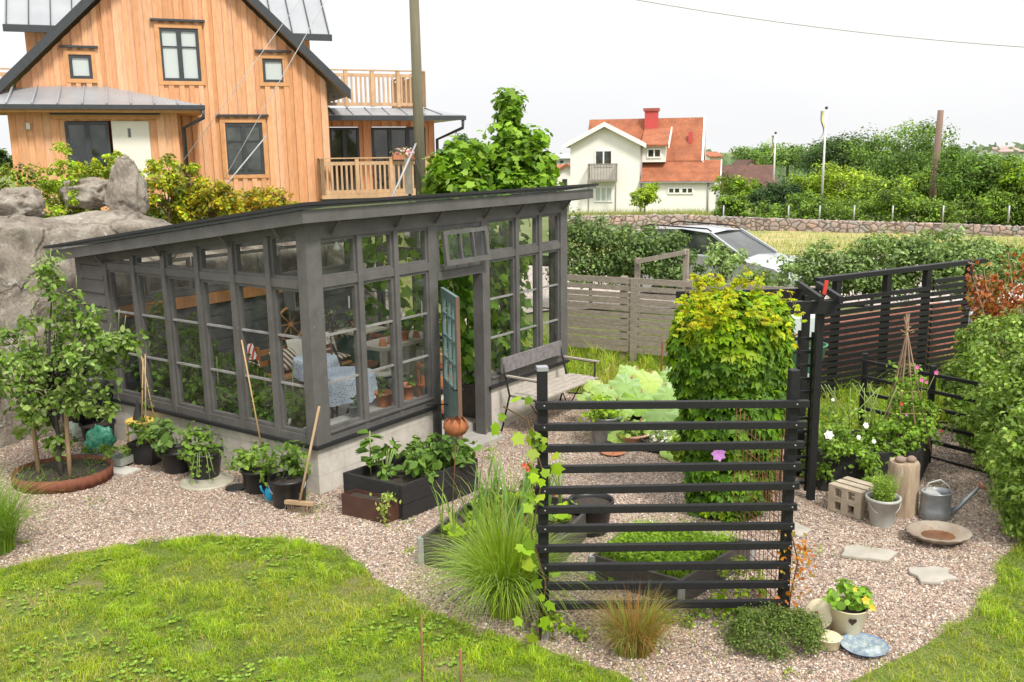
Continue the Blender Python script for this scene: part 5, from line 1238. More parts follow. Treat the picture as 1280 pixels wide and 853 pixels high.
def tree(name, label, u, vtop, wpx, y, vlow, cols, n=5000, leaf=.2, kind='simple', lobes=5, clump=.22, group=None, zg=None, cat='tree', shape=None, trunk=True, origin=True, cjit=.22, inner=.35, up=.6):
    """a tree or shrub seen at pixel column u: crown top at vtop, crown low edge at vlow, crown width wpx"""
    c = D(u, (vtop+vlow)/2, y); top = D(u, vtop, y).z; low = D(u, vlow, y).z; low = min(low, zg+.05) if cat == 'bush' else low; rx = wpx*y/CF/2*1.12; rz = (top-low)/2
    zg = T(c.x, c.y) if zg is None else zg
    t = thing(name, label, cat, (c.x, c.y, zg-.05), group)
    L_ = shape or [(0, 0, -.05, .85, .85)]+[(R.uniform(-.62, .62), R.uniform(-.5, .5), R.uniform(-.6, .6), R.uniform(.4, .6), R.uniform(.35, .5)) for _ in range(lobes)]
    n = int(n*2.0)
    parts_ = []; cent = []
    tot = sum(l[3]**2*l[4] for l in L_)
    for (ox, oy, oz, sr, sz) in L_:
        k = n*sr**2*sz/tot; ncl = max(4, int(k/38))
        d, C0 = clumpy((c.x+ox*rx, c.y+oy*rx, (top+low)/2+oz*rz), (rx*sr, rx*sr, rz*sz), ncl, 38, rx*clump, leaf, cols, kind, cjit=cjit, inner=inner, up=up)
        parts_.append(d); cent += [Vector(q) for q in C0[::max(1, len(C0)//5)]]
    tri_obj('crown', merge(*parts_), t)
    if trunk:
        m = MB(); h0 = low+(top-low)*.35; tr_ = max(.02, rx*.06); base = Vector((c.x, c.y, zg-.1)); fork = Vector((c.x, c.y, max(zg+.1, low+(top-low)*.1)))
        m.tube([base, (base+fork)/2+Vector((tr_*.3, 0, 0)), fork, Vector((c.x+tr_, c.y, h0+.3*(top-low)))], [tr_, tr_*.85, tr_*.7, tr_*.25], 8)
        for q in cent[:14]: m.tube([fork.lerp(Vector((c.x, c.y, h0)), R.random()), (fork+q)/2+Vector((0, 0, rz*.1)), q], [tr_*.4, tr_*.25, tr_*.08], 5)
        m.build('trunk', BARK, t)
    return t
# far trees behind the stone wall
MIX = GR['mid']+GR['light']; FAR = [(.20, .31, .09), (.15, .25, .07), (.25, .36, .11)]; YL = [(.34, .46, .07), (.28, .41, .06), (.38, .46, .09)]
BGT = [
 ('dark rounded trees far off left of the tall flagpole', 985, 179, 70, 120, 212, FAR, 2600, .35),
 ('dark broad-crowned tree behind the tall flagpole', 1044, 166, 84, 95, 232, [(.07, .12, .035), (.09, .15, .045)], 4200, .28),
 ('big airy light tree, tallest crown left of the bare wooden pole', 1128, 153, 112, 80, 250, FAR+GR['mid'], 6500, .24),
 ('low dark bush at the left end of the woodland beside the brown roof', 972, 226, 74, 62, 273, [(.04, .08, .025), (.06, .11, .03)], 3200, .2),
 ('small mid green tree between the white house and the brown roof', 921, 216, 50, 66, 268, MIX, 2600, .2),
 ('yellow-green willow-like thicket just right of the flagpole foot', 1062, 208, 84, 64, 276, YL, 4600, .2),
 ('yellow-green thicket left of the flagpole foot', 1012, 214, 62, 66, 274, YL+MIX, 3000, .2),
 ('pale green bush in the middle of the woodland', 1110, 222, 74, 58, 278, YL+GR['mid'], 3600, .19),
 ('leafy tree under the bare wooden pole', 1162, 205, 74, 62, 278, GR['mid']+YL[:1], 3800, .2),
 ('large dense tree filling the right end of the woodland', 1218, 186, 92, 55, 281, GR['mid']+[(.08, .14, .04)], 6800, .18),
 ('bushy tree cut by the right edge of the frame', 1278, 196, 74, 53, 282, MIX, 4600, .18),
 ('distant tree top behind the right-hand woodland', 1186, 186, 70, 100, 225, FAR, 2200, .3),
 ('distant flat-topped tree near the pinkish roof', 1240, 192, 60, 95, 228, FAR, 2000, .3),
 ('distant green treetops above the brown roof', 944, 184, 54, 130, 212, FAR, 1800, .38),
 ('dark tree showing behind the lower deck of the timber house', 574, 162, 52, 42, 232, [(.06, .11, .04), (.08, .14, .05)], 2600, .16),
 ('small dark tree at the left edge beyond the timber house porch', -4, 184, 40, 36, 225, GR['dark']+GR['mid'], 1600, .13)]
for lb, u, vt, wpx, y, vl, cols, n, lf in BGT: tree('broadleaf_tree', lb, u, vt, wpx, y, vl, cols, n, lf, group='trees beyond the yard', cjit=.32, lobes=7)
THK = [(.20, .31, .06), (.26, .37, .07), (.15, .24, .05), (.11, .18, .045)]
for i, (lb, u, vt, wpx) in enumerate([('low green thicket behind the wall, left end by the white house corner', 912, 240, 40), ('low thicket behind the wall beneath the brown roof', 950, 250, 60), ('low thicket behind the wall left of the tall flagpole', 1004, 234, 60), ('low thicket behind the wall right of the tall flagpole', 1062, 246, 84),
    ('low thicket behind the wall, middle of the woodland', 1122, 230, 64), ('low thicket behind the wall under the bare wooden pole', 1176, 246, 80), ('low thicket behind the wall near the right edge', 1236, 226, 70), ('low thicket behind the wall cut by the right edge', 1290, 238, 70)]):
    tree('thicket', lb, u, vt, wpx, 57-i*.8, 292, THK, 2200, .17, group='thickets behind the stone wall', cat='shrub', lobes=8, cjit=.32)
tree('small_tree', 'little round-headed tree in front of the white house', 806, 228, 38, 56, 262, YL, 1400, .16)
# wooded skyline, one mass
def skyline():
    P = []; Nn = []; S = []
    for i in range(20000):
        y = R.uniform(150, 420); x = R.uniform(-.15, .62)*y; z = T(x, y)+abs(mnoise.noise(Vector((x*.02, y*.02, 0))))*7+R.random()**2*3
        P.append((x, y, z)); Nn.append((R.uniform(-1, 1), -1, R.uniform(0, 1.4))); S.append(.8+R.random()*1.2)
    return leaves('', P, Nn, S, palette(len(P), [(.13, .19, .10), (.10, .155, .08), (.16, .22, .11)]))
tag(tri_obj('far_woods', skyline()), kind='stuff')
# tall seeded grass in front of the white house and along the wall
def tall_grass(u0, u1, y0, y1, n, hh, cols, ww=.03):
    y = NR.uniform(y0, y1, n); u = NR.uniform(u0, u1, n); x = (u-640)/CF*y
    z = np.array([T(a, b_) for a, b_ in zip(x, y)])-.03
    return blades(np.stack([x, y, z], 1), hh*(.5+.8*NR.rand(n)), np.full(n, ww), .3+.6*NR.rand(n), palette(n, cols, .2), 2)
tag(tri_obj('tall_grass', tall_grass(700, 885, 53.5, 64, 9000, .95, [(.34, .36, .12), (.40, .36, .16), (.22, .30, .07)], .06)), kind='stuff')
tag(tri_obj('tall_grass', tall_grass(700, 1330, 24, 50, 12000, .22, [(.40, .36, .14), (.26, .32, .07), (.20, .28, .06)], .03)), kind='stuff')
# bushes on top of the rock and in front of the timber house
ORG = [(.42, .38, .05), (.30, .34, .05), (.50, .36, .06), (.22, .28, .045)]
for lb, u, vt, wpx, y, vl, cols, n, lf in [
 ('loose bush with orange-tinged leaves at the left edge on top of the rock', 28, 200, 92, 15.8, 262, GR['mid']+YL+ORG[:2]+[(.30, .18, .08)], 1200, .07),
 ('tall yellow-green bush in front of the dark porch window', 100, 172, 64, 16.6, 250, ORG[:2]+YL, 1100, .075),
 ('low green bush between the two boulders', 88, 212, 70, 15.6, 268, GR['light']+ORG[1:2]+YL, 1000, .07),
 ('yellow-leaved bush under the white front door', 150, 180, 62, 17.0, 230, YL+ORG[:1], 1200, .075),
 ('bush with yellowing leaves right of the tall pointed boulder', 208, 190, 62, 16.2, 276, YL+ORG, 1400, .075),
 ('dark reddish bush behind the yellow bushes', 236, 192, 40, 16.9, 240, [(.16, .09, .06), (.12, .14, .04)], 700, .07),
 ('golden autumn-coloured bush above the glasshouse roof', 262, 216, 78, 16.4, 282, ORG, 2000, .075),
 ('orange-yellow low bush further along the glasshouse roof', 322, 232, 76, 16.8, 284, ORG+[(.55, .33, .08)], 1700, .075),
 ('sparse yellow twigs at the corner of the timber house', 366, 248, 44, 17.2, 278, ORG, 600, .07)]:
    tree('bush', lb, u, vt, wpx, y, vl, cols, n, lf, zg=2.35, cat='bush', clump=.2, cjit=.32, group='bushes above the rock')
for lb, u, vt, wpx, y in [('low scrubby growth at the back of the rock, below the white door', 170, 236, 60, 16.8), ('low scrubby growth at the left edge behind the rounded boulder', 10, 226, 70, 16.6), ('low golden scrub under the lower window of the timber house', 292, 246, 70, 17.4), ('low scrub between the pointed boulder and the golden bush', 236, 240, 60, 17.0)]: tree('bush', lb, u, vt, wpx, y, 290, ORG+YL if u > 200 else YL+GR['mid'], 800, .07, zg=2.35, cat='bush', clump=.28)
# the maple behind the glasshouse
MAP = [(.17, .30, .035), (.22, .36, .05), (.11, .21, .03), (.27, .41, .07)]
tree('maple_tree', 'bright green maple with broad lobed leaves rising behind the glasshouse roof', 634, 116, 120, 19.5, 262, MAP, 2500, .16, 'maple', zg=.4, clump=.24, cjit=.18, inner=.5,
     shape=[(.08, 0, .86, .10, .12), (.1, 0, .66, .22, .16), (.0, 0, .40, .30, .2), (.3, 0, .22, .26, .16), (.12, 0, -.02, .48, .22), (.45, .1, -.22, .36, .2), (-.2, 0, -.35, .44, .22), (.35, 0, -.55, .5, .24), (-.1, 0, -.75, .6, .25)])
tree('maple_tree', 'lower leafy maple shoot standing left of the main maple, beside the pole', 578, 172, 78, 19.0, 262, MAP, 1100, .17, 'maple', zg=.4, clump=.34, cjit=.14)
# hedge shrubs along the yard
HG = [(.14, .21, .07), (.19, .28, .10), (.11, .17, .055), (.25, .34, .14)]
HG2 = [(.24, .34, .12), (.18, .27, .08), (.32, .41, .19)]
for lb, u, vt, wpx, y, vl, cols, n in [
 ('dense grey-green hedge shrub nearest the glasshouse corner', 738, 264, 84, 19.3, 374, HG, 4200),
 ('dense grey-green hedge shrub above the grey fence, left of the handrail', 794, 268, 92, 19.0, 376, HG, 4400),
 ('hedge shrub in front of the rear of the silver car', 846, 280, 66, 18.8, 376, HG, 2400),
 ('thin airy shrub in front of the windscreen of the silver car', 903, 296, 88, 18.2, 384, HG2, 1100),
 ('thin leggy shrub in front of the car bonnet', 972, 318, 60, 17.4, 400, HG2, 600),
 ('hedge shrub at the left end of the long pale hedge', 1030, 300, 84, 17.8, 384, HG2+HG, 2600),
 ('hedge shrub above the left half of the black fence rail', 1092, 288, 92, 17.6, 384, HG2+HG, 4200),
 ('hedge shrub above the middle of the black fence rail', 1156, 288, 88, 17.4, 384, HG2+HG, 4200),
 ('hedge shrub above the right end of the black fence rail', 1222, 290, 92, 17.2, 384, HG2, 4200),
 ('hedge shrub at the right edge behind the rusty shrub', 1285, 294, 84, 17.0, 372, HG2, 3400)]:
    tree('hedge_shrub', lb, u, vt, wpx, y, vl, cols, int(n*.62), .085, 'simple', zg=.3, cat='shrub', clump=.30, group='hedge shrubs along the yard', cjit=.16, inner=.3)
# ivy hedge at the right
IV = [(.16, .25, .05), (.24, .35, .07), (.12, .20, .04), (.36, .46, .14), (.20, .30, .06)]
t = thing('ivy_hedge', 'thick ivy-covered hedge bulging in from the right edge of the garden', 'hedge', G(1275, 690))
pts = [(G(1268, 690)+Vector((.55, .25, 0)), 1.35, .62), (G(1245, 640)+Vector((.75, .4, 0)), 1.5, .75), (G(1225, 600)+Vector((.75, .5, 0)), 1.55, .8), (G(1215, 565)+Vector((.72, .6, 0)), 1.5, .75), (G(1240, 560)+Vector((1.2, .3, 0)), 1.62, .9), (G(1300, 620)+Vector((1.0, 0, 0)), 1.62, .9)]
pp = []
for (p, hh, r) in pts:
    d, _ = clumpy((p.x, p.y, hh*.5), (r, r, hh*.56), 210, 60, .12, .06, IV, 'simple', cjit=.2, inner=.82, low=-.95, droop=1.0, up=.3); pp.append(d)
tri_obj('foliage', merge(*pp), t)
m = MB()
for (p, hh, r) in pts: m.tube([(p.x, p.y, -.1), (p.x+.05, p.y, hh*.5), (p.x, p.y, hh*.85)], [.05, .04, .01], 6)
m.build('stems', BARK, t)
# golden creeper over the arch
def fan(P, Nn, size, cols, kind='simple', k=5, spread=1.1):
    P = np.repeat(P, k, axis=0); Nn = np.repeat(Nn, k, axis=0); n = len(P); a = np.tile((np.arange(k)-(k-1)/2)*spread/ (k-1)*2, n//k)
    nn = unit(Nn+np.array([0, 0, .25])); dn = np.array([[0, 0, -1.0]])-nn*(-nn[:, 2:3]); dn = unit(dn+NR.normal(size=(n//k, 3)).repeat(k, 0)*.3); sx = np.cross(nn, dn)
    d = dn*np.cos(a)[:, None]+sx*np.sin(a)[:, None]
    return leaves('', P, nn+NR.normal(size=(n, 3))*.18, np.repeat(size, k)*(.8+.35*NR.rand(n)), np.repeat(cols, k, axis=0)*(1+.1*NR.normal(size=(n, 1))), kind, dirs=d, width=.82)
cr = thing('creeper', 'big mound of golden and green five-leaved creeper smothering the arch', 'climber', G(905, 630))
cx_, cy_ = G(915, 628).x, G(915, 628).y-.25
pp = []
for (u, v, rx, rz, n) in ((912, 432, .52, .54, 1700), (876, 440, .30, .56, 600), (950, 420, .30, .42, 560), (915, 520, .50, .60, 1200), (912, 590, .44, .50, 800), (955, 470, .26, .4, 300), (935, 560, .28, .5, 300), (905, 625, .36, .3, 260)):
    q = D(u, v, cy_); P, Nn = shell_pts(q, (rx, rx*.85, rz), n, .3, .8, -.95)
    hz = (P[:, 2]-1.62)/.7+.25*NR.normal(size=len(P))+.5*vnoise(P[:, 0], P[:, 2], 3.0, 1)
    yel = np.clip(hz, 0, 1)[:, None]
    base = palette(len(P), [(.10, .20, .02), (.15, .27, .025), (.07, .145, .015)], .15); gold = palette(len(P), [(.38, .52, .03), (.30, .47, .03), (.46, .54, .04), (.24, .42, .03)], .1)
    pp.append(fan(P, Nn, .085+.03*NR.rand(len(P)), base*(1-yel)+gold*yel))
# trailing golden shoots
SH = []; 
m = MB()
for i in range(46):
    u = R.uniform(852, 975); v0 = 372-26*math.cos((u-915)/80*1.2) if u < 990 else 400
    p = D(u, v0+R.uniform(0, 60), cy_-.4); d = Vector((R.uniform(-.25, .3)+(u-915)/260, R.uniform(-.3, 0), R.uniform(.1, .45))); q = p+d*.25; r_ = q+d*.20-UP*.10
    if u > 960 and i % 2: q = p+Vector((.12, -.1, .02)); r_ = q+Vector((.08, -.02, -.22))
    m.tube([p, q, r_], .003, 4)
    for k in range(9): f = k/8; SH.append((p.lerp(q, f) if f < .6 else q.lerp(r_, (f-.6)/.4))+Vector((R.uniform(-.02, .02),)*3))
SH = np.array([tuple(s) for s in SH]); pp.append(fan(SH, NR.normal(size=SH.shape)*.4+np.array([0, -.6, .6]), .035+.02*NR.rand(len(SH)), palette(len(SH), [(.46, .52, .05), (.40, .50, .04), (.50, .46, .05)], .08)))
tri_obj('leaves', merge(*pp), cr); m.build('shoots', pm('stem_gold', (.35, .22, .06), None, 8, .8, 0), cr)
m = MB()
for i in range(16): u = 945+R.random()*38; p = D(u, 470, 8.9); q = Vector((p.x+R.uniform(-.06, .04), p.y-.2, .15)); m.tube([p, p.lerp(q, .5)+Vector((R.uniform(-.05, .05), 0, 0)), q], .005, 4)
m.build('hanging_stems', pm('stem_brown', (.30, .16, .08), None, 8, .8, 0), cr)
m = MB()
for i in range(7): u = 880+R.random()*60; p = Vector((G(u, 640).x, cy_, 0)); m.tube([p-UP*.05, p+Vector((R.uniform(-.1, .1), 0, .7)), p+Vector((R.uniform(-.2, .2), 0, 1.7))], [.02, .014, .008], 6)
m.build('trunks', BARK, cr)
def flower(m, c, r, nrm, n=5, cup=.2):
    nrm = Vector(nrm).normalized(); a = nrm.orthogonal().normalized(); b_ = nrm.cross(a); c = Vector(c)
    for i in range(n):
        t = 2*PI*i/n; d = a*math.cos(t)+b_*math.sin(t); s = nrm.cross(d)
        m._add([c, c+d*r*.55+s*r*.38+nrm*r*cup*.5, c+d*r+nrm*r*cup, c+d*r*.55-s*r*.38+nrm*r*cup*.5], [(0, 1, 2, 3)], False)
PETW = pm('petal_white', (.85, .83, .78), (.8, .77, .70), 9, .6, 0); PETP = pm('petal_pink', (.65, .14, .35), None, 9, .6, 0); PETV = pm('petal_violet', (.42, .16, .45), None, 9, .6, 0); PETR = pm('petal_red', (.75, .02, .02), None, 9, .5, 0); PETO = pm('petal_orange', (.85, .42, .02), None, 9, .5, 0)
m = MB(); p = D(898, 568, 8.55); flower(m, p, .075, (0, -1, .3), 7); tag(m.build('flower', PETV), 'single violet clematis flower against the creeper behind the fence', 'flower')
# rusty dead shrub at the right
p = D(1248, 430, 12.6); t = thing('dead_shrub', 'dried shrub with bare pale stems and rust-brown leaves beside the black fence', 'shrub', (p.x, p.y, .1)); m = MB(); P = []
for i in range(20):
    b0 = Vector((p.x+R.uniform(-.15, .55), p.y+R.uniform(-.2, .2), .1)); tp = D(R.uniform(1212, 1300), R.uniform(312, 385), p.y+R.uniform(-.3, .3)); md_ = b0.lerp(tp, .55)+Vector((R.uniform(-.05, .05), 0, .1)); m.tube([b0, md_, tp], [.014, .009, .004], 5)
    for k in range(60): q = md_.lerp(tp, .25+.8*R.random()); P.append((q.x+R.gauss(0, .07), q.y+R.gauss(0, .07), q.z+R.gauss(0, .06)))
m.build('stems', pm('pale_stem', (.36, .26, .18), (.25, .17, .11), 9, .9, .2), t); tri_obj('leaves', leaves('', P, NR.normal(size=(len(P), 3)), .075, palette(len(P), [(.36, .12, .045), (.28, .085, .03), (.45, .18, .08), (.22, .20, .05)], .2), 'simple', droop=1), t)
# ------------------------------------------------------------------ apple tree in its rusty ring
q0 = G(80, 607); t = thing('apple_tree', 'young apple tree with pale new shoots growing in a rusty ring bed at the left', 'tree', q0)
AP = GR['apple']+[(.30, .38, .15)]
yd = q0.y
pp = []; cen = []
for (u, v, rx, rz, n) in ((70, 470, .62, .38, 900), (30, 430, .42, .34, 560), (120, 450, .42, .30, 620), (150, 430, .26, .20, 300), (90, 395, .34, .28, 460), (60, 360, .16, .26, 200), (40, 520, .34, .24, 300), (105, 500, .36, .26, 340), (72, 555, .14, .18, 160), (0, 470, .4, .4, 400), (62, 325, .06, .16, 40)):
    c = D(u, v, yd+R.uniform(-.15, .15)); d, C0 = clumpy(c, (rx, rx*.9, rz), max(4, int(n/15)), 15, .11, .075, AP, 'oval', cjit=.12, inner=.2, low=-1, up=.5, droop=.5); pp.append(d); cen += [Vector(q) for q in C0[::3]]
tri_obj('crown', merge(*pp), t)
m = MB(); fk = q0+UP*.62; m.tube([q0-UP*.1, q0+Vector((-.02, 0, .35)), fk, fk+Vector((-.04, 0, .7)), D(66, 345, yd)], [.032, .030, .026, .016, .005], 8)
for q in cen[:60]: b0 = fk+UP*(R.random()*.8)+Vector((-.02, 0, 0)); m.tube([b0, b0.lerp(q, .5)+UP*.05, q], [.010, .007, .003], 5)
m.build('trunk', pm('dark_bark', (.06, .05, .045), (.035, .03, .028), 9, .9, .4), t)
for i in range(60):
    pass
sm = MB()
for i in range(24): q = cen[R.randrange(len(cen))]; sm.tube([q, q+Vector((R.uniform(-.05, .08), 0, .16+.1*R.random()))], .0035, 4)
sm.build('new_shoots', pm('shoot', (.30, .36, .16), None, 9, .7, 0), t)
STK = pm('stake_wood', (.42, .29, .17), (.30, .20, .11), 8, .85, .3, stretch=(1, 1, .2))
for (u, v, u2, v2), lb in (((50, 603, 34, 470), 'slanting wooden stake left of the apple tree trunk'), ((88, 608, 80, 480), 'upright wooden stake right of the apple tree trunk')):
    a = G(u, v); b2 = D(u2, v2, a.y+.02); m = MB(); m.tube([a-UP*.1, b2], .026, 8); tag(m.build('stake', STK), lb, 'stake')
m = MB(); c = G(80, 600); n = 96
vs = []
for z, r in ((0, .53), (.145, .535)):
    for i in range(n): a = 2*PI*i/n; rr = r+.008*math.sin(a*30); vs.append((c.x+rr*math.cos(a), c.y+rr*.9*math.sin(a), z))
m._add(vs, [(i, (i+1) % n, n+(i+1) % n, n+i) for i in range(n)], True); o = m.build('edging_ring', pm('rust_ring', (.22, .075, .04), (.13, .045, .025), 5, .85, .4)); md = o.modifiers.new('s', 'SOLIDIFY'); md.thickness = .008
tag(o, 'rusty corrugated metal ring around the foot of the apple tree', 'edging')
SOIL = pm('soil', (.055, .042, .032), (.03, .024, .018), 12, .98, .9, fine=50)
m = MB(); m.lathe((c.x, c.y, .09), [(.53, 0), (.4, .02), (.2, .035), (.02, .04)], 40, sy=.9, cap0=False); 
tag(m.build('soil', SOIL), kind='structure')
n = 260; a = NR.rand(n)*2*PI; r = .5*NR.rand(n)**.5; P = np.stack([c.x+r*np.cos(a), c.y+.9*r*np.sin(a), np.full(n, .125)], 1)
tag(tri_obj('ground_plants', merge(leaves('', P, NR.normal(size=(n, 3))*.4+np.array([0, 0, 1]), .035, palette(n, GR['mid']+[(.2, .15, .1)])), blades(P[:120], .05+.08*NR.rand(120), np.full(120, .006), .8+.5*NR.rand(120), palette(120, GR['mid']), 3))), kind='stuff')
# ------------------------------------------------------------------ grasses and low shrubs in front
def grass_clump(name, label, u, v, n, hh, ww, lean, cols, rad, off=(0, 0)):
    b0 = G(u, v); a = NR.rand(n)*2*PI; r = rad*NR.rand(n)**.5; base = np.stack([b0.x+r*np.cos(a)*1.0, b0.y+r*np.sin(a), np.full(n, 0.0)], 1)
    d = blades(base, hh*(.55+.5*NR.rand(n)), ww*(.6+.6*NR.rand(n)), lean*(.15+1.0*NR.rand(n)), palette(n, cols, .15), 5, .7, az=a+NR.normal(size=n)*.5)
    return tag(tri_obj(name, d, None, None, (b0.x, b0.y, 0)), label, 'grass clump')
grass_clump('ornamental_grass', 'large arching clump of fresh green ornamental grass left of the front fence', 632, 765, 2100, .92, .013, 1.35, [(.28, .42, .05), (.34, .48, .07), (.22, .35, .04), (.42, .50, .12)], .13)
grass_clump('ornamental_grass', 'fine brownish-green feather grass at the foot of the front fence', 792, 812, 1500, .50, .006, 1.25, [(.38, .22, .09), (.26, .30, .06), (.42, .20, .09), (.28, .36, .08)], .15)
grass_clump('ornamental_grass', 'green grass clump cut by the left edge of the frame', -14, 690, 1100, .85, .011, 1.1, [(.18, .29, .05), (.23, .34, .06)], .22)
def cushion(name, label, u, v, rx, ry, rz, n, leaf, cols, cat='shrub', kind='simple', origin0=None, z=0, group=None):
    b0 = origin0 if origin0 is not None else G(u, v); d, _ = clumpy((b0.x, b0.y, z+rz*.55), (rx, ry, rz*.8), max(5, n//30), 30, rx*.24, leaf, cols, kind, cjit=.12, inner=.6, low=-.5)
    o = tri_obj(name, d, None, None, (b0.x, b0.y, z)); return tag(o, kind='stuff') if name in ('weed', 'ground_cover') else tag(o, label, cat, group)
cushion('heather', 'low dark green cushion shrub at the foot of the right fence post', 968, 806, .36, .26, .19, 8000, .022, [(.10, .16, .03), (.14, .21, .045), (.17, .22, .06)])
cushion('weed', 'leafy green weeds under the left end of the front fence', 705, 800, .18, .12, .16, 200, .045, GR['light'])
cushion('weed', 'bright green weed between the brown grass and the cushion shrub', 905, 772, .16, .1, .16, 160, .06, GR['light'], kind='oval')
cushion('ground_cover', 'low creeping weeds beneath the lowest batten of the front fence', 865, 775, .36, .14, .10, 500, .035, GR['light']+GR['mid'])
cushion('ground_cover', 'small leafy weed on the gravel beyond the front fence', 752, 735, .12, .1, .10, 90, .04, GR['light'])
vine('rust-red leaved twiggy plant beside the right post of the front fence', [G(984, 776), G(984, 776)+Vector((.02, 0, .25)), G(984, 776)+Vector((.06, 0, .5)), G(984, 776)+Vector((.0, 0, .72))], 150, .045, [(.50, .16, .04), (.60, .26, .06), (.30, .22, .05)], 'simple', 'bush', .075)
m = MB(); b0 = G(528, 872); m.tube([b0, D(527, 768, b0.y)], .006, 5); m.tube([D(528, 800, b0.y), D(524, 788, b0.y)], .004, 4); tag(m.build('bare_stem', pm('stem_red', (.30, .12, .07), None, 9, .8, 0)), 'thin bare reddish stem rising from the lawn at the bottom centre', 'plant')
m = MB(); b0 = G(576, 880); m.tube([b0, D(576, 812, b0.y)], .007, 5); m.tube([D(576, 825, b0.y), D(573, 815, b0.y)], .005, 4); tag(m.build('bare_stem', MATS['stem_red']), 'shorter bare reddish stem right of the thin stem in the lawn', 'plant')
PLB = pm('black_plastic', (.02, .02, .022), (.014, .014, .015), 4, .42, .08)
ZNC = pm('zinc', (.36, .38, .39), (.20, .22, .23), 7, .42, .15, metal=.55, wear=(.20, .13, .08), wearlim=.68)
ZNL = pm('zinc_light', (.52, .52, .49), (.38, .38, .36), 4, .6, .15, metal=.25)
TERR = MATS['terracotta']
def foliage(name, parent, c, r, rz, n, leaf, cols, kind='simple', extra=None, cr=None):
    d, _ = clumpy(c, (r, r, rz), max(4, n//14), 14, (cr or r*.4), leaf, cols, kind, cjit=.12, inner=.2, low=-.6)
    if extra is not None: d = merge(d, extra)
    return tri_obj(name, d, parent)
def pot(name, label, p, r, hh, mat, taper=.75, square=False, soil=True, plant=None, group=None, rim=.012, cat='plant pot', rot=0, handle=False):
    t = thing(name, label, cat, p, group); c = Vector(p)
    m = MB(); n = 4 if square else 28; k = 1.25 if square else 1
    pr = [(r*taper*k, 0), (r*.97*k, hh-.03), (r*k+rim, hh-.028), (r*k+rim, hh), (r*k-.008, hh), (r*k*.95-.008, hh-.05)]
    m.lathe((0, 0, 0), pr, n, sm=not square)
    if square or rot:
        rm = Matrix.Rotation(rot, 3, 'Z'); m.v = [rm @ v for v in m.v]
    m.v = [v+c for v in m.v]; m.build('pot', mat, t)
    if soil:
        m = MB(); m.lathe((0, 0, hh-.05), [(r*.95*k-.006, 0), (r*.5*k, .012), (.005, .018)], n, cap0=False)
        if rot: m.v = [rm @ v for v in m.v]
        m.v = [v+c for v in m.v]; m.build('soil', SOIL, t)
    if handle:
        m = MB(); m.tube([c+Vector((r*math.cos(a), -r*.25-r*.75*math.sin(a)*.6, hh-.02-r*.9*math.sin(a))) for a in lin(0, PI, 12)], .005, 5); m.build('handle', ZNL, t)
    if plant: plant(t, c+UP*hh)
    return t
def leafy(r, rz, n, leaf, cols, kind='simple', dz=.0, name='plant'):
    return lambda t, c: foliage(name, t, c+UP*(rz*.55+dz), r, rz, n, leaf, cols, kind)
GREENV = [(.15, .25, .045), (.19, .30, .06), (.12, .20, .035)]
def gg(u, v): p = G(u, v); p.z = h(p.x, p.y); return p
# row of black pots along the side of the glasshouse
g1 = 'black pots of vegetables along the glasshouse wall'
pot('plant_pot', 'square black pot with a cane tripod, leftmost of the pots by the glasshouse wall', gg(188, 577), .19, .28, PLB, .72, True, plant=leafy(.22, .16, 170, .07, GREENV, 'oval'), group=g1, rot=.5)
pot('plant_pot', 'round black bucket with big sage-like leaves, middle of the left trio of pots', gg(223, 588), .19, .27, PLB, .8, plant=lambda t, c: (foliage('plant', t, c+UP*.14, .26, .19, 130, .12, [(.16, .25, .08), (.20, .29, .10), (.13, .21, .06)], 'oval')), group=g1)
def trailing(t, c):
    foliage('plant', t, c+UP*.08, .28, .20, 230, .07, GREENV, 'oval')
    m = MB(); P = []
    for i in range(9):
        a = R.uniform(-2.4, .2); q = c+Vector((math.cos(a)*.2, math.sin(a)*.22, 0)); e = q+Vector((math.cos(a)*.12, math.sin(a)*.12, -R.uniform(.1, .27))); m.tube([c, q+UP*.03, e], .004, 4)
        for k in range(7): P.append(tuple(q.lerp(e, k/6)))
    m.build('runner', pm('green_stem', (.25, .34, .10), None, 9, .7, 0), t); P = np.array(P); tri_obj('runner_leaves', leaves('', P, NR.normal(size=P.shape)+np.array([0, -.6, .6]), .05, palette(len(P), GREENV)), t)
pot('plant_pot', 'black pot with trailing green runners, right of the left trio of pots', gg(257, 597), .21, .32, PLB, .72, plant=trailing, group=g1)
m = MB(); p = gg(259, 603); m.lathe(p-UP*.005, [(.30, 0), (.31, .015), (.28, .03), (.26, .022)], 28, cap1=True); tag(m.build('saucer', pm('pale_saucer', (.45, .42, .33), None, 5, .6, .1)), 'pale round saucer under the black pot with trailing runners', 'saucer')
m = MB(); p = gg(296, 611); m.lathe(p-UP*.005, [(.12, 0), (.13, .012), (.10, .018)], 24, cap1=True); tag(m.build('saucer', PLB), 'small black saucer lying on the gravel between the two groups of pots', 'saucer')
pot('plant_pot', 'small black bucket of strawberries left of the blue watering can', gg(323, 614), .17, .26, PLB, .82, plant=leafy(.27, .15, 200, .075, GREENV+[(.26, .36, .08)], 'oval'), group=g1)
pot('plant_pot', 'black bucket with a wire handle and leafy potato plants, nearest the glasshouse corner', gg(362, 630), .20, .30, PLB, .84, plant=leafy(.29, .22, 260, .08, GREENV+[(.10, .17, .03)], 'oval'), group=g1, handle=True)
BAM = pm('bamboo', (.52, .36, .17), (.40, .26, .12), 9, .6, .1)
t = thing('cane_tripod', 'tripod of bamboo canes standing in the square black pot', 'canes', gg(188, 577)); p = gg(188, 577)
tp = D(182, 448, p.y)
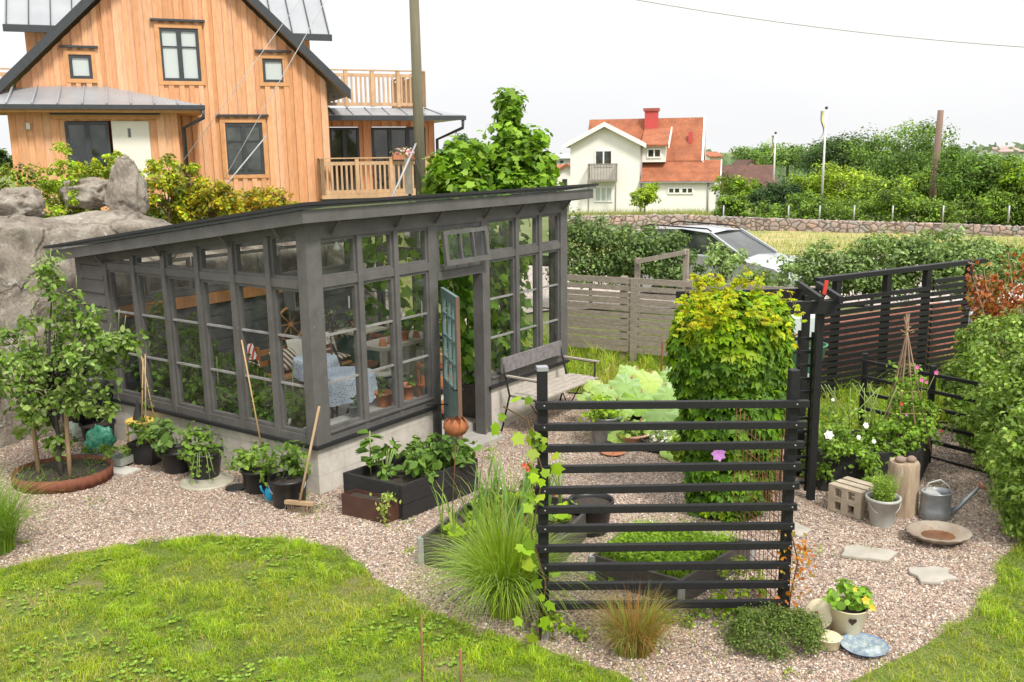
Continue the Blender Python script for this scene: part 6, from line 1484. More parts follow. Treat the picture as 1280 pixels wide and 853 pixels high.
for dx_, dy_, ov in ((-.10, .02, (-.03, 0, .0)), (.0, -.10, (.0, 0, .05)), (.11, .06, (-.06, 0, .12))): m = MB(); m.tube([p+Vector((dx_, dy_, .2)), tp+Vector(ov)], .008, 6); m.build('cane', BAM, t)
m = MB(); a = gg(330, 606); a.y -= .02; m.tube([D(330, 575, a.y), D(302, 425, a.y+.1)], .009, 6); tag(m.build('cane', BAM), 'single long bamboo cane leaning from the small black strawberry bucket', 'cane')
m = MB(); P = []
tp = D(182, 470, p.y)
for i in range(40): z = R.uniform(.3, .9); q = p+(tp-p)*z; P.append((q.x+R.gauss(0, .06), q.y+R.gauss(0, .04), q.z))
tag(tri_obj('pea_plant', leaves('', P, NR.normal(size=(40, 3)), .05, palette(40, GREENV)), None), 'thin pea shoots climbing the bamboo tripod', 'plant')
# yellow stool with the black cone
YEL = pm('yellow_paint', (.78, .55, .12), (.66, .45, .09), 5, .5, .08)
p = gg(178, 567); p += Vector((0, .06, 0)); t = thing('stool', 'yellow round-topped metal stool against the glasshouse wall', 'stool', p); zs = .42
m = MB(); m.lathe(p+UP*zs, [(.18, -.02), (.19, -.01), (.19, .01), (.18, .018)], 28, cap1=True); m.build('seat', YEL, t)
for a in (.5, 2.1, 3.7, 5.3): m = MB(); d = Vector((math.cos(a), math.sin(a), 0)); m.tube([p+d*.08+UP*(zs-.02), p+d*.15+UP*(zs-.025), p+d*.17+UP*(zs-.06), p+d*.18], .012, 8); m.build('leg', YEL, t)
m = MB(); m.lathe(p+Vector((-.03, 0, zs+.019)), [(.07, 0), (.068, .02), (.035, .14), (.006, .245)], 20, cap1=True); tag(m.build('garden_ornament', pm('slate', (.03, .03, .03), None, 8, .7, .2)), 'pointed black cone ornament standing on the yellow stool', 'ornament')
# seedling trays, bag, crate, sack, bucket
WPL = pm('white_board', (.62, .60, .55), (.5, .48, .42), 4, .7, .1); CLR = pm('clear_tub', (.36, .38, .34), (.30, .32, .28), 3, .3, 0)
m = MB(); p = gg(146, 588); d = Vector((.9, -.42, 0)).normalized(); n_ = Vector((.42, .9, 0)).normalized()
m.obox(p-d*.24-n_*.10+UP*.003, d*.48, n_*.24, UP*.018); tag(m.build('board', WPL), 'thin white board lying on the gravel under the seedling tubs', 'board')
for (u, v, s, lb) in ((132, 577, .085, 'smaller clear plastic tub of seedlings on the white board, left one'), (152, 582, .115, 'larger clear plastic tub of seedlings on the white board, right one')):
    q = gg(u, v); q.z = .025; t = thing('seedling_tub', lb, 'tub', q); m = MB(); m.lathe(q, [(s*1.15, 0), (s*1.35, .10), (s*1.4, .105), (s*1.3, .10)], 4, sm=False); rm = Matrix.Rotation(.35, 3, 'Z'); m.v = [rm @ (v_-q)+q for v_ in m.v]; m.build('tub', CLR, t)
    foliage('seedlings', t, q+UP*.15, s*1.25, .07, 110, .05, [(.22, .34, .08), (.28, .40, .10)], 'oval')
q = gg(112, 576); t = thing('crate', 'small grey-blue wire crate with a plant beside the green bag', 'crate', q); m = MB()
for i in range(9): x = -.17+i*.0425; m.bar(q+Vector((x, -.1, 0)), q+Vector((x, -.1, .13)), .006)
for z in (.005, .06, .13):
    for y in (-.1, .1): m.bar(q+Vector((-.17, y, z)), q+Vector((.17, y, z)), .008)
    for x in (-.17, .17): m.bar(q+Vector((x, -.1, z)), q+Vector((x, .1, z)), .008)
m.box(q.x-.165, q.y-.09, q.z+.005, q.x+.165, q.y+.09, q.z+.02); m.build('basket', pm('blue_grey', (.16, .19, .22), None, 4, .5, 0), t); foliage('plant', t, q+Vector((-.06, 0, .12)), .10, .09, 80, .05, GREENV)
q = gg(119, 562); q += Vector((-.02, .18, 0)); pot('bucket', 'wide black bucket behind the green plastic bag', q, .21, .32, PLB, .8, soil=True, cat='bucket')
def bag(c, rx, ry, rz, mat, label, seed, name='plastic_bag'):
    m = MB(); n = 22; vs = []
    for j in range(n):
        ph = PI*j/(n-1)
        for k in range(n*2):
            th = PI*k/n; d = Vector((math.sin(ph)*math.cos(th), math.sin(ph)*math.sin(th), math.cos(ph))); s = 1+.35*mnoise.fractal(d*2.1+Vector((seed, 0, 0)), 1, 2, 4)+.22*abs(mnoise.noise(d*4.5+Vector((seed, 1, 0))))-.12*abs(mnoise.noise(d*11+Vector((seed, 1, 0))))
            vs.append(Vector(c)+Vector((d.x*rx*s, d.y*ry*s, max(-rz*.85, d.z*rz*s)+rz*.85)))
    k2 = n*2; m._add(vs, [(j*k2+k, (j+1)*k2+k, (j+1)*k2+(k+1) % k2, j*k2+(k+1) % k2) for j in range(n-1) for k in range(k2)], True); return tag(m.build(name, mat), label, 'bag')
mt, nt, b = newmat('green_film'); b.inputs['Base Color'].default_value = (.05, .38, .25, 1); b.inputs['Roughness'].default_value = .18; b.inputs['Specular IOR Level'].default_value = .8
nt.links.new(rampn(nt, noise(nt, coords(nt), 9, 5, .7), [(.4, (.02, .26, .15)), (.55, (.08, .45, .28)), (.7, (.5, .68, .58))]), b.inputs['Base Color']); bump(nt, b, noise(nt, coords(nt), 22, 5, .7), 1, .03)  # palest ramp tone paints white highlights into the film colour
bag(gg(126, 568)+Vector((.0, -.02, .05)), .17, .12, .17, mt, 'crumpled green plastic bag hanging over the black bucket', 3.3)
bag(gg(98, 548)+Vector((.04, .1, 0)), .20, .14, .26, pm('white_film', (.75, .77, .74), (.45, .62, .5), 3, .4, .4), 'white plastic sack with green print behind the black bucket', 6.1, 'sack')
m = MB(); q = gg(30, 553); m.obox(q+Vector((-1.3, .1, 0)), Vector((2.6, .5, 0)), Vector((-.06, .25, 0)), UP*.06); tag(m.build('edging_board', BLK), 'black board lying along the foot of the rock at the left', 'board')
m = MB(); vs = []; q = L(-.04, 3.9, .05)
bag(L(-.28, 4.0, .3), .30, .25, .40, pm('black_film', (.02, .02, .022), None, 4, .25, .5), 'bunched black plastic sheeting against the back end of the glasshouse', 9.4, 'plastic_sheet')
# broom and blue can
t = thing('broom', 'wooden yard broom leaning against the glasshouse corner', 'broom', gg(375, 640)); a = gg(375, 640); hb = a+Vector((0, 0, .10)); tp = D(399, 508, a.y+.33)
m = MB(); m.tube([hb, tp], .014, 8); m.build('handle', STK, t)
bd_ = Vector((.95, -.25, 0)).normalized(); m = MB(); m.bar(hb-bd_*.16, hb+bd_*.16, .05, .035); m.build('head', STK, t); m = MB()
for i in range(60): s = -.15+.3*i/59; o = R.uniform(-.02, .02); q = hb+bd_*s+Vector((0, o, -.015)); m.bar(q, q+bd_*R.uniform(-.02, .02)+Vector((0, -.02+o, -.085)), .004, .008)
m.build('bristles', pm('bristle', (.25, .17, .11), (.15, .10, .07), 9, .9, .3), t)
BLU = pm('blue_plastic', (.02, .42, .72), None, 3, .3, 0); q = gg(341, 622)+Vector((0, -.05, 0)); t = thing('watering_can', 'small bright blue toy watering can between the two black pots', 'watering can', q)
m = MB(); m.lathe(q, [(.055, 0), (.066, .03), (.062, .11), (.045, .13), (.035, .125)], 20); m.build('body', BLU, t); m = MB(); m.tube([q+Vector((-.05, 0, .04)), q+Vector((-.10, 0, .10)), q+Vector((-.11, 0, .15))], [.016, .011, .013], 8); m.build('spout', BLU, t)
m = MB(); m.tube([q+Vector((.05, 0, .11)), q+Vector((.02, 0, .17)), q+Vector((-.04, 0, .12))], .008, 6); m.build('handle', BLU, t)
# ------------------------------------------------------------------ garden bench in front of the right windows
t = thing('garden_bench', 'black iron bench with weathered wooden seat against the glasshouse wall', 'bench', L(4.0, -.4, 0)); IRON = MATS['iron']
s0, s1 = 3.28, 4.72; gz = -.04
SEATW = pm('pale_slats', (.46, .41, .35), (.32, .28, .24), 5, .85, .3, stretch=(2, 2, 8))
for nm, s in (('side_frame', s0), ('side_frame', s1)):
    m = MB(); r = .013
    m.tube([L(s, -.08, .92), L(s, -.20, .42), L(s, -.06, gz-.05)], r, 8)                       # back upright, kinked at the seat
    m.tube([L(s, -.20, .42), L(s, -.70, .40)], r, 8); m.tube([L(s, -.70, gz-.05), L(s, -.68, .40), L(s, -.68, .66)], r, 8)
    m.tube([L(s, -.13, .68), L(s, -.70, .665)], r, 8); m.build(nm, IRON, t)
    m = MB(); m.bar(L(s, -.16, .69), L(s, -.74, .68), .045, .022); m.build('armrest', SEATW, t)
m = MB(); m.tube([L(s0, -.5, .40), L(s0+.35, -.45, .05), L(s0+.55, -.44, .40)], .009, 6); m.tube([L(s1, -.5, .40), L(s1-.35, -.45, .05), L(s1-.55, -.44, .40)], .009, 6); m.build('brace', IRON, t)
for i in range(4): m = MB(); m.obox(L(s0-.03, -.24-.125*i, .425), E1*(s1-s0+.06), E2*-.11, UP*.022); m.build('seat_slat', SEATW, t)
m = MB(); m.obox(L(s0-.02, -.11, .72), E1*(s1-s0+.04), E2*.035, UP*.20); m.build('backrest', MATS['weathered_plank'], t)
# rust tulip ornament
a = gg(566, 628); tp = D(570, 534, a.y+.02); t = thing('garden_ornament', 'rusty metal tulip ball on a thin rod in the black raised bed', 'ornament', a); m = MB(); m.tube([a, Vector((tp.x, tp.y, tp.z-.09))], .007, 6); m.build('rod', RUST, t)
ORR = pm('orange_rust', (.42, .15, .05), (.22, .07, .03), 9, .8, .3, wear=(.05, .03, .02), wearlim=.62); m = MB()
for k in range(8):
    a0 = 2*PI*k/8; prof = [(.02, -.10), (.09, -.07), (.125, -.01), (.118, .05), (.085, .10)]; wd = [.25, .42, .40, .34, .05]; vs = []
    for (r, z), w_a in zip(prof, wd): vs += [tp+Vector((r*math.cos(a0-w_a), r*math.sin(a0-w_a), z)), tp+Vector((r*1.08*math.cos(a0), r*1.08*math.sin(a0), z)), tp+Vector((r*math.cos(a0+w_a), r*math.sin(a0+w_a), z))]
    m._add(vs, [(3*i+j, 3*i+j+1, 3*i+j+4, 3*i+j+3) for i in range(4) for j in (0, 1)], True)
m.build('petals', ORR, t)
# ------------------------------------------------------------------ raised beds
def bed(label, P4, z0, z1, mat, th=.035, tiers=1, soil_z=None, plants=None, brackets=None, name='raised_bed', ext=0):
    P4 = [Vector((p.x, p.y, 0)) for p in P4]; c = sum(P4, Vector())/4; t = thing(name, label, 'raised bed', c)
    for k in range(tiers):
        za = z0+(z1-z0)*k/tiers; zb = z0+(z1-z0)*(k+1)/tiers-.006
        for i in range(4):
            a, b2 = P4[i], P4[(i+1) % 4]; d = (b2-a).normalized(); inn = Vector((-d.y, d.x, 0)); inn = inn if inn.dot(c-a) > 0 else -inn
            e = th if i % 2 else 0
            m = MB(); m.obox(a+d*e+UP*za, (b2-a)-d*2*e, inn*th, UP*(zb-za)); m.build('board', mat, t)
    for i in range(4):
        a = P4[i]; o = (a-c).normalized()
        if brackets: m = MB(); m.bar(a+o*.004+UP*(z0+.01), a+o*.004+UP*(z1-.01), .05, .05, up=Vector((o.x, o.y, 0))); m.build('corner_bracket', brackets, t)
    sz = soil_z if soil_z is not None else z1-.07
    m = MB(); m.poly([p+(c-p)*.03+UP*sz for p in P4]); m.build('soil', SOIL, t); return t, c, sz, P4
def inside(P4, n, mg=.08):
    u, v = mg+(1-2*mg)*NR.rand(n), mg+(1-2*mg)*NR.rand(n); P = np.array([tuple(p) for p in P4]); return (P[0]*((1-u)*(1-v))[:, None]+P[1]*(u*(1-v))[:, None]+P[2]*(u*v)[:, None]+P[3]*((1-u)*v)[:, None])
def quad(f, r, l): return [f, r, r+l-f, l]
BRB = pm('black_board', (.022, .021, .021), (.014, .013, .013), 6, .7, .4, stretch=(1, 1, 6), wear=(.06, .055, .05), wearlim=.68)
BRG = pm('grey_board_bed', (.085, .075, .065), (.05, .044, .038), 6, .85, .5, stretch=(2, 2, 7), wear=(.20, .18, .15), wearlim=.6); GALV = MATS['galvanised']
f = G(504, 650); r_ = G(598, 612); l_ = f+(G(434, 632)-f)*1.05
t, c, sz, P4 = bed('black raised bed of potato plants in front of the glasshouse door', quad(f, r_, l_), -.05, .36, BRB, .04, 2, .26)
POT = [(.14, .24, .05), (.18, .29, .065), (.11, .19, .04)]
for q, rr, n in ((f+(l_-f)*.72+(r_-f)*.32, .20, 110), (f+(l_-f)*.30+(r_-f)*.45, .28, 190), (f+(l_-f)*.55+(r_-f)*.72, .27, 190), (f+(l_-f)*.22+(r_-f)*.84, .24, 170)):
    tt = thing('potato_plant', ['bushy potato plant', 'x'][0]+' growing in the black raised bed by the door', 'plant', (q.x, q.y, sz), 'potato plants in the black raised bed'); foliage('leaves', tt, Vector((q.x, q.y, sz+.16)), rr, .19, n, .10, POT, 'oval')
    m = MB()
    for k in range(6): m.tube([(q.x, q.y, sz-.02), (q.x+R.uniform(-.12, .12), q.y+R.uniform(-.1, .1), sz+.28)], .007, 5)
    m.build('stem', MATS['green_stem'], tt)
q = f+(l_-f)*.86+(r_-f)*.24; tt = thing('tomato_plant', 'upright thin plant with a bare stem at the left end of the black raised bed', 'plant', (q.x, q.y, sz)); m = MB(); m.tube([(q.x, q.y, sz-.02), (q.x+.01, q.y, sz+.5)], .008, 5); m.build('stem', MATS['green_stem'], tt)
pp = [leaves('', [(q.x, q.y, sz+.12+.04*k) for k in range(10)], NR.normal(size=(10, 3))*.2+np.array([0, 0, 1]), .16-.008*k2*0, palette(10, POT), 'oval', dirs=[(math.cos(k*2.4), math.sin(k*2.4), .2) for k in range(10)]) for k2 in range(3)]; tri_obj('leaves', merge(*pp), tt)
# rust-brown planter box
f2 = G(483, 655); r2 = f2+(r_-f)*.16; l2 = G(428, 643); t, c2, sz2, P42 = bed('dark rust-brown metal planter box beside the black raised bed', quad(f2, r2, l2), 0, .23, pm('rust_box', (.085, .035, .022), (.05, .022, .015), 4, .6, .2), .012, 1, .19, name='planter_box')
tt = thing('trailing_plant', 'pale green plant trailing over the edge of the rust-brown planter box', 'plant', (f2.x, f2.y, .2)); P = [(f2.x-.02+R.gauss(0, .03)+.0, f2.y-.02+R.gauss(0, .03), .22-k*.004) for k in range(45)]+[(f2.x+.02+R.gauss(0, .05), f2.y+.06+R.gauss(0, .05), .25) for k in range(60)]
tri_obj('leaves', leaves('', P, NR.normal(size=(len(P), 3)), .05, palette(len(P), [(.42, .48, .14), (.30, .42, .10)])), tt)
m = MB(); m.tube([(f2.x, f2.y+.05, .18), (f2.x+.02, f2.y+.06, .26)], .005, 5); m.build('stem', MATS['green_stem'], tt)
# grey bed with onions and lettuce
f = G(527, 706); bk = G(611, 640); fr2 = G(665, 745); P4 = [f, fr2, fr2+(bk-f)*1.15, bk]
t, c, sz, P4 = bed('weathered grey raised bed of leeks and lettuce behind the large grass clump', P4, -.03, .27, BRG, .03, 1, .21, brackets=GALV)
n = 150; Pb = inside(P4, n); Pb[:, 2] = sz; sel = (Pb[:, 1] < 20)
on = thing('leek_row', 'tall blue-green leek and onion leaves standing in the weathered grey raised bed', 'plants', (c.x, c.y, sz)); Pq = Pb[NR.permutation(n)[:46]]
tri_obj('leaves', blades(np.repeat(Pq, 4, 0), .45+.35*NR.rand(len(Pq)*4), np.full(len(Pq)*4, .028), .15+.5*NR.rand(len(Pq)*4), palette(len(Pq)*4, [(.20, .33, .10), (.26, .38, .09), (.16, .27, .10), (.38, .40, .12)], .12), 5, .8), on)
for k in range(26):
    q = Vector(inside(P4, 1, .1)[0]); q.z = sz; lt_ = NR.rand() < .75
    d = leaves('', [(q.x, q.y, sz+.03+.012*(i//5)) for i in range(14)], [(math.cos(i*2.4)*-.5, math.sin(i*2.4)*-.5, 1) for i in range(14)], .10, palette(14, [(.36, .50, .06), (.28, .43, .05)] if lt_ else [(.22, .10, .07), (.2, .3, .06)], .12), 'big', dirs=[(math.cos(i*2.4), math.sin(i*2.4), .5) for i in range(14)])
    tag(tri_obj('lettuce', d), 'loose green lettuce in the weathered grey raised bed', 'lettuce', 'lettuces in the weathered grey raised bed')
# sunken bed of carrots behind the front fence
P4 = [G(740, 726), G(851, 760), G(938, 706), G(790, 684)]
t, c, sz, P4 = bed('grey board bed of feathery carrot tops behind the front black fence', P4, -.03, .24, BRG, .03, 1, .17, brackets=GALV)
n = 2600; Pb = inside(P4, n, .06); Pb[:, 2] = sz; tri_obj('carrot_tops', merge(blades(Pb, .12+.14*NR.rand(n), np.full(n, .008), .5+.7*NR.rand(n), palette(n, [(.26, .42, .05), (.32, .48, .07), (.20, .34, .04)], .12), 3), leaves('', Pb[:900]+np.array([0, 0, .12]), NR.normal(size=(900, 3))*.4+np.array([0, 0, 1]), .045, palette(900, [(.26, .42, .05), (.34, .48, .08)]))), t)
# soil and weeds beside that bed
cushion('weed', 'scruffy green weeds between the carrot bed and the rusty mesh', 925, 745, .22, .2, .22, 500, .04, GR['light']+[(.35, .3, .15)])
# black raised bed of roses and sweet peas at the right
e0 = G(1146, 612); e1 = G(1173, 590); w0 = e0+Vector((-1.05, -.02, 0))
P4 = [w0, e0, e1+Vector((.05, .35, 0)), w0+Vector((.05, .9, 0))]
t, c, sz, P4 = bed('black raised bed of white roses and sweet peas behind the tree stump', P4, -.05, .42, BRB, .04, 1, .33)
ROS = [(.22, .35, .06), (.28, .42, .08), (.17, .28, .045)]
rb_c = D(1058, 560, c.y+.1); tt = thing('rose_bush', 'loose light-green rose bush dotted with white blooms, right of the arch post', 'rose bush', (rb_c.x, rb_c.y, sz)); pp = []
for (u, v, rx, rz, n) in ((1050, 565, .36, .36, 900), (1085, 575, .30, .30, 600), (1030, 590, .22, .30, 400), (1045, 530, .28, .22, 400)): d, _ = clumpy(D(u, v, c.y-.1), (rx, rx*.9, rz), n//16, 16, .12, .055, ROS+[(.30, .40, .14)], 'oval', cjit=.12, inner=.25, low=-.9); pp.append(d)
tri_obj('leaves', merge(*pp), tt); m = MB()
for k in range(14): q = Vector((rb_c.x+R.uniform(-.3, .3), rb_c.y-.1+R.uniform(-.15, .1), sz)); m.tube([q, q+Vector((R.uniform(-.1, .1), 0, .4)), q+Vector((R.uniform(-.25, .25), -.1, .75))], .006, 5)
m.build('stems', MATS['green_stem'], tt)
for (u, v, r) in ((1036, 544, .055), (1082, 532, .035), (1073, 547, .03), (1008, 575, .03), (1092, 552, .028), (1041, 500, .02)):
    m = MB(); q = D(u, v, c.y-.52); flower(m, q, r, (R.uniform(-.3, .3), -1, .5), 6, .35); flower(m, q+Vector((0, -.005, .004)), r*.6, (.1, -1, .6), 5, .6); m.build('bloom', PETW, tt)
wg = D(1128, 592, c.y+.05); t = thing('plant_wigwam', 'tall wigwam of twigs for sweet peas in the black raised bed', 'plant support', (wg.x, wg.y, sz)); ap_ = D(1134, 415, c.y+.15)
TW = pm('twig', (.32, .22, .14), (.20, .13, .09), 9, .9, .3)
for k in range(8):
    a = 2*PI*k/8+.2; b0 = Vector((wg.x+.30*math.cos(a), wg.y+.24*math.sin(a), sz-.05)); e = ap_+(ap_-b0).normalized()*R.uniform(.04, .22)+Vector((R.uniform(-.03, .03), 0, 0)); m = MB(); m.tube([b0, b0.lerp(ap_, .5)+Vector((R.uniform(-.015, .015),)*3), ap_, e], [.010, .009, .008, .005], 6); m.build('twig', TW, t)
m = MB()
for z in (.35, .55, .8): m.tube([Vector((wg.x, wg.y, sz)).lerp(ap_, z*.9)+Vector((.29*(1-z*.9)*math.cos(a), .23*(1-z*.9)*math.sin(a), .01*math.sin(a*3))) for a in lin(0, 2*PI, 20)], .0035, 4)
for i in range(12): z = 1.0+R.uniform(-.02, .03); q = Vector((wg.x, wg.y, sz)).lerp(ap_, z); m.tube([q+Vector((R.uniform(-.03, .03), -.02, 0)), q+Vector((R.uniform(-.06, .08), R.uniform(-.05, .05), R.uniform(-.05, .06)))], .003, 4)
m.build('twine', BAM, t)
tt = thing('sweet_pea', 'sweet peas with pink and crimson flowers climbing the twig wigwam', 'plant', (wg.x, wg.y, sz)); pp = []
for (z, rx, rz, n) in ((.14, .40, .2, 700), (.3, .32, .2, 480), (.48, .24, .2, 280), (.62, .2, .15, 90)):
    q = Vector((wg.x+.06, wg.y, sz)).lerp(ap_, z); d, _ = clumpy(q, (rx, rx, rz), n//14, 14, .09, .05, ROS, 'oval', cjit=.1, inner=.3, low=-1); pp.append(d)
tri_obj('leaves', merge(*pp), tt)
for (u, v, mt, r) in ((1146, 459, 'pink', .03), (1152, 475, 'pink', .03), (1170, 466, 'pink', .03), (1127, 505, 'red', .02), (1177, 539, 'red', .018), (1133, 519, 'violet', .018), (1158, 478, 'pink', .022)):
    m = MB(); flower(m, D(u, v, wg.y-.2), r, (0, -1, .2), 5, .3); m.build('bloom', MATS['petal_'+mt], tt)
m = MB()
for (u, v) in ((1146, 462), (1153, 478), (1168, 470)): p0 = Vector((wg.x+.1, wg.y-.1, sz+.5)); m.tube([p0, D(u, v, wg.y-.19)], .0035, 4)
m.build('stems', MATS['green_stem'], tt)
cushion('shrub', 'light green leafy growth filling the right end of the black raised bed', 0, 0, .30, .3, .24, 700, .05, ROS, kind='oval', origin0=Vector((e0.x-.18, e0.y+.25, 0)), z=.34)
cushion('shrub', 'loose rose foliage spilling over the front of the black raised bed', 0, 0, .34, .2, .44, 900, .05, ROS, kind='oval', origin0=Vector((w0.x+.20, w0.y-.12, 0)), z=.02)
cushion('shrub', 'leafy growth between the pallet blocks and the black raised bed', 0, 0, .28, .16, .34, 500, .05, ROS, kind='oval', origin0=Vector((w0.x+.62, w0.y-.12, 0)), z=.02)
cushion('shrub', 'leafy growth behind the arch post at the left end of the rose bed', 0, 0, .35, .3, .62, 900, .055, ROS, kind='oval', origin0=Vector((w0.x-.15, w0.y+.55, 0)), z=.0)
# ------------------------------------------------------------------ things on the gravel at the right
BLKC = pm('pale_block', (.50, .43, .33), (.36, .29, .21), 5, .9, .4, wear=(.36, .18, .10), wearlim=.62)
t = thing('pallet_crate', 'small stack of pale wooden pallet blocks with a white flower on top', 'crate', G(1066, 648)); a = G(1034, 637); b2 = G(1075, 650); dx_ = (b2-a).normalized(); wd = (b2-a).length; dy_ = Vector((-dx_.y, dx_.x, 0)); dd = .34
for k, z in enumerate((.0, .14)):
    for j in range(3):
        for i in range(2): m = MB(); m.obox(a+dx_*(wd-.075)*j/2+dy_*(dd-.08)*i+UP*(z+.024), dx_*.075, dy_*.08, UP*.09); m.build('block', BLKC, t, bevel=.004)
    m = MB(); m.obox(a+UP*z, dx_*wd, dy_*dd, UP*.026); m.build('board', BLKC, t)
    for i in range(3): m = MB(); m.obox(a+dy_*(dd-.09)*i/2+UP*(z+.114), dx_*wd, dy_*.09, UP*.024); m.build('board', BLKC, t)
m = MB(); q = D(1057, 613, a.y-.02); flower(m, q, .06, (0, -1, .8), 7, .2); tag(m.build('flower', PETW), 'large white bloom resting on top of the pallet blocks', 'flower')
q = gg(1102, 655); 
t = pot('bucket', 'old zinc bucket planted with feathery dill beside the tree stump', q, .155, .285, ZNL, .68, cat='bucket', handle=True)
DIL = [(.32, .46, .10), (.26, .40, .07), (.38, .50, .14)]; n = 900; a_ = NR.rand(n)*2*PI; P = np.stack([q.x+.10*np.cos(a_)*NR.rand(n), q.y+.1*np.sin(a_)*NR.rand(n), np.full(n, q.z+.24)], 1)
tri_obj('dill', merge(blades(P, .12+.22*NR.rand(n), np.full(n, .005), .2+.7*NR.rand(n), palette(n, DIL), 3), clumpy((q.x, q.y, q.z+.36), (.12, .12, .13), 30, 22, .05, .02, DIL)[0]), t)
STP = pm('stump_wood', (.44, .34, .24), (.26, .18, .12), 4, .92, .8, stretch=(4, 4, .5), wear=(.50, .46, .38), wearlim=.6, fine=14)
q = gg(1126, 641); t = thing('tree_stump', 'upright weathered log used as a pedestal with stones on top', 'stump', q); m = MB(); m.lathe(q, [(.155, 0), (.149, .08), (.152, .17), (.147, .26), (.150, .36), (.144, .45), (.145, .52), (.135, .545)], 44, cap1=True, wob=.035); m.build('log', STP, t)
for (dx1, r, lb) in ((-.055, .05, 'left of two smooth brown stones on top of the log'), (.055, .045, 'right of two smooth brown stones on top of the log')):
    m = MB(); m.lathe(q+Vector((dx1, -.03, .548)), [(r*.6, 0), (r, .02), (r*.9, .04), (r*.4, .06), (.002, .064)], 16, sx=1.15, sy=.9); tag(m.build('stone', pm('brown_stone', (.30, .22, .17), (.22, .15, .12), 6, .8, .3)), lb, 'stone')
# zinc watering can
q = gg(1168, 648); t = thing('watering_can', 'large old zinc watering can with copper rose on its long spout', 'watering can', q); m = MB()
m.lathe(q, [(.125, 0), (.135, .015), (.135, .09), (.13, .10), (.13, .26), (.137, .27), (.137, .285), (.128, .285), (.126, .20)], 28, sx=1.12, sy=.85); m.lathe(q+UP*.19, [(.128, 0), (.002, .0)], 28, cap0=False, sx=1.1, sy=.84); m.build('body', ZNC, t)
m = MB(); m._add([q+Vector((.142*math.cos(a), .11*math.sin(a), .286)) for a in lin(PI*.5, PI*1.5, 12)], [tuple(range(12))]); m.build('half_lid', ZNL, t)
m = MB(); m.tube([q+Vector((.14, -.01, .05)), q+Vector((.22, -.03, .13)), q+Vector((.38, -.07, .34))], [.038, .024, .014], 12); m.build('spout', ZNC, t)
m = MB(); e = q+Vector((.38, -.07, .34)); dn_ = Vector((.75, -.15, .55)).normalized(); m.tube([e, e+dn_*.035, e+dn_*.05], [.014, .05, .05], 16); m.build('rose', pm('copper', (.50, .24, .15), None, 4, .5, .05, metal=.4), t)
m = MB(); m.tube([q+Vector((-.13, 0, .27)), q+Vector((-.08, 0, .37)), q+Vector((.03, 0, .40)), q+Vector((.12, 0, .33)), q+Vector((.145, 0, .22))], .009, 8); m.tube([q+Vector((.12, 0, .22)), q+Vector((.25, -.04, .19))], .006, 6); m.build('handle', ZNL, t)
# stone bird bath bowl
STN = pm('bath_stone', (.33, .28, .22), (.20, .15, .11), 4, .95, .5, wear=(.28, .15, .09), wearlim=.6)
q = gg(1172, 676); m = MB(); n = 40; m.lathe(q, [(.13, 0), (.20, .03), (.29, .085), (.295, .10), (.27, .10), (.16, .055), (.10, .035), (.002, .03)], n, wob=.035, sy=.85)
t = thing('bird_bath', 'shallow stone bird bath bowl lying on the gravel below the watering can', 'bird bath', q); m.build('bowl', STN, t); m = MB(); m.lathe(q+UP*.052, [(.165, 0), (.002, 0)], n, cap0=False, sy=.85); m.build('rusty_water', pm('brown_water', (.20, .09, .04), (.12, .06, .03), 9, .12, 0), t)
# stepping stones
FLG = pm('flagstone', (.44, .41, .35), (.33, .30, .25), 4, .9, .4)
for (u, v, rx, ry, lb, sd_) in ((1083, 693, .225, .155, 'pale irregular stepping stone, the one furthest from the lawn', 1), (1165, 720, .20, .15, 'pale irregular stepping stone nearest the right-hand lawn', 5), (994, 664, .14, .15, 'stepping stone half hidden behind the right fence post', 9)):
    q = gg(u, v); m = MB(); pts = []
    for k in range(11): a = 2*PI*k/11; r = 1+.22*math.sin(k*2.1+sd_)+.10*math.sin(k*5+sd_); pts.append(q+Vector((rx*r*math.cos(a), ry*r*math.sin(a), 0)))
    m.prism([p+UP*.0 for p in pts], UP*.032); tag(m.build('stepping_stone', FLG, bevel=.008), lb, 'stepping stone')
# cream pot, lid, enamel bowl, blue dish
CRM = pm('cream_enamel', (.74, .66, .46), (.66, .56, .36), 5, .35, .05, wear=(.16, .07, .04), wearlim=.76)
q = gg(1059, 790); t = thing('enamel_bucket', 'cream enamel bucket with a chipped heart-shaped patch planted with nasturtiums', 'bucket', q); m = MB(); m.lathe(q, [(.098, 0), (.105, .006), (.142, .215), (.15, .222), (.15, .228), (.138, .226), (.130, .17)], 32); m.build('bucket', CRM, t)
m = MB(); m.lathe(q+UP*.18, [(.132, 0), (.002, .01)], 28, cap0=False); m.build('soil', SOIL, t)
m = MB(); pts = [(0, -.032), (.03, .0), (.03, .02), (.015, .028), (0, .018), (-.015, .028), (-.03, .02), (-.03, 0)]; vs = []
for (x, z) in pts: zz = .155+z; rr = .098+(.142-.098)*zz/.215+.008; a = -PI/2-.12+x/rr; vs.append(q+Vector((rr*math.cos(a), rr*math.sin(a), zz)))
m._add(vs, [tuple(range(8))]); m.build('chip', pm('dark_chip', (.05, .025, .02), None, 4, .7, 0), t)
d, _ = clumpy(q+UP*.29, (.16, .15, .085), 26, 6, .05, .055, [(.24, .40, .07), (.30, .47, .09), (.18, .32, .05)], 'round', cjit=.08, inner=.3, low=-.4, up=1.2); tri_obj('nasturtium', d, t)
for (dx1, dy1, dz1, r) in ((.06, -.16, .34, .035), (.12, -.14, .27, .03), (.0, -.1, .40, .02)): m = MB(); flower(m, q+Vector((dx1, dy1, dz1)), r, (0, -1, .7), 5, .3); m.build('bloom', PETO, t)
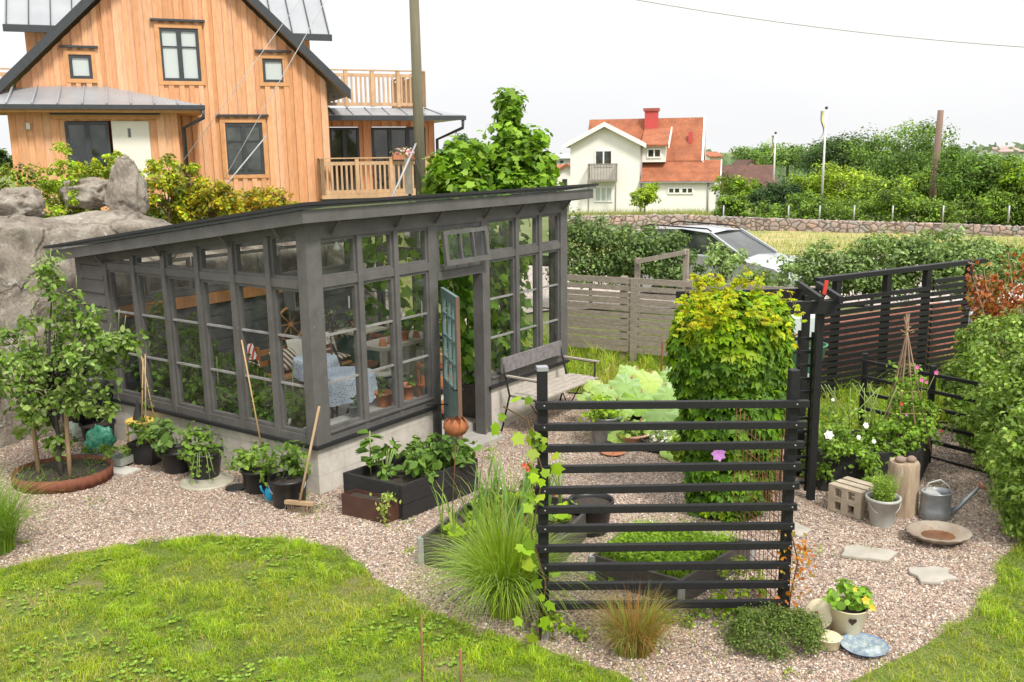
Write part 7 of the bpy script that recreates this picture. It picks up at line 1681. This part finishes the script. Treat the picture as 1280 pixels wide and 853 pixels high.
q = gg(1021, 783); t = thing('lid', 'round cream enamel lid leaning on its edge against the bucket', 'lid', q); ax = Vector((-.62, -.55, .55)).normalized(); c0 = q+Vector((.0, -.02, .115)); u_ = ax.cross(Vector((0, 1, .3))).normalized(); v_ = ax.cross(u_)
m = MB(); n = 36; vs = [c0+ax*.02]; 
for r, o in ((.06, .018), (.105, .008), (.118, 0), (.118, -.006)): vs += [c0+(u_*math.cos(2*PI*i/n)+v_*math.sin(2*PI*i/n))*r+ax*o for i in range(n)]
m._add(vs, [(0, 1+i, 1+(i+1) % n) for i in range(n)]+[(1+k*n+i, 1+(k+1)*n+i, 1+(k+1)*n+(i+1) % n, 1+k*n+(i+1) % n) for k in range(3) for i in range(n)]+[tuple(1+3*n+i for i in range(n))], True); m.build('plate', CRM, t)
m = MB(); m.tube([c0+ax*.02, c0+ax*.035, c0+ax*.045], [.008, .014, .010], 10); m.build('knob', pm('brown_knob', (.3, .15, .06), None, 4, .5, 0), t)
q = gg(1034, 808); t = thing('enamel_pot', 'small cream enamel pot with a handle between the bucket and the blue dish', 'pot', q); m = MB(); m.lathe(q, [(.075, 0), (.088, .01), (.09, .075), (.098, .08), (.098, .084), (.088, .082), (.02, .085), (.002, .086)], 28); m.build('body', CRM, t)
m = MB(); m.tube([q+Vector((.085, .0, .06)), q+Vector((.11, .0, .062)), q+Vector((.12, .03, .062)), q+Vector((.085, .04, .06))], .006, 6); m.build('handle', CRM, t)
m = MB(); m.tube([q+Vector((-.085, .02, .06)), q+Vector((-.11, .0, .062)), q+Vector((-.11, -.03, .062)), q+Vector((-.085, -.04, .06))], .006, 6); m.build('handle', CRM, t)
mtb, nt, b = newmat('blue_enamel'); b.inputs['Base Color'].default_value = (.16, .25, .42, 1); b.inputs['Roughness'].default_value = .22; mti, nt2, b2_ = newmat('speckled_glaze'); b2_.inputs['Roughness'].default_value = .08
nt2.links.new(rampn(nt2, noise(nt2, coords(nt2), 16, 6, .75), [(.35, (.12, .18, .27)), (.5, (.25, .31, .34)), (.62, (.42, .48, .48))]), b2_.inputs['Base Color'])
q = gg(1080, 812); t = thing('dish', 'wide shallow blue enamel dish of water on the gravel at the bottom right', 'dish', q); m = MB(); m.lathe(q, [(.10, 0), (.15, .025), (.168, .045), (.171, .045), (.165, .04)], 36); m.build('rim', mtb, t); m = MB(); m.lathe(q+UP*.0, [(.165, .0405), (.14, .026), (.10, .014), (.002, .012)], 36, cap0=False); m.build('bowl', mti, t)
# ------------------------------------------------------------------ behind the fence: black bucket, geranium, rhubarb corner
q = gg(739, 664); pot('bucket', 'black plastic bucket standing on the gravel behind the front black fence', q, .21, .33, PLB, .74, cat='bucket', handle=False)
q = gg(668, 628); t = pot('plant_pot', 'terracotta pot with a red geranium behind the left fence post', q, .14, .2, TERR, .75, plant=leafy(.15, .10, 80, .07, GREENV, 'round')); m = MB(); [flower(m, q+Vector((-.08+dx1, -.12, .43+dz1)), .038, (0, -1, .5), 5, .3) for dx1, dz1 in ((0, 0), (.03, .02), (.02, -.02), (-.02, .02))]; m.build('bloom', PETR, t)
q = gg(685, 632)+Vector((.02, 0, 0)); pot('plant_pot', 'small empty terracotta pot beside the geranium', q, .10, .14, TERR, .7)
q = gg(757, 552); pot('plant_pot', 'zinc bucket of curly green parsley near the rhubarb', q, .21, .36, ZNC, .75, plant=leafy(.30, .16, 420, .06, [(.26, .40, .05), (.34, .48, .07)], 'oval'))
q = gg(790, 556); pot('plant_pot', 'wide terracotta bowl of pale green succulents near the rhubarb', q, .20, .16, pm('pink_terracotta', (.55, .32, .22), (.42, .22, .15), 6, .85, .2), .6, plant=leafy(.17, .08, 130, .06, [(.40, .52, .16), (.30, .44, .10)], 'round', -.02))
q = gg(825, 562); t = pot('plant_pot', 'black tub of small white flowers at the foot of the rhubarb', q, .24, .15, PLB, .8, plant=leafy(.24, .09, 220, .05, [(.18, .28, .07), (.7, .7, .62), (.78, .78, .7)], 'simple'))
q = gg(766, 568); m = MB(); m.lathe(q, [(.10, 0), (.15, .025), (.155, .03), (.14, .028), (.02, .008)], 24); tag(m.build('saucer', TERR), 'brown clay saucer in front of the zinc parsley bucket', 'saucer')
q = gg(806, 536); t = thing('compost_bin', 'low black container half hidden under the rhubarb leaves', 'container', q); m = MB(); m.lathe(q, [(.20, 0), (.22, .24), (.24, .25), (.24, .27), (.2, .27)], 24); m.build('tub', PLB, t)
q = gg(815, 520); t = thing('rhubarb', 'large pale green rhubarb with broad crinkled leaves beside the creeper', 'plant', q); P = []; Nn = []; S = []; dr = []; m = MB()
for (u, v, s, z_) in ((785, 474, .42, .72), (815, 468, .46, .75), (757, 486, .34, .62), (800, 492, .44, .60), (838, 484, .42, .62), (772, 506, .36, .48), (850, 508, .42, .45), (828, 526, .42, .32), (868, 500, .38, .5), (742, 478, .28, .6), (800, 528, .34, .30), (860, 540, .40, .25), (790, 462, .34, .75), (842, 462, .38, .72), (735, 498, .28, .45), (825, 505, .40, .5), (845, 556, .34, .18), (878, 560, .34, .2), (775, 540, .28, .2), (880, 525, .36, .35)):
    c_ = G(u, v, z_); o = (c_-(q+UP*.3)); o = Vector((o.x, o.y-.25, 0)).normalized(); P.append(tuple(c_-o*s*.5)); dr.append((o.x, o.y, -.15+R.uniform(-.15, .25))); Nn.append((-o.x*.1+R.uniform(-.2, .2), -.55+R.uniform(-.2, .2), .8)); S.append(s); m.tube([q+Vector((R.uniform(-.1, .1), R.uniform(-.1, .1), 0)), Vector(P[-1])-UP*.15, Vector(P[-1])], .012, 6)
P = np.array(P)
# subdivided ruffled leaf
def ruffle(P, Nn, S, dr, cols):
    out = []
    for p, nn, s, d, c in zip(P, Nn, S, dr, cols):
        nn = np.array(nn); nn /= np.linalg.norm(nn); d = np.array(d, float); d -= d.dot(nn)*nn; d /= np.linalg.norm(d); x = np.cross(d, nn); rings = 7; seg = 36; vs = [p+d*s*.45]; ph = NR.rand()*6
        for r in range(1, rings+1):
            for k in range(seg):
                a = 2*PI*k/seg; rad = r/rings*s*.5*(1+.10*math.sin(5*a+ph)*(r/rings)); w = .055*s*math.sin(a*9+ph)*(r/rings)**2+.03*s*math.sin(a*17+r)*(r/rings)-.12*s*(r/rings)**2+.03*s*abs(math.sin(a*4))*(r/rings); vs.append(p+d*(s*.45+rad*math.cos(a))+x*rad*1.05*math.sin(a)+nn*w)
        f_ = [(0, 1+k, 1+(k+1) % seg) for k in range(seg)]
        for r in range(rings-1):
            for k in range(seg): a0, b0, c0, e0_ = 1+r*seg+k, 1+r*seg+(k+1) % seg, 1+(r+1)*seg+(k+1) % seg, 1+(r+1)*seg+k; f_ += [(a0, e0_, c0), (a0, c0, b0)]
        cc = np.tile(c, (len(vs), 1))*(1+.06*NR.normal(size=(len(vs), 1))); out.append((np.array(vs), np.array(f_), cc))
    return merge(*out)
tri_obj('leaves', ruffle(P, Nn, S, dr, palette(len(P), [(.34, .48, .14), (.42, .54, .16), (.26, .42, .08), (.30, .44, .16)], .1)), t, smooth_=True); m.build('stalks', pm('rhubarb_stalk', (.40, .16, .10), None, 6, .5, 0), t)
for (u0, v0, u1, v1, lb, mt) in ((826, 462, 828, 428, 'rusty pointed stake behind the rhubarb', RUST), (838, 475, 838, 440, 'plain wooden stake beside the rusty one behind the rhubarb', STK)): a = G(u0, v0+40); m = MB(); b0 = D(u0, v0, a.y); m.tube([(b0.x, b0.y, 0), D(u1, v1, a.y)], .014, 6); tag(m.build('stake', mt), lb, 'stake')
cushion('hosta', 'bright green leafy plants between the rhubarb and the creeper', 862, 590, .26, .25, .34, 260, .12, GR['light']+[(.34, .46, .08)], kind='oval', cat='plant')
cushion('border_plant', 'small weeds growing out of the gravel below the creeper', 900, 655, .20, .12, .14, 120, .05, GR['light'], cat='plant')
# ------------------------------------------------------------------ inside the glasshouse
def Li(u, v, z): return G(u, v, z)
WOODR = pm('red_wood', (.30, .10, .045), (.20, .065, .03), 6, .55, .2, stretch=(1, 1, 5)); WOODO = pm('orange_wood', (.48, .22, .08), (.34, .14, .05), 5, .6, .2, stretch=(4, 4, 1))
DKM = pm('dark_iron', (.02, .02, .02), None, 5, .5, 0)
def clothmat(name, c1, c2, sc, kind='CHECK'):
    m, nt, b = newmat(name); v = coords(nt)
    if kind == 'CHECK':
        vo = N(nt, 'ShaderNodeTexVoronoi'); vo.inputs['Scale'].default_value = sc; nt.links.new(v, vo.inputs['Vector']); f = vo.outputs['Distance']; c = rampn(nt, f, [(.34, c1), (.42, c2)])
    else:
        wv = N(nt, 'ShaderNodeTexWave', bands_direction='DIAGONAL' if kind == 'D' else 'X'); wv.inputs['Scale'].default_value = sc; nt.links.new(v, wv.inputs[0]); c = rampn(nt, wv.outputs[1], [(.48, c1), (.52, c2)])
    nt.links.new(c, b.inputs['Base Color']); b.inputs['Roughness'].default_value = .9; return m
BWC = clothmat('blue_cloth', (.16, .24, .42), (.62, .68, .76), 60); RWS = clothmat('red_stripe', (.60, .05, .06), (.80, .76, .72), 7, 'X'); BGS = clothmat('beige_stripe', (.10, .07, .06), (.62, .52, .42), 5, 'D'); WCL = pm('cream_cloth', (.66, .62, .55), (.55, .5, .44), 3, .9, .1)
def rtable(label, c, r, drop, clabel):
    t = thing('garden_table', label, 'table', (c.x, c.y, .04)); z = c.z
    m = MB(); m.lathe((c.x, c.y, z-.03), [(r-.01, 0), (r-.01, .025), (.002, .026)], 28); m.build('tabletop', WOODR, t)
    for k in range(4): a = PI/4+k*PI/2; m = MB(); m.tube([(c.x+math.cos(a)*r*.65, c.y+math.sin(a)*r*.65, .04), (c.x+math.cos(a)*r*.5, c.y+math.sin(a)*r*.5, z-.03)], .014, 6); m.build('leg', DKM, t)
    m = MB(); n = 72; rings = [(0, .006), (.5, .006), (.95, .006), (1.0, .0), (1.02, -.06), (1.05, -drop*.5), (1.08, -drop)]; vs = []
    for j, (k, dz) in enumerate(rings):
        for i in range(n): a = 2*PI*i/n; w = 1+(.05*math.sin(a*9)+.03*math.sin(a*5+1))*max(0, j-3)/3; q = (k*r+.001)*w; vs.append((c.x+q*math.cos(a), c.y+q*math.sin(a), z+dz+(.03*math.sin(a*4) if j == 6 else 0)))
    m._add(vs, [(j*n+i, j*n+(i+1) % n, (j+1)*n+(i+1) % n, (j+1)*n+i) for j in range(6) for i in range(n)], True); tag(m.build('tablecloth', BWC), clabel, 'tablecloth')
c1 = Li(431, 466, .76); c2 = Li(394, 447, .76)
rtable('round table under a long blue and white cloth nearest the front windows', c1, .38, .34, 'long blue and white patterned cloth on the table nearest the front windows')
rtable('smaller round table further back in the glasshouse', c2, .31, .25, 'short pale blue and white cloth on the table further back')
def fchair(label, c, rot, cmat, smat, back=True, fr=None, clabel=None):
    """folding chair, seat centre c, facing rot"""
    fr = fr or DKM; t = thing('folding_chair', label, 'chair', (c.x, c.y, .04)); f = Vector((math.cos(rot), math.sin(rot), 0)); s = Vector((-f.y, f.x, 0)); z = c.z; b0 = Vector((c.x, c.y, 0))
    for e in (-1, 1):
        m = MB(); m.bar(b0+s*.2*e+f*.22+UP*.04, b0+s*.2*e-f*.24+UP*(z+.42 if back else z), .025, .025); m.build('leg', fr, t)
        m = MB(); m.bar(b0+s*.17*e-f*.24+UP*.04, b0+s*.17*e+f*.19+UP*(z-.01), .025, .025); m.build('leg', fr, t)
    m = MB()
    for i in range(5): m.bar(b0+f*(-.17+.085*i)-s*.2+UP*z, b0+f*(-.17+.085*i)+s*.2+UP*z, .07, .018)
    m.build('seat', smat, t)
    if back:
        m = MB()
        for zz, k in ((.22, -.235), (.32, -.24), (.40, -.25)): m.bar(b0+f*k*(.8+zz*.5)-s*.21+UP*(z+zz), b0+f*k*(.8+zz*.5)+s*.21+UP*(z+zz), .018, .06)
        m.build('backrest', smat, t)
    if cmat:
        m = MB(); m.hexa([b0+f*a+s*q+UP*(z+.012) for a, q in ((-.19, -.19), (.19, -.19), (.19, .19), (-.19, .19))]+[b0+f*a+s*q+UP*(z+.06) for a, q in ((-.17, -.17), (.17, -.17), (.17, .17), (-.17, .17))]); tag(m.build('cushion', cmat, bevel=.02), clabel, 'cushion')
ca_ = math.atan2(E1.y, E1.x)
fchair('folding chair with a red-striped cushion left of the blue-clothed table', Li(424, 487, .45), ca_+.3, RWS, WOODR, False, clabel='red and white striped seat cushion on the folding chair')
fchair('folding chair with a white cushion right of the blue-clothed table', Li(480, 469, .46), ca_+PI*.9, WCL, DKM, False, clabel='white seat cushion on the right-hand folding chair')
fchair('red-brown slatted wooden chair behind the blue-clothed table', L(2.75, 2.55, .45), ca_-PI/2, None, WOODR)
fchair('red-brown slatted folding chair by the green cabinet', L(3.6, 2.7, .45), ca_+PI, None, WOODR)
# wooden bench along the back wall with cushions
t = thing('corner_bench', 'reddish wooden bench along the boarded back wall of the glasshouse', 'bench', L(3.0, 3.7, .04))
for (s0_, s1_, t0_, t1_, z0_, z1_, nm) in ((2.3, 4.1, 3.35, 3.75, .34, .38, 'seat'), (2.3, 4.1, 3.80, 3.83, .66, .74, 'back_rail'), (2.3, 4.1, 3.801, 3.831, .50, .57, 'back_rail')): m = MB(); wallbox(m, s0_, t0_, s1_, t1_, z0_, z1_); m.build(nm, WOODO, t)
for s_ in (2.35, 3.2, 4.05):
    for t_ in (3.4, 3.768): m = MB(); wallbox(m, s_-.03, t_-.03, s_+.03, t_+.03, .04, .338 if t_ < 3.6 else .82); m.build('leg', WOODO, t)
def pillow(p, w_, d_, hh, mat, label, rot=0, lean=0):
    m = MB(); n = 14; vs = []
    for j in range(n+1):
        for i in range(n+1):
            a, b2 = i/n*2-1, j/n*2-1; e = max(0, (1-abs(a)**3)*(1-abs(b2)**3))**.5; vs.append((a*w_/2, b2*d_/2, e*hh/2))
    k = len(vs); vs += [(x, y, -z) for x, y, z in vs]; fs = [(j*(n+1)+i, j*(n+1)+i+1, (j+1)*(n+1)+i+1, (j+1)*(n+1)+i) for j in range(n) for i in range(n)]; fs += [tuple(k+q for q in reversed(f)) for f in fs]
    Mx = Matrix.Translation(p) @ Matrix.Rotation(rot, 4, 'Z') @ Matrix.Rotation(lean, 4, 'X'); m._add([Mx @ Vector(v) for v in vs], fs, True); tag(m.build('cushion', mat), label, 'cushion')
pillow(L(3.35, 3.54, .46), 1.1, .4, .14, BGS, 'dark and beige striped seat pad on the back wall bench', ca_)
pillow(L(3.1, 3.68, .68), .42, .34, .14, WCL, 'cream pillow leaning on the left of the back wall bench', ca_, 1.2)
pillow(L(3.62, 3.66, .68), .42, .34, .14, WCL, 'second cream pillow leaning on the right of the back wall bench', ca_, 1.2)
pillow(L(2.75, 3.6, .58), .46, .36, .14, BGS, 'dark striped pillow at the end of the back wall bench', ca_, .9)
q = L(1.9, 3.4, .68); pillow(q, .34, .60, .12, RWS, 'red and white striped long cushion standing among the plants inside the glasshouse', ca_, 1.2)
part_ = MB(); wallbox(part_, .2, 4.22, 3.9, 4.275, 1.50, 1.66); tag(part_.build('wall_board', WOODO), 'orange-brown wooden board running along the dark back wall', 'board')
# wagon wheel and box shelf on the back wall
wc = L(3.35, 4.14, .98); ax = E2; t = thing('wagon_wheel', 'old wooden spoked wheel leaning on the back wall', 'wheel', wc-UP*.3); m = MB(); m.tube([wc+(E1*math.cos(a)+UP*math.sin(a))*.27 for a in lin(0, 2*PI, 30)], .022, 8); m.build('rim', WOODO, t)
for k in range(8): a = 2*PI*k/8; m = MB(); m.tube([wc, wc+(E1*math.cos(a)+UP*math.sin(a))*.26], .012, 6); m.build('spoke', WOODO, t)
m = MB(); m.lathe(wc, [(.05, -.03), (.05, .03)], 12, cap1=True); m.build('hub', WOODO, t)
t = thing('box_shelf', 'small grey box shelf with a lit decoration on the back wall', 'shelf', L(3.55, 4.1, 1.25)); m = MB()
for a in ((3.3, 3.8, 1.22, 1.24), (3.3, 3.8, 1.52, 1.54), (3.3, 3.32, 1.24, 1.52), (3.78, 3.8, 1.24, 1.52)): wallbox(m, a[0], 3.95, a[1], 4.2, a[2], a[3])
m.build('box', pm('shelf_grey', (.16, .17, .17), None, 4, .6, 0), t); P, Nn = shell_pts(L(3.6, 4.05, 1.38), (.12, .06, .10), 60); tri_obj('dried_flowers', leaves('', P, Nn, .05, palette(60, [(.55, .28, .10), (.4, .2, .08)])), t)
# planting bed along the left side, full of foliage
t = thing('planting_bed', 'lush green planting bed along the inside of the left windows', 'planting', L(.5, 2.2, .04)); m = MB(); wallbox(m, .24, .3, .95, 3.9, .04, .40); m.build('soil', SOIL, t); m = MB(); wallbox(m, .952, .3, .98, 3.9, .04, .44); m.build('edge_board', BRG, t)
INS = [(.14, .25, .04), (.19, .31, .05), (.10, .18, .03)]
pp = []
for (tt_, ss_, zz, r, rz, n) in ((.85, .5, .66, .28, .26, 320), (1.25, .55, .64, .34, .30, 420), (1.8, .6, .75, .42, .40, 460), (2.4, .6, .85, .42, .5, 520), (3.0, .6, .9, .42, .6, 560), (3.5, .55, .95, .36, .65, 480), (2.7, .55, 1.35, .25, .35, 180), (3.3, .5, 1.5, .22, .3, 150)):
    d, _ = clumpy(L(ss_, tt_, zz), (r, r, rz), n//14, 14, .14, .10, INS, 'oval', cjit=.15, inner=.2, low=-.9); pp.append(d)
tri_obj('foliage', merge(*pp), t)
m = MB()
for i in range(26): q = L(R.uniform(.4, .85), R.uniform(.5, 3.7), .38); m.tube([q, q+Vector((R.uniform(-.05, .05), R.uniform(-.05, .05), .4+.5*R.random()))], .008, 5)
m.build('stems', MATS['green_stem'], t)
for k, (tt_, zz) in enumerate(((.75, .66), (1.05, .72), (.5, .60), (1.5, .74))): m = MB(); [flower(m, L(.3+.05*i, tt_+.07*i, zz-.05*i), .03, -E1+UP*.4, 5, .3) for i in range(3)]; m.build('blossom', PETW, t)
# big-leaved vine behind the right-hand windows
t = thing('grape_vine', 'big-leaved green vine filling the windows right of the door', 'climber', L(4.1, .9, .04)); n = 760
P = np.array([tuple(L(3.25+1.65*a, .45+.75*b2, .55+2.15*c_)) for a, b2, c_ in NR.rand(n, 3)]); tri_obj('leaves', leaves('', P, np.array(-E2)+np.array([0, 0, .5])+NR.normal(size=P.shape)*.45, .11+.09*NR.rand(n), palette(n, [(.14, .27, .04), (.19, .33, .05), (.10, .20, .03), (.26, .40, .07)], .12), 'maple', droop=.8), t)
n = 260; P = np.array([tuple(L(4.55+.25*a, .6+3.4*b2, .7+1.7*c_)) for a, b2, c_ in NR.rand(n, 3)]); tri_obj('leaves', leaves('', P, np.array(-E1)+NR.normal(size=P.shape)*.5, .15+.08*NR.rand(n), palette(n, INS), 'maple', droop=.8), t)
m = MB()
for k in range(7): q = L(3.4+.23*k, .8, .04); m.tube([q, q+UP*1.2+E1*.05, q+UP*2.5-E1*.08], [.014, .01, .006], 6)
m.build('stems', BARK, t)
m = MB(); wallbox(m, 3.2, .3, 4.9, .55, .04, .5); o = m.build('planter_trough', BRG); tag(o, 'dark wooden trough under the vine inside the right-hand windows', 'planter')
pot('plant_pot', 'white jar on the sill behind the windows right of the door', L(3.35, .36, .56), .05, .12, WCL, .9, soil=False)
# green cabinet, potting bench, pots, olive tree, candles
GC_ = pm('green_cabinet', (.035, .075, .06), (.025, .055, .045), 4, .6, .2)
k0 = (4.2, 3.2); t = thing('cabinet', 'dark green cabinet with a pale stone top at the back of the glasshouse', 'cabinet', L(k0[0], k0[1], .04)); m = MB(); wallbox(m, k0[0]-.3, k0[1]-.0, k0[0]+.3, k0[1]+.45, .04, .80); bdy = m.build('body', GC_, t); m = MB(); wallbox(m, k0[0]-.34, k0[1]-.04, k0[0]+.34, k0[1]+.49, .80, .84); m.build('top', pm('stone_top', (.55, .50, .40), (.42, .38, .30), 4, .7, .1), t)
for a in (-.28, .01): m = MB(); wallbox(m, k0[0]+a, k0[1]-.02, k0[0]+a+.27, k0[1]-.002, .1, .76); dd_ = m.build('door', GC_, t); m = MB(); m.lathe(L(k0[0]+a+(.24 if a < 0 else .03), k0[1]-.03, .5), [(.012, -.01), (.012, .01)], 8, cap1=True); m.build('knob', DKM, dd_)
pot('plant_pot', 'potted herb with broad leaves on top of the green cabinet', L(k0[0]-.1, k0[1]+.2, .84), .10, .14, TERR, .75, plant=leafy(.16, .12, 60, .10, INS, 'oval'))
t = thing('potting_bench', 'long pale wooden potting bench against the right side of the glasshouse', 'bench', L(3.6, 2.3, .04)); m = MB(); wallbox(m, 3.1, 1.9, 4.4, 2.5, .82, .87); m.build('top', SEATW, t)
for s_ in (3.15, 4.35):
    for t_ in (1.95, 2.45): m = MB(); wallbox(m, s_-.04, t_-.04, s_+.04, t_+.04, .04, .818); m.build('leg', SEATW, t)
for i, (s_, lb) in enumerate(((3.25, 'upturned terracotta pot at the left of the potting bench'), (3.43, 'upturned terracotta pot in the middle of the potting bench'), (4.0, 'upturned terracotta pot at the right of the potting bench'))):
    q = L(s_, 2.05, .871); m = MB(); m.lathe(q, [(.06, 0), (.058, .02), (.04, .10), (.002, .10)], 16); tag(m.build('flowerpot', TERR), lb, 'pot')
pot('plant_pot', 'pink geranium in a pot on the potting bench behind the open door', L(3.75, 2.1, .871), .10, .15, TERR, .75, plant=leafy(.18, .14, 80, .09, GREENV, 'round'))
ot = Li(427, 470, .3); t = pot('olive_tree', 'small potted olive tree with airy grey-green leaves behind the table', L(2.75, 2.6, .04), .18, .32, TERR, .75, cat='tree'); q = L(2.75, 2.6, .3); m = MB(); m.tube([q, q+UP*.5, q+UP*.95], [.018, .014, .008], 6)
for k in range(12): a = k*2.4; m.tube([q+UP*(.55+.03*k), q+UP*(.85+.03*k)+Vector((math.cos(a)*.25, math.sin(a)*.25, 0))], .004, 4)
m.build('trunk', BARK, t); d, _ = clumpy(q+UP*.98, (.38, .38, .28), 30, 12, .09, .055, [(.24, .30, .13), (.18, .24, .09), (.32, .34, .16)], 'narrow', inner=.2, low=-.8); tri_obj('crown', d, t)
for (s_, r, hh, lb, pl) in ((1.45, .11, .18, 'terracotta pot with a dry stick on the sill, second window left of the door', 20), (1.66, .07, .13, 'small terracotta pot with a bright seedling on the sill left of the door', 60), (1.86, .10, .19, 'terracotta pot with a dark leafy plant on the sill nearest the door', 70), (.93, .06, .13, 'small grey pot with a green shoot on the sill nearest the corner', 20)):
    pot('plant_pot', lb, L(s_, .36, .62), r, hh, TERR if s_ > 1 else ZNC, .75, plant=leafy(r*1.1, .10, pl, .05, GREENV, 'oval'))
m = MB(); wallbox(m, .24, .222, 1.98, .50, .56, .619); tag(m.build('shelf', pm('concrete_shelf', (.34, .33, .31), None, 4, .9, .2)), 'low ledge inside the front windows carrying the terracotta pots', 'shelf')
def candles(label, c, n, sp):
    t = thing('candelabra', label, 'candle holder', c); m = MB(); m.tube([c+UP*.0, c+UP*.9], .004, 5); m.tube([c-E1*sp*n/2, c+E1*sp*n/2], .006, 6); m.build('iron_frame', DKM, t)
    for k in range(n): q = c+E1*sp*(k-(n-1)/2)+UP*.01; m = MB(); m.lathe(q, [(.012, 0), (.012, .15), (.003, .16)], 10, cap1=True); m.build('candle', pm('candle_white', (.85, .83, .78), None, 4, .5, 0), t)
candles('iron holder with two white candles hanging behind the second window', L(1.25, 1.2, 1.72), 2, .11); candles('iron holder with three white candles hanging behind the window beside the door', L(1.75, 1.1, 1.72), 3, .085)
# doorway: basket on a small stand with crates below
bs = L(2.92, .75, 0); t = thing('plant_stand', 'dark brown wooden stand just inside the doorway', 'stand', bs+UP*.04); m = MB()
for z in (.18, .52, .80): wallbox(m, 2.72, .55, 3.22, .95, z, z+.025)
m.build('shelf', WOODR, t)
for s_ in (2.74, 3.20):
    for t_ in (.57, .93): m = MB(); wallbox(m, s_-.015, t_-.015, s_+.015, t_+.015, .04, .86); m.build('leg', WOODR, t)
WICK = clothmat('wicker', (.20, .11, .045), (.50, .33, .15), 60, 'CHECK'); t = thing('basket', 'round wicker basket with a hoop handle on the stand in the doorway', 'basket', L(2.9, .72, .826)); q = L(2.9, .72, .826); m = MB(); m.lathe(q, [(.12, 0), (.17, .06), (.185, .15), (.195, .16), (.185, .17), (.17, .15)], 28); m.build('bowl', WICK, t); m = MB(); m.tube([q+E1*.18*math.cos(a)+UP*(.15+.18*math.sin(a)) for a in lin(0, PI, 14)], .008, 6); m.build('handle', WICK, t)
for z, lb in ((.205, 'wooden crate of pots on the lowest shelf of the doorway stand'), (.545, 'wooden tray on the middle shelf of the doorway stand')):
    m = MB(); wallbox(m, 2.76, .6, 3.16, .9, z+.001, z+.12); t = thing('crate', lb, 'crate', L(2.96, .75, z)); m.build('box', WOODO, t); pp_ = MB(); pp_.lathe(L(2.9, .7, z+.121), [(.05, 0), (.06, .08), (.05, .08)], 14); pp_.build('flowerpot', WCL, t)
# string of clear bulbs and small hooks under the roof
t = thing('string_lights', 'string of clear glass bulbs hanging under the glasshouse roof', 'string lights', L(2.5, .9, 2.6)); pts = [L(.3+4.3*i/20, .9+.2*math.sin(i), zt(1)-.12-.10*abs(math.sin(i*PI/5))) for i in range(21)]; m = MB(); m.tube(pts, .004, 5); m.build('cord', DKM, t)
for p in pts[1::3]: m = MB(); m.lathe(p-UP*.13, [(.003, 0), (.04, .03), (.045, .06), (.02, .10), (.018, .13)], 14); m.build('bulb', pm('bulb_glass', (.5, .5, .46), None, 4, .08, 0), t)
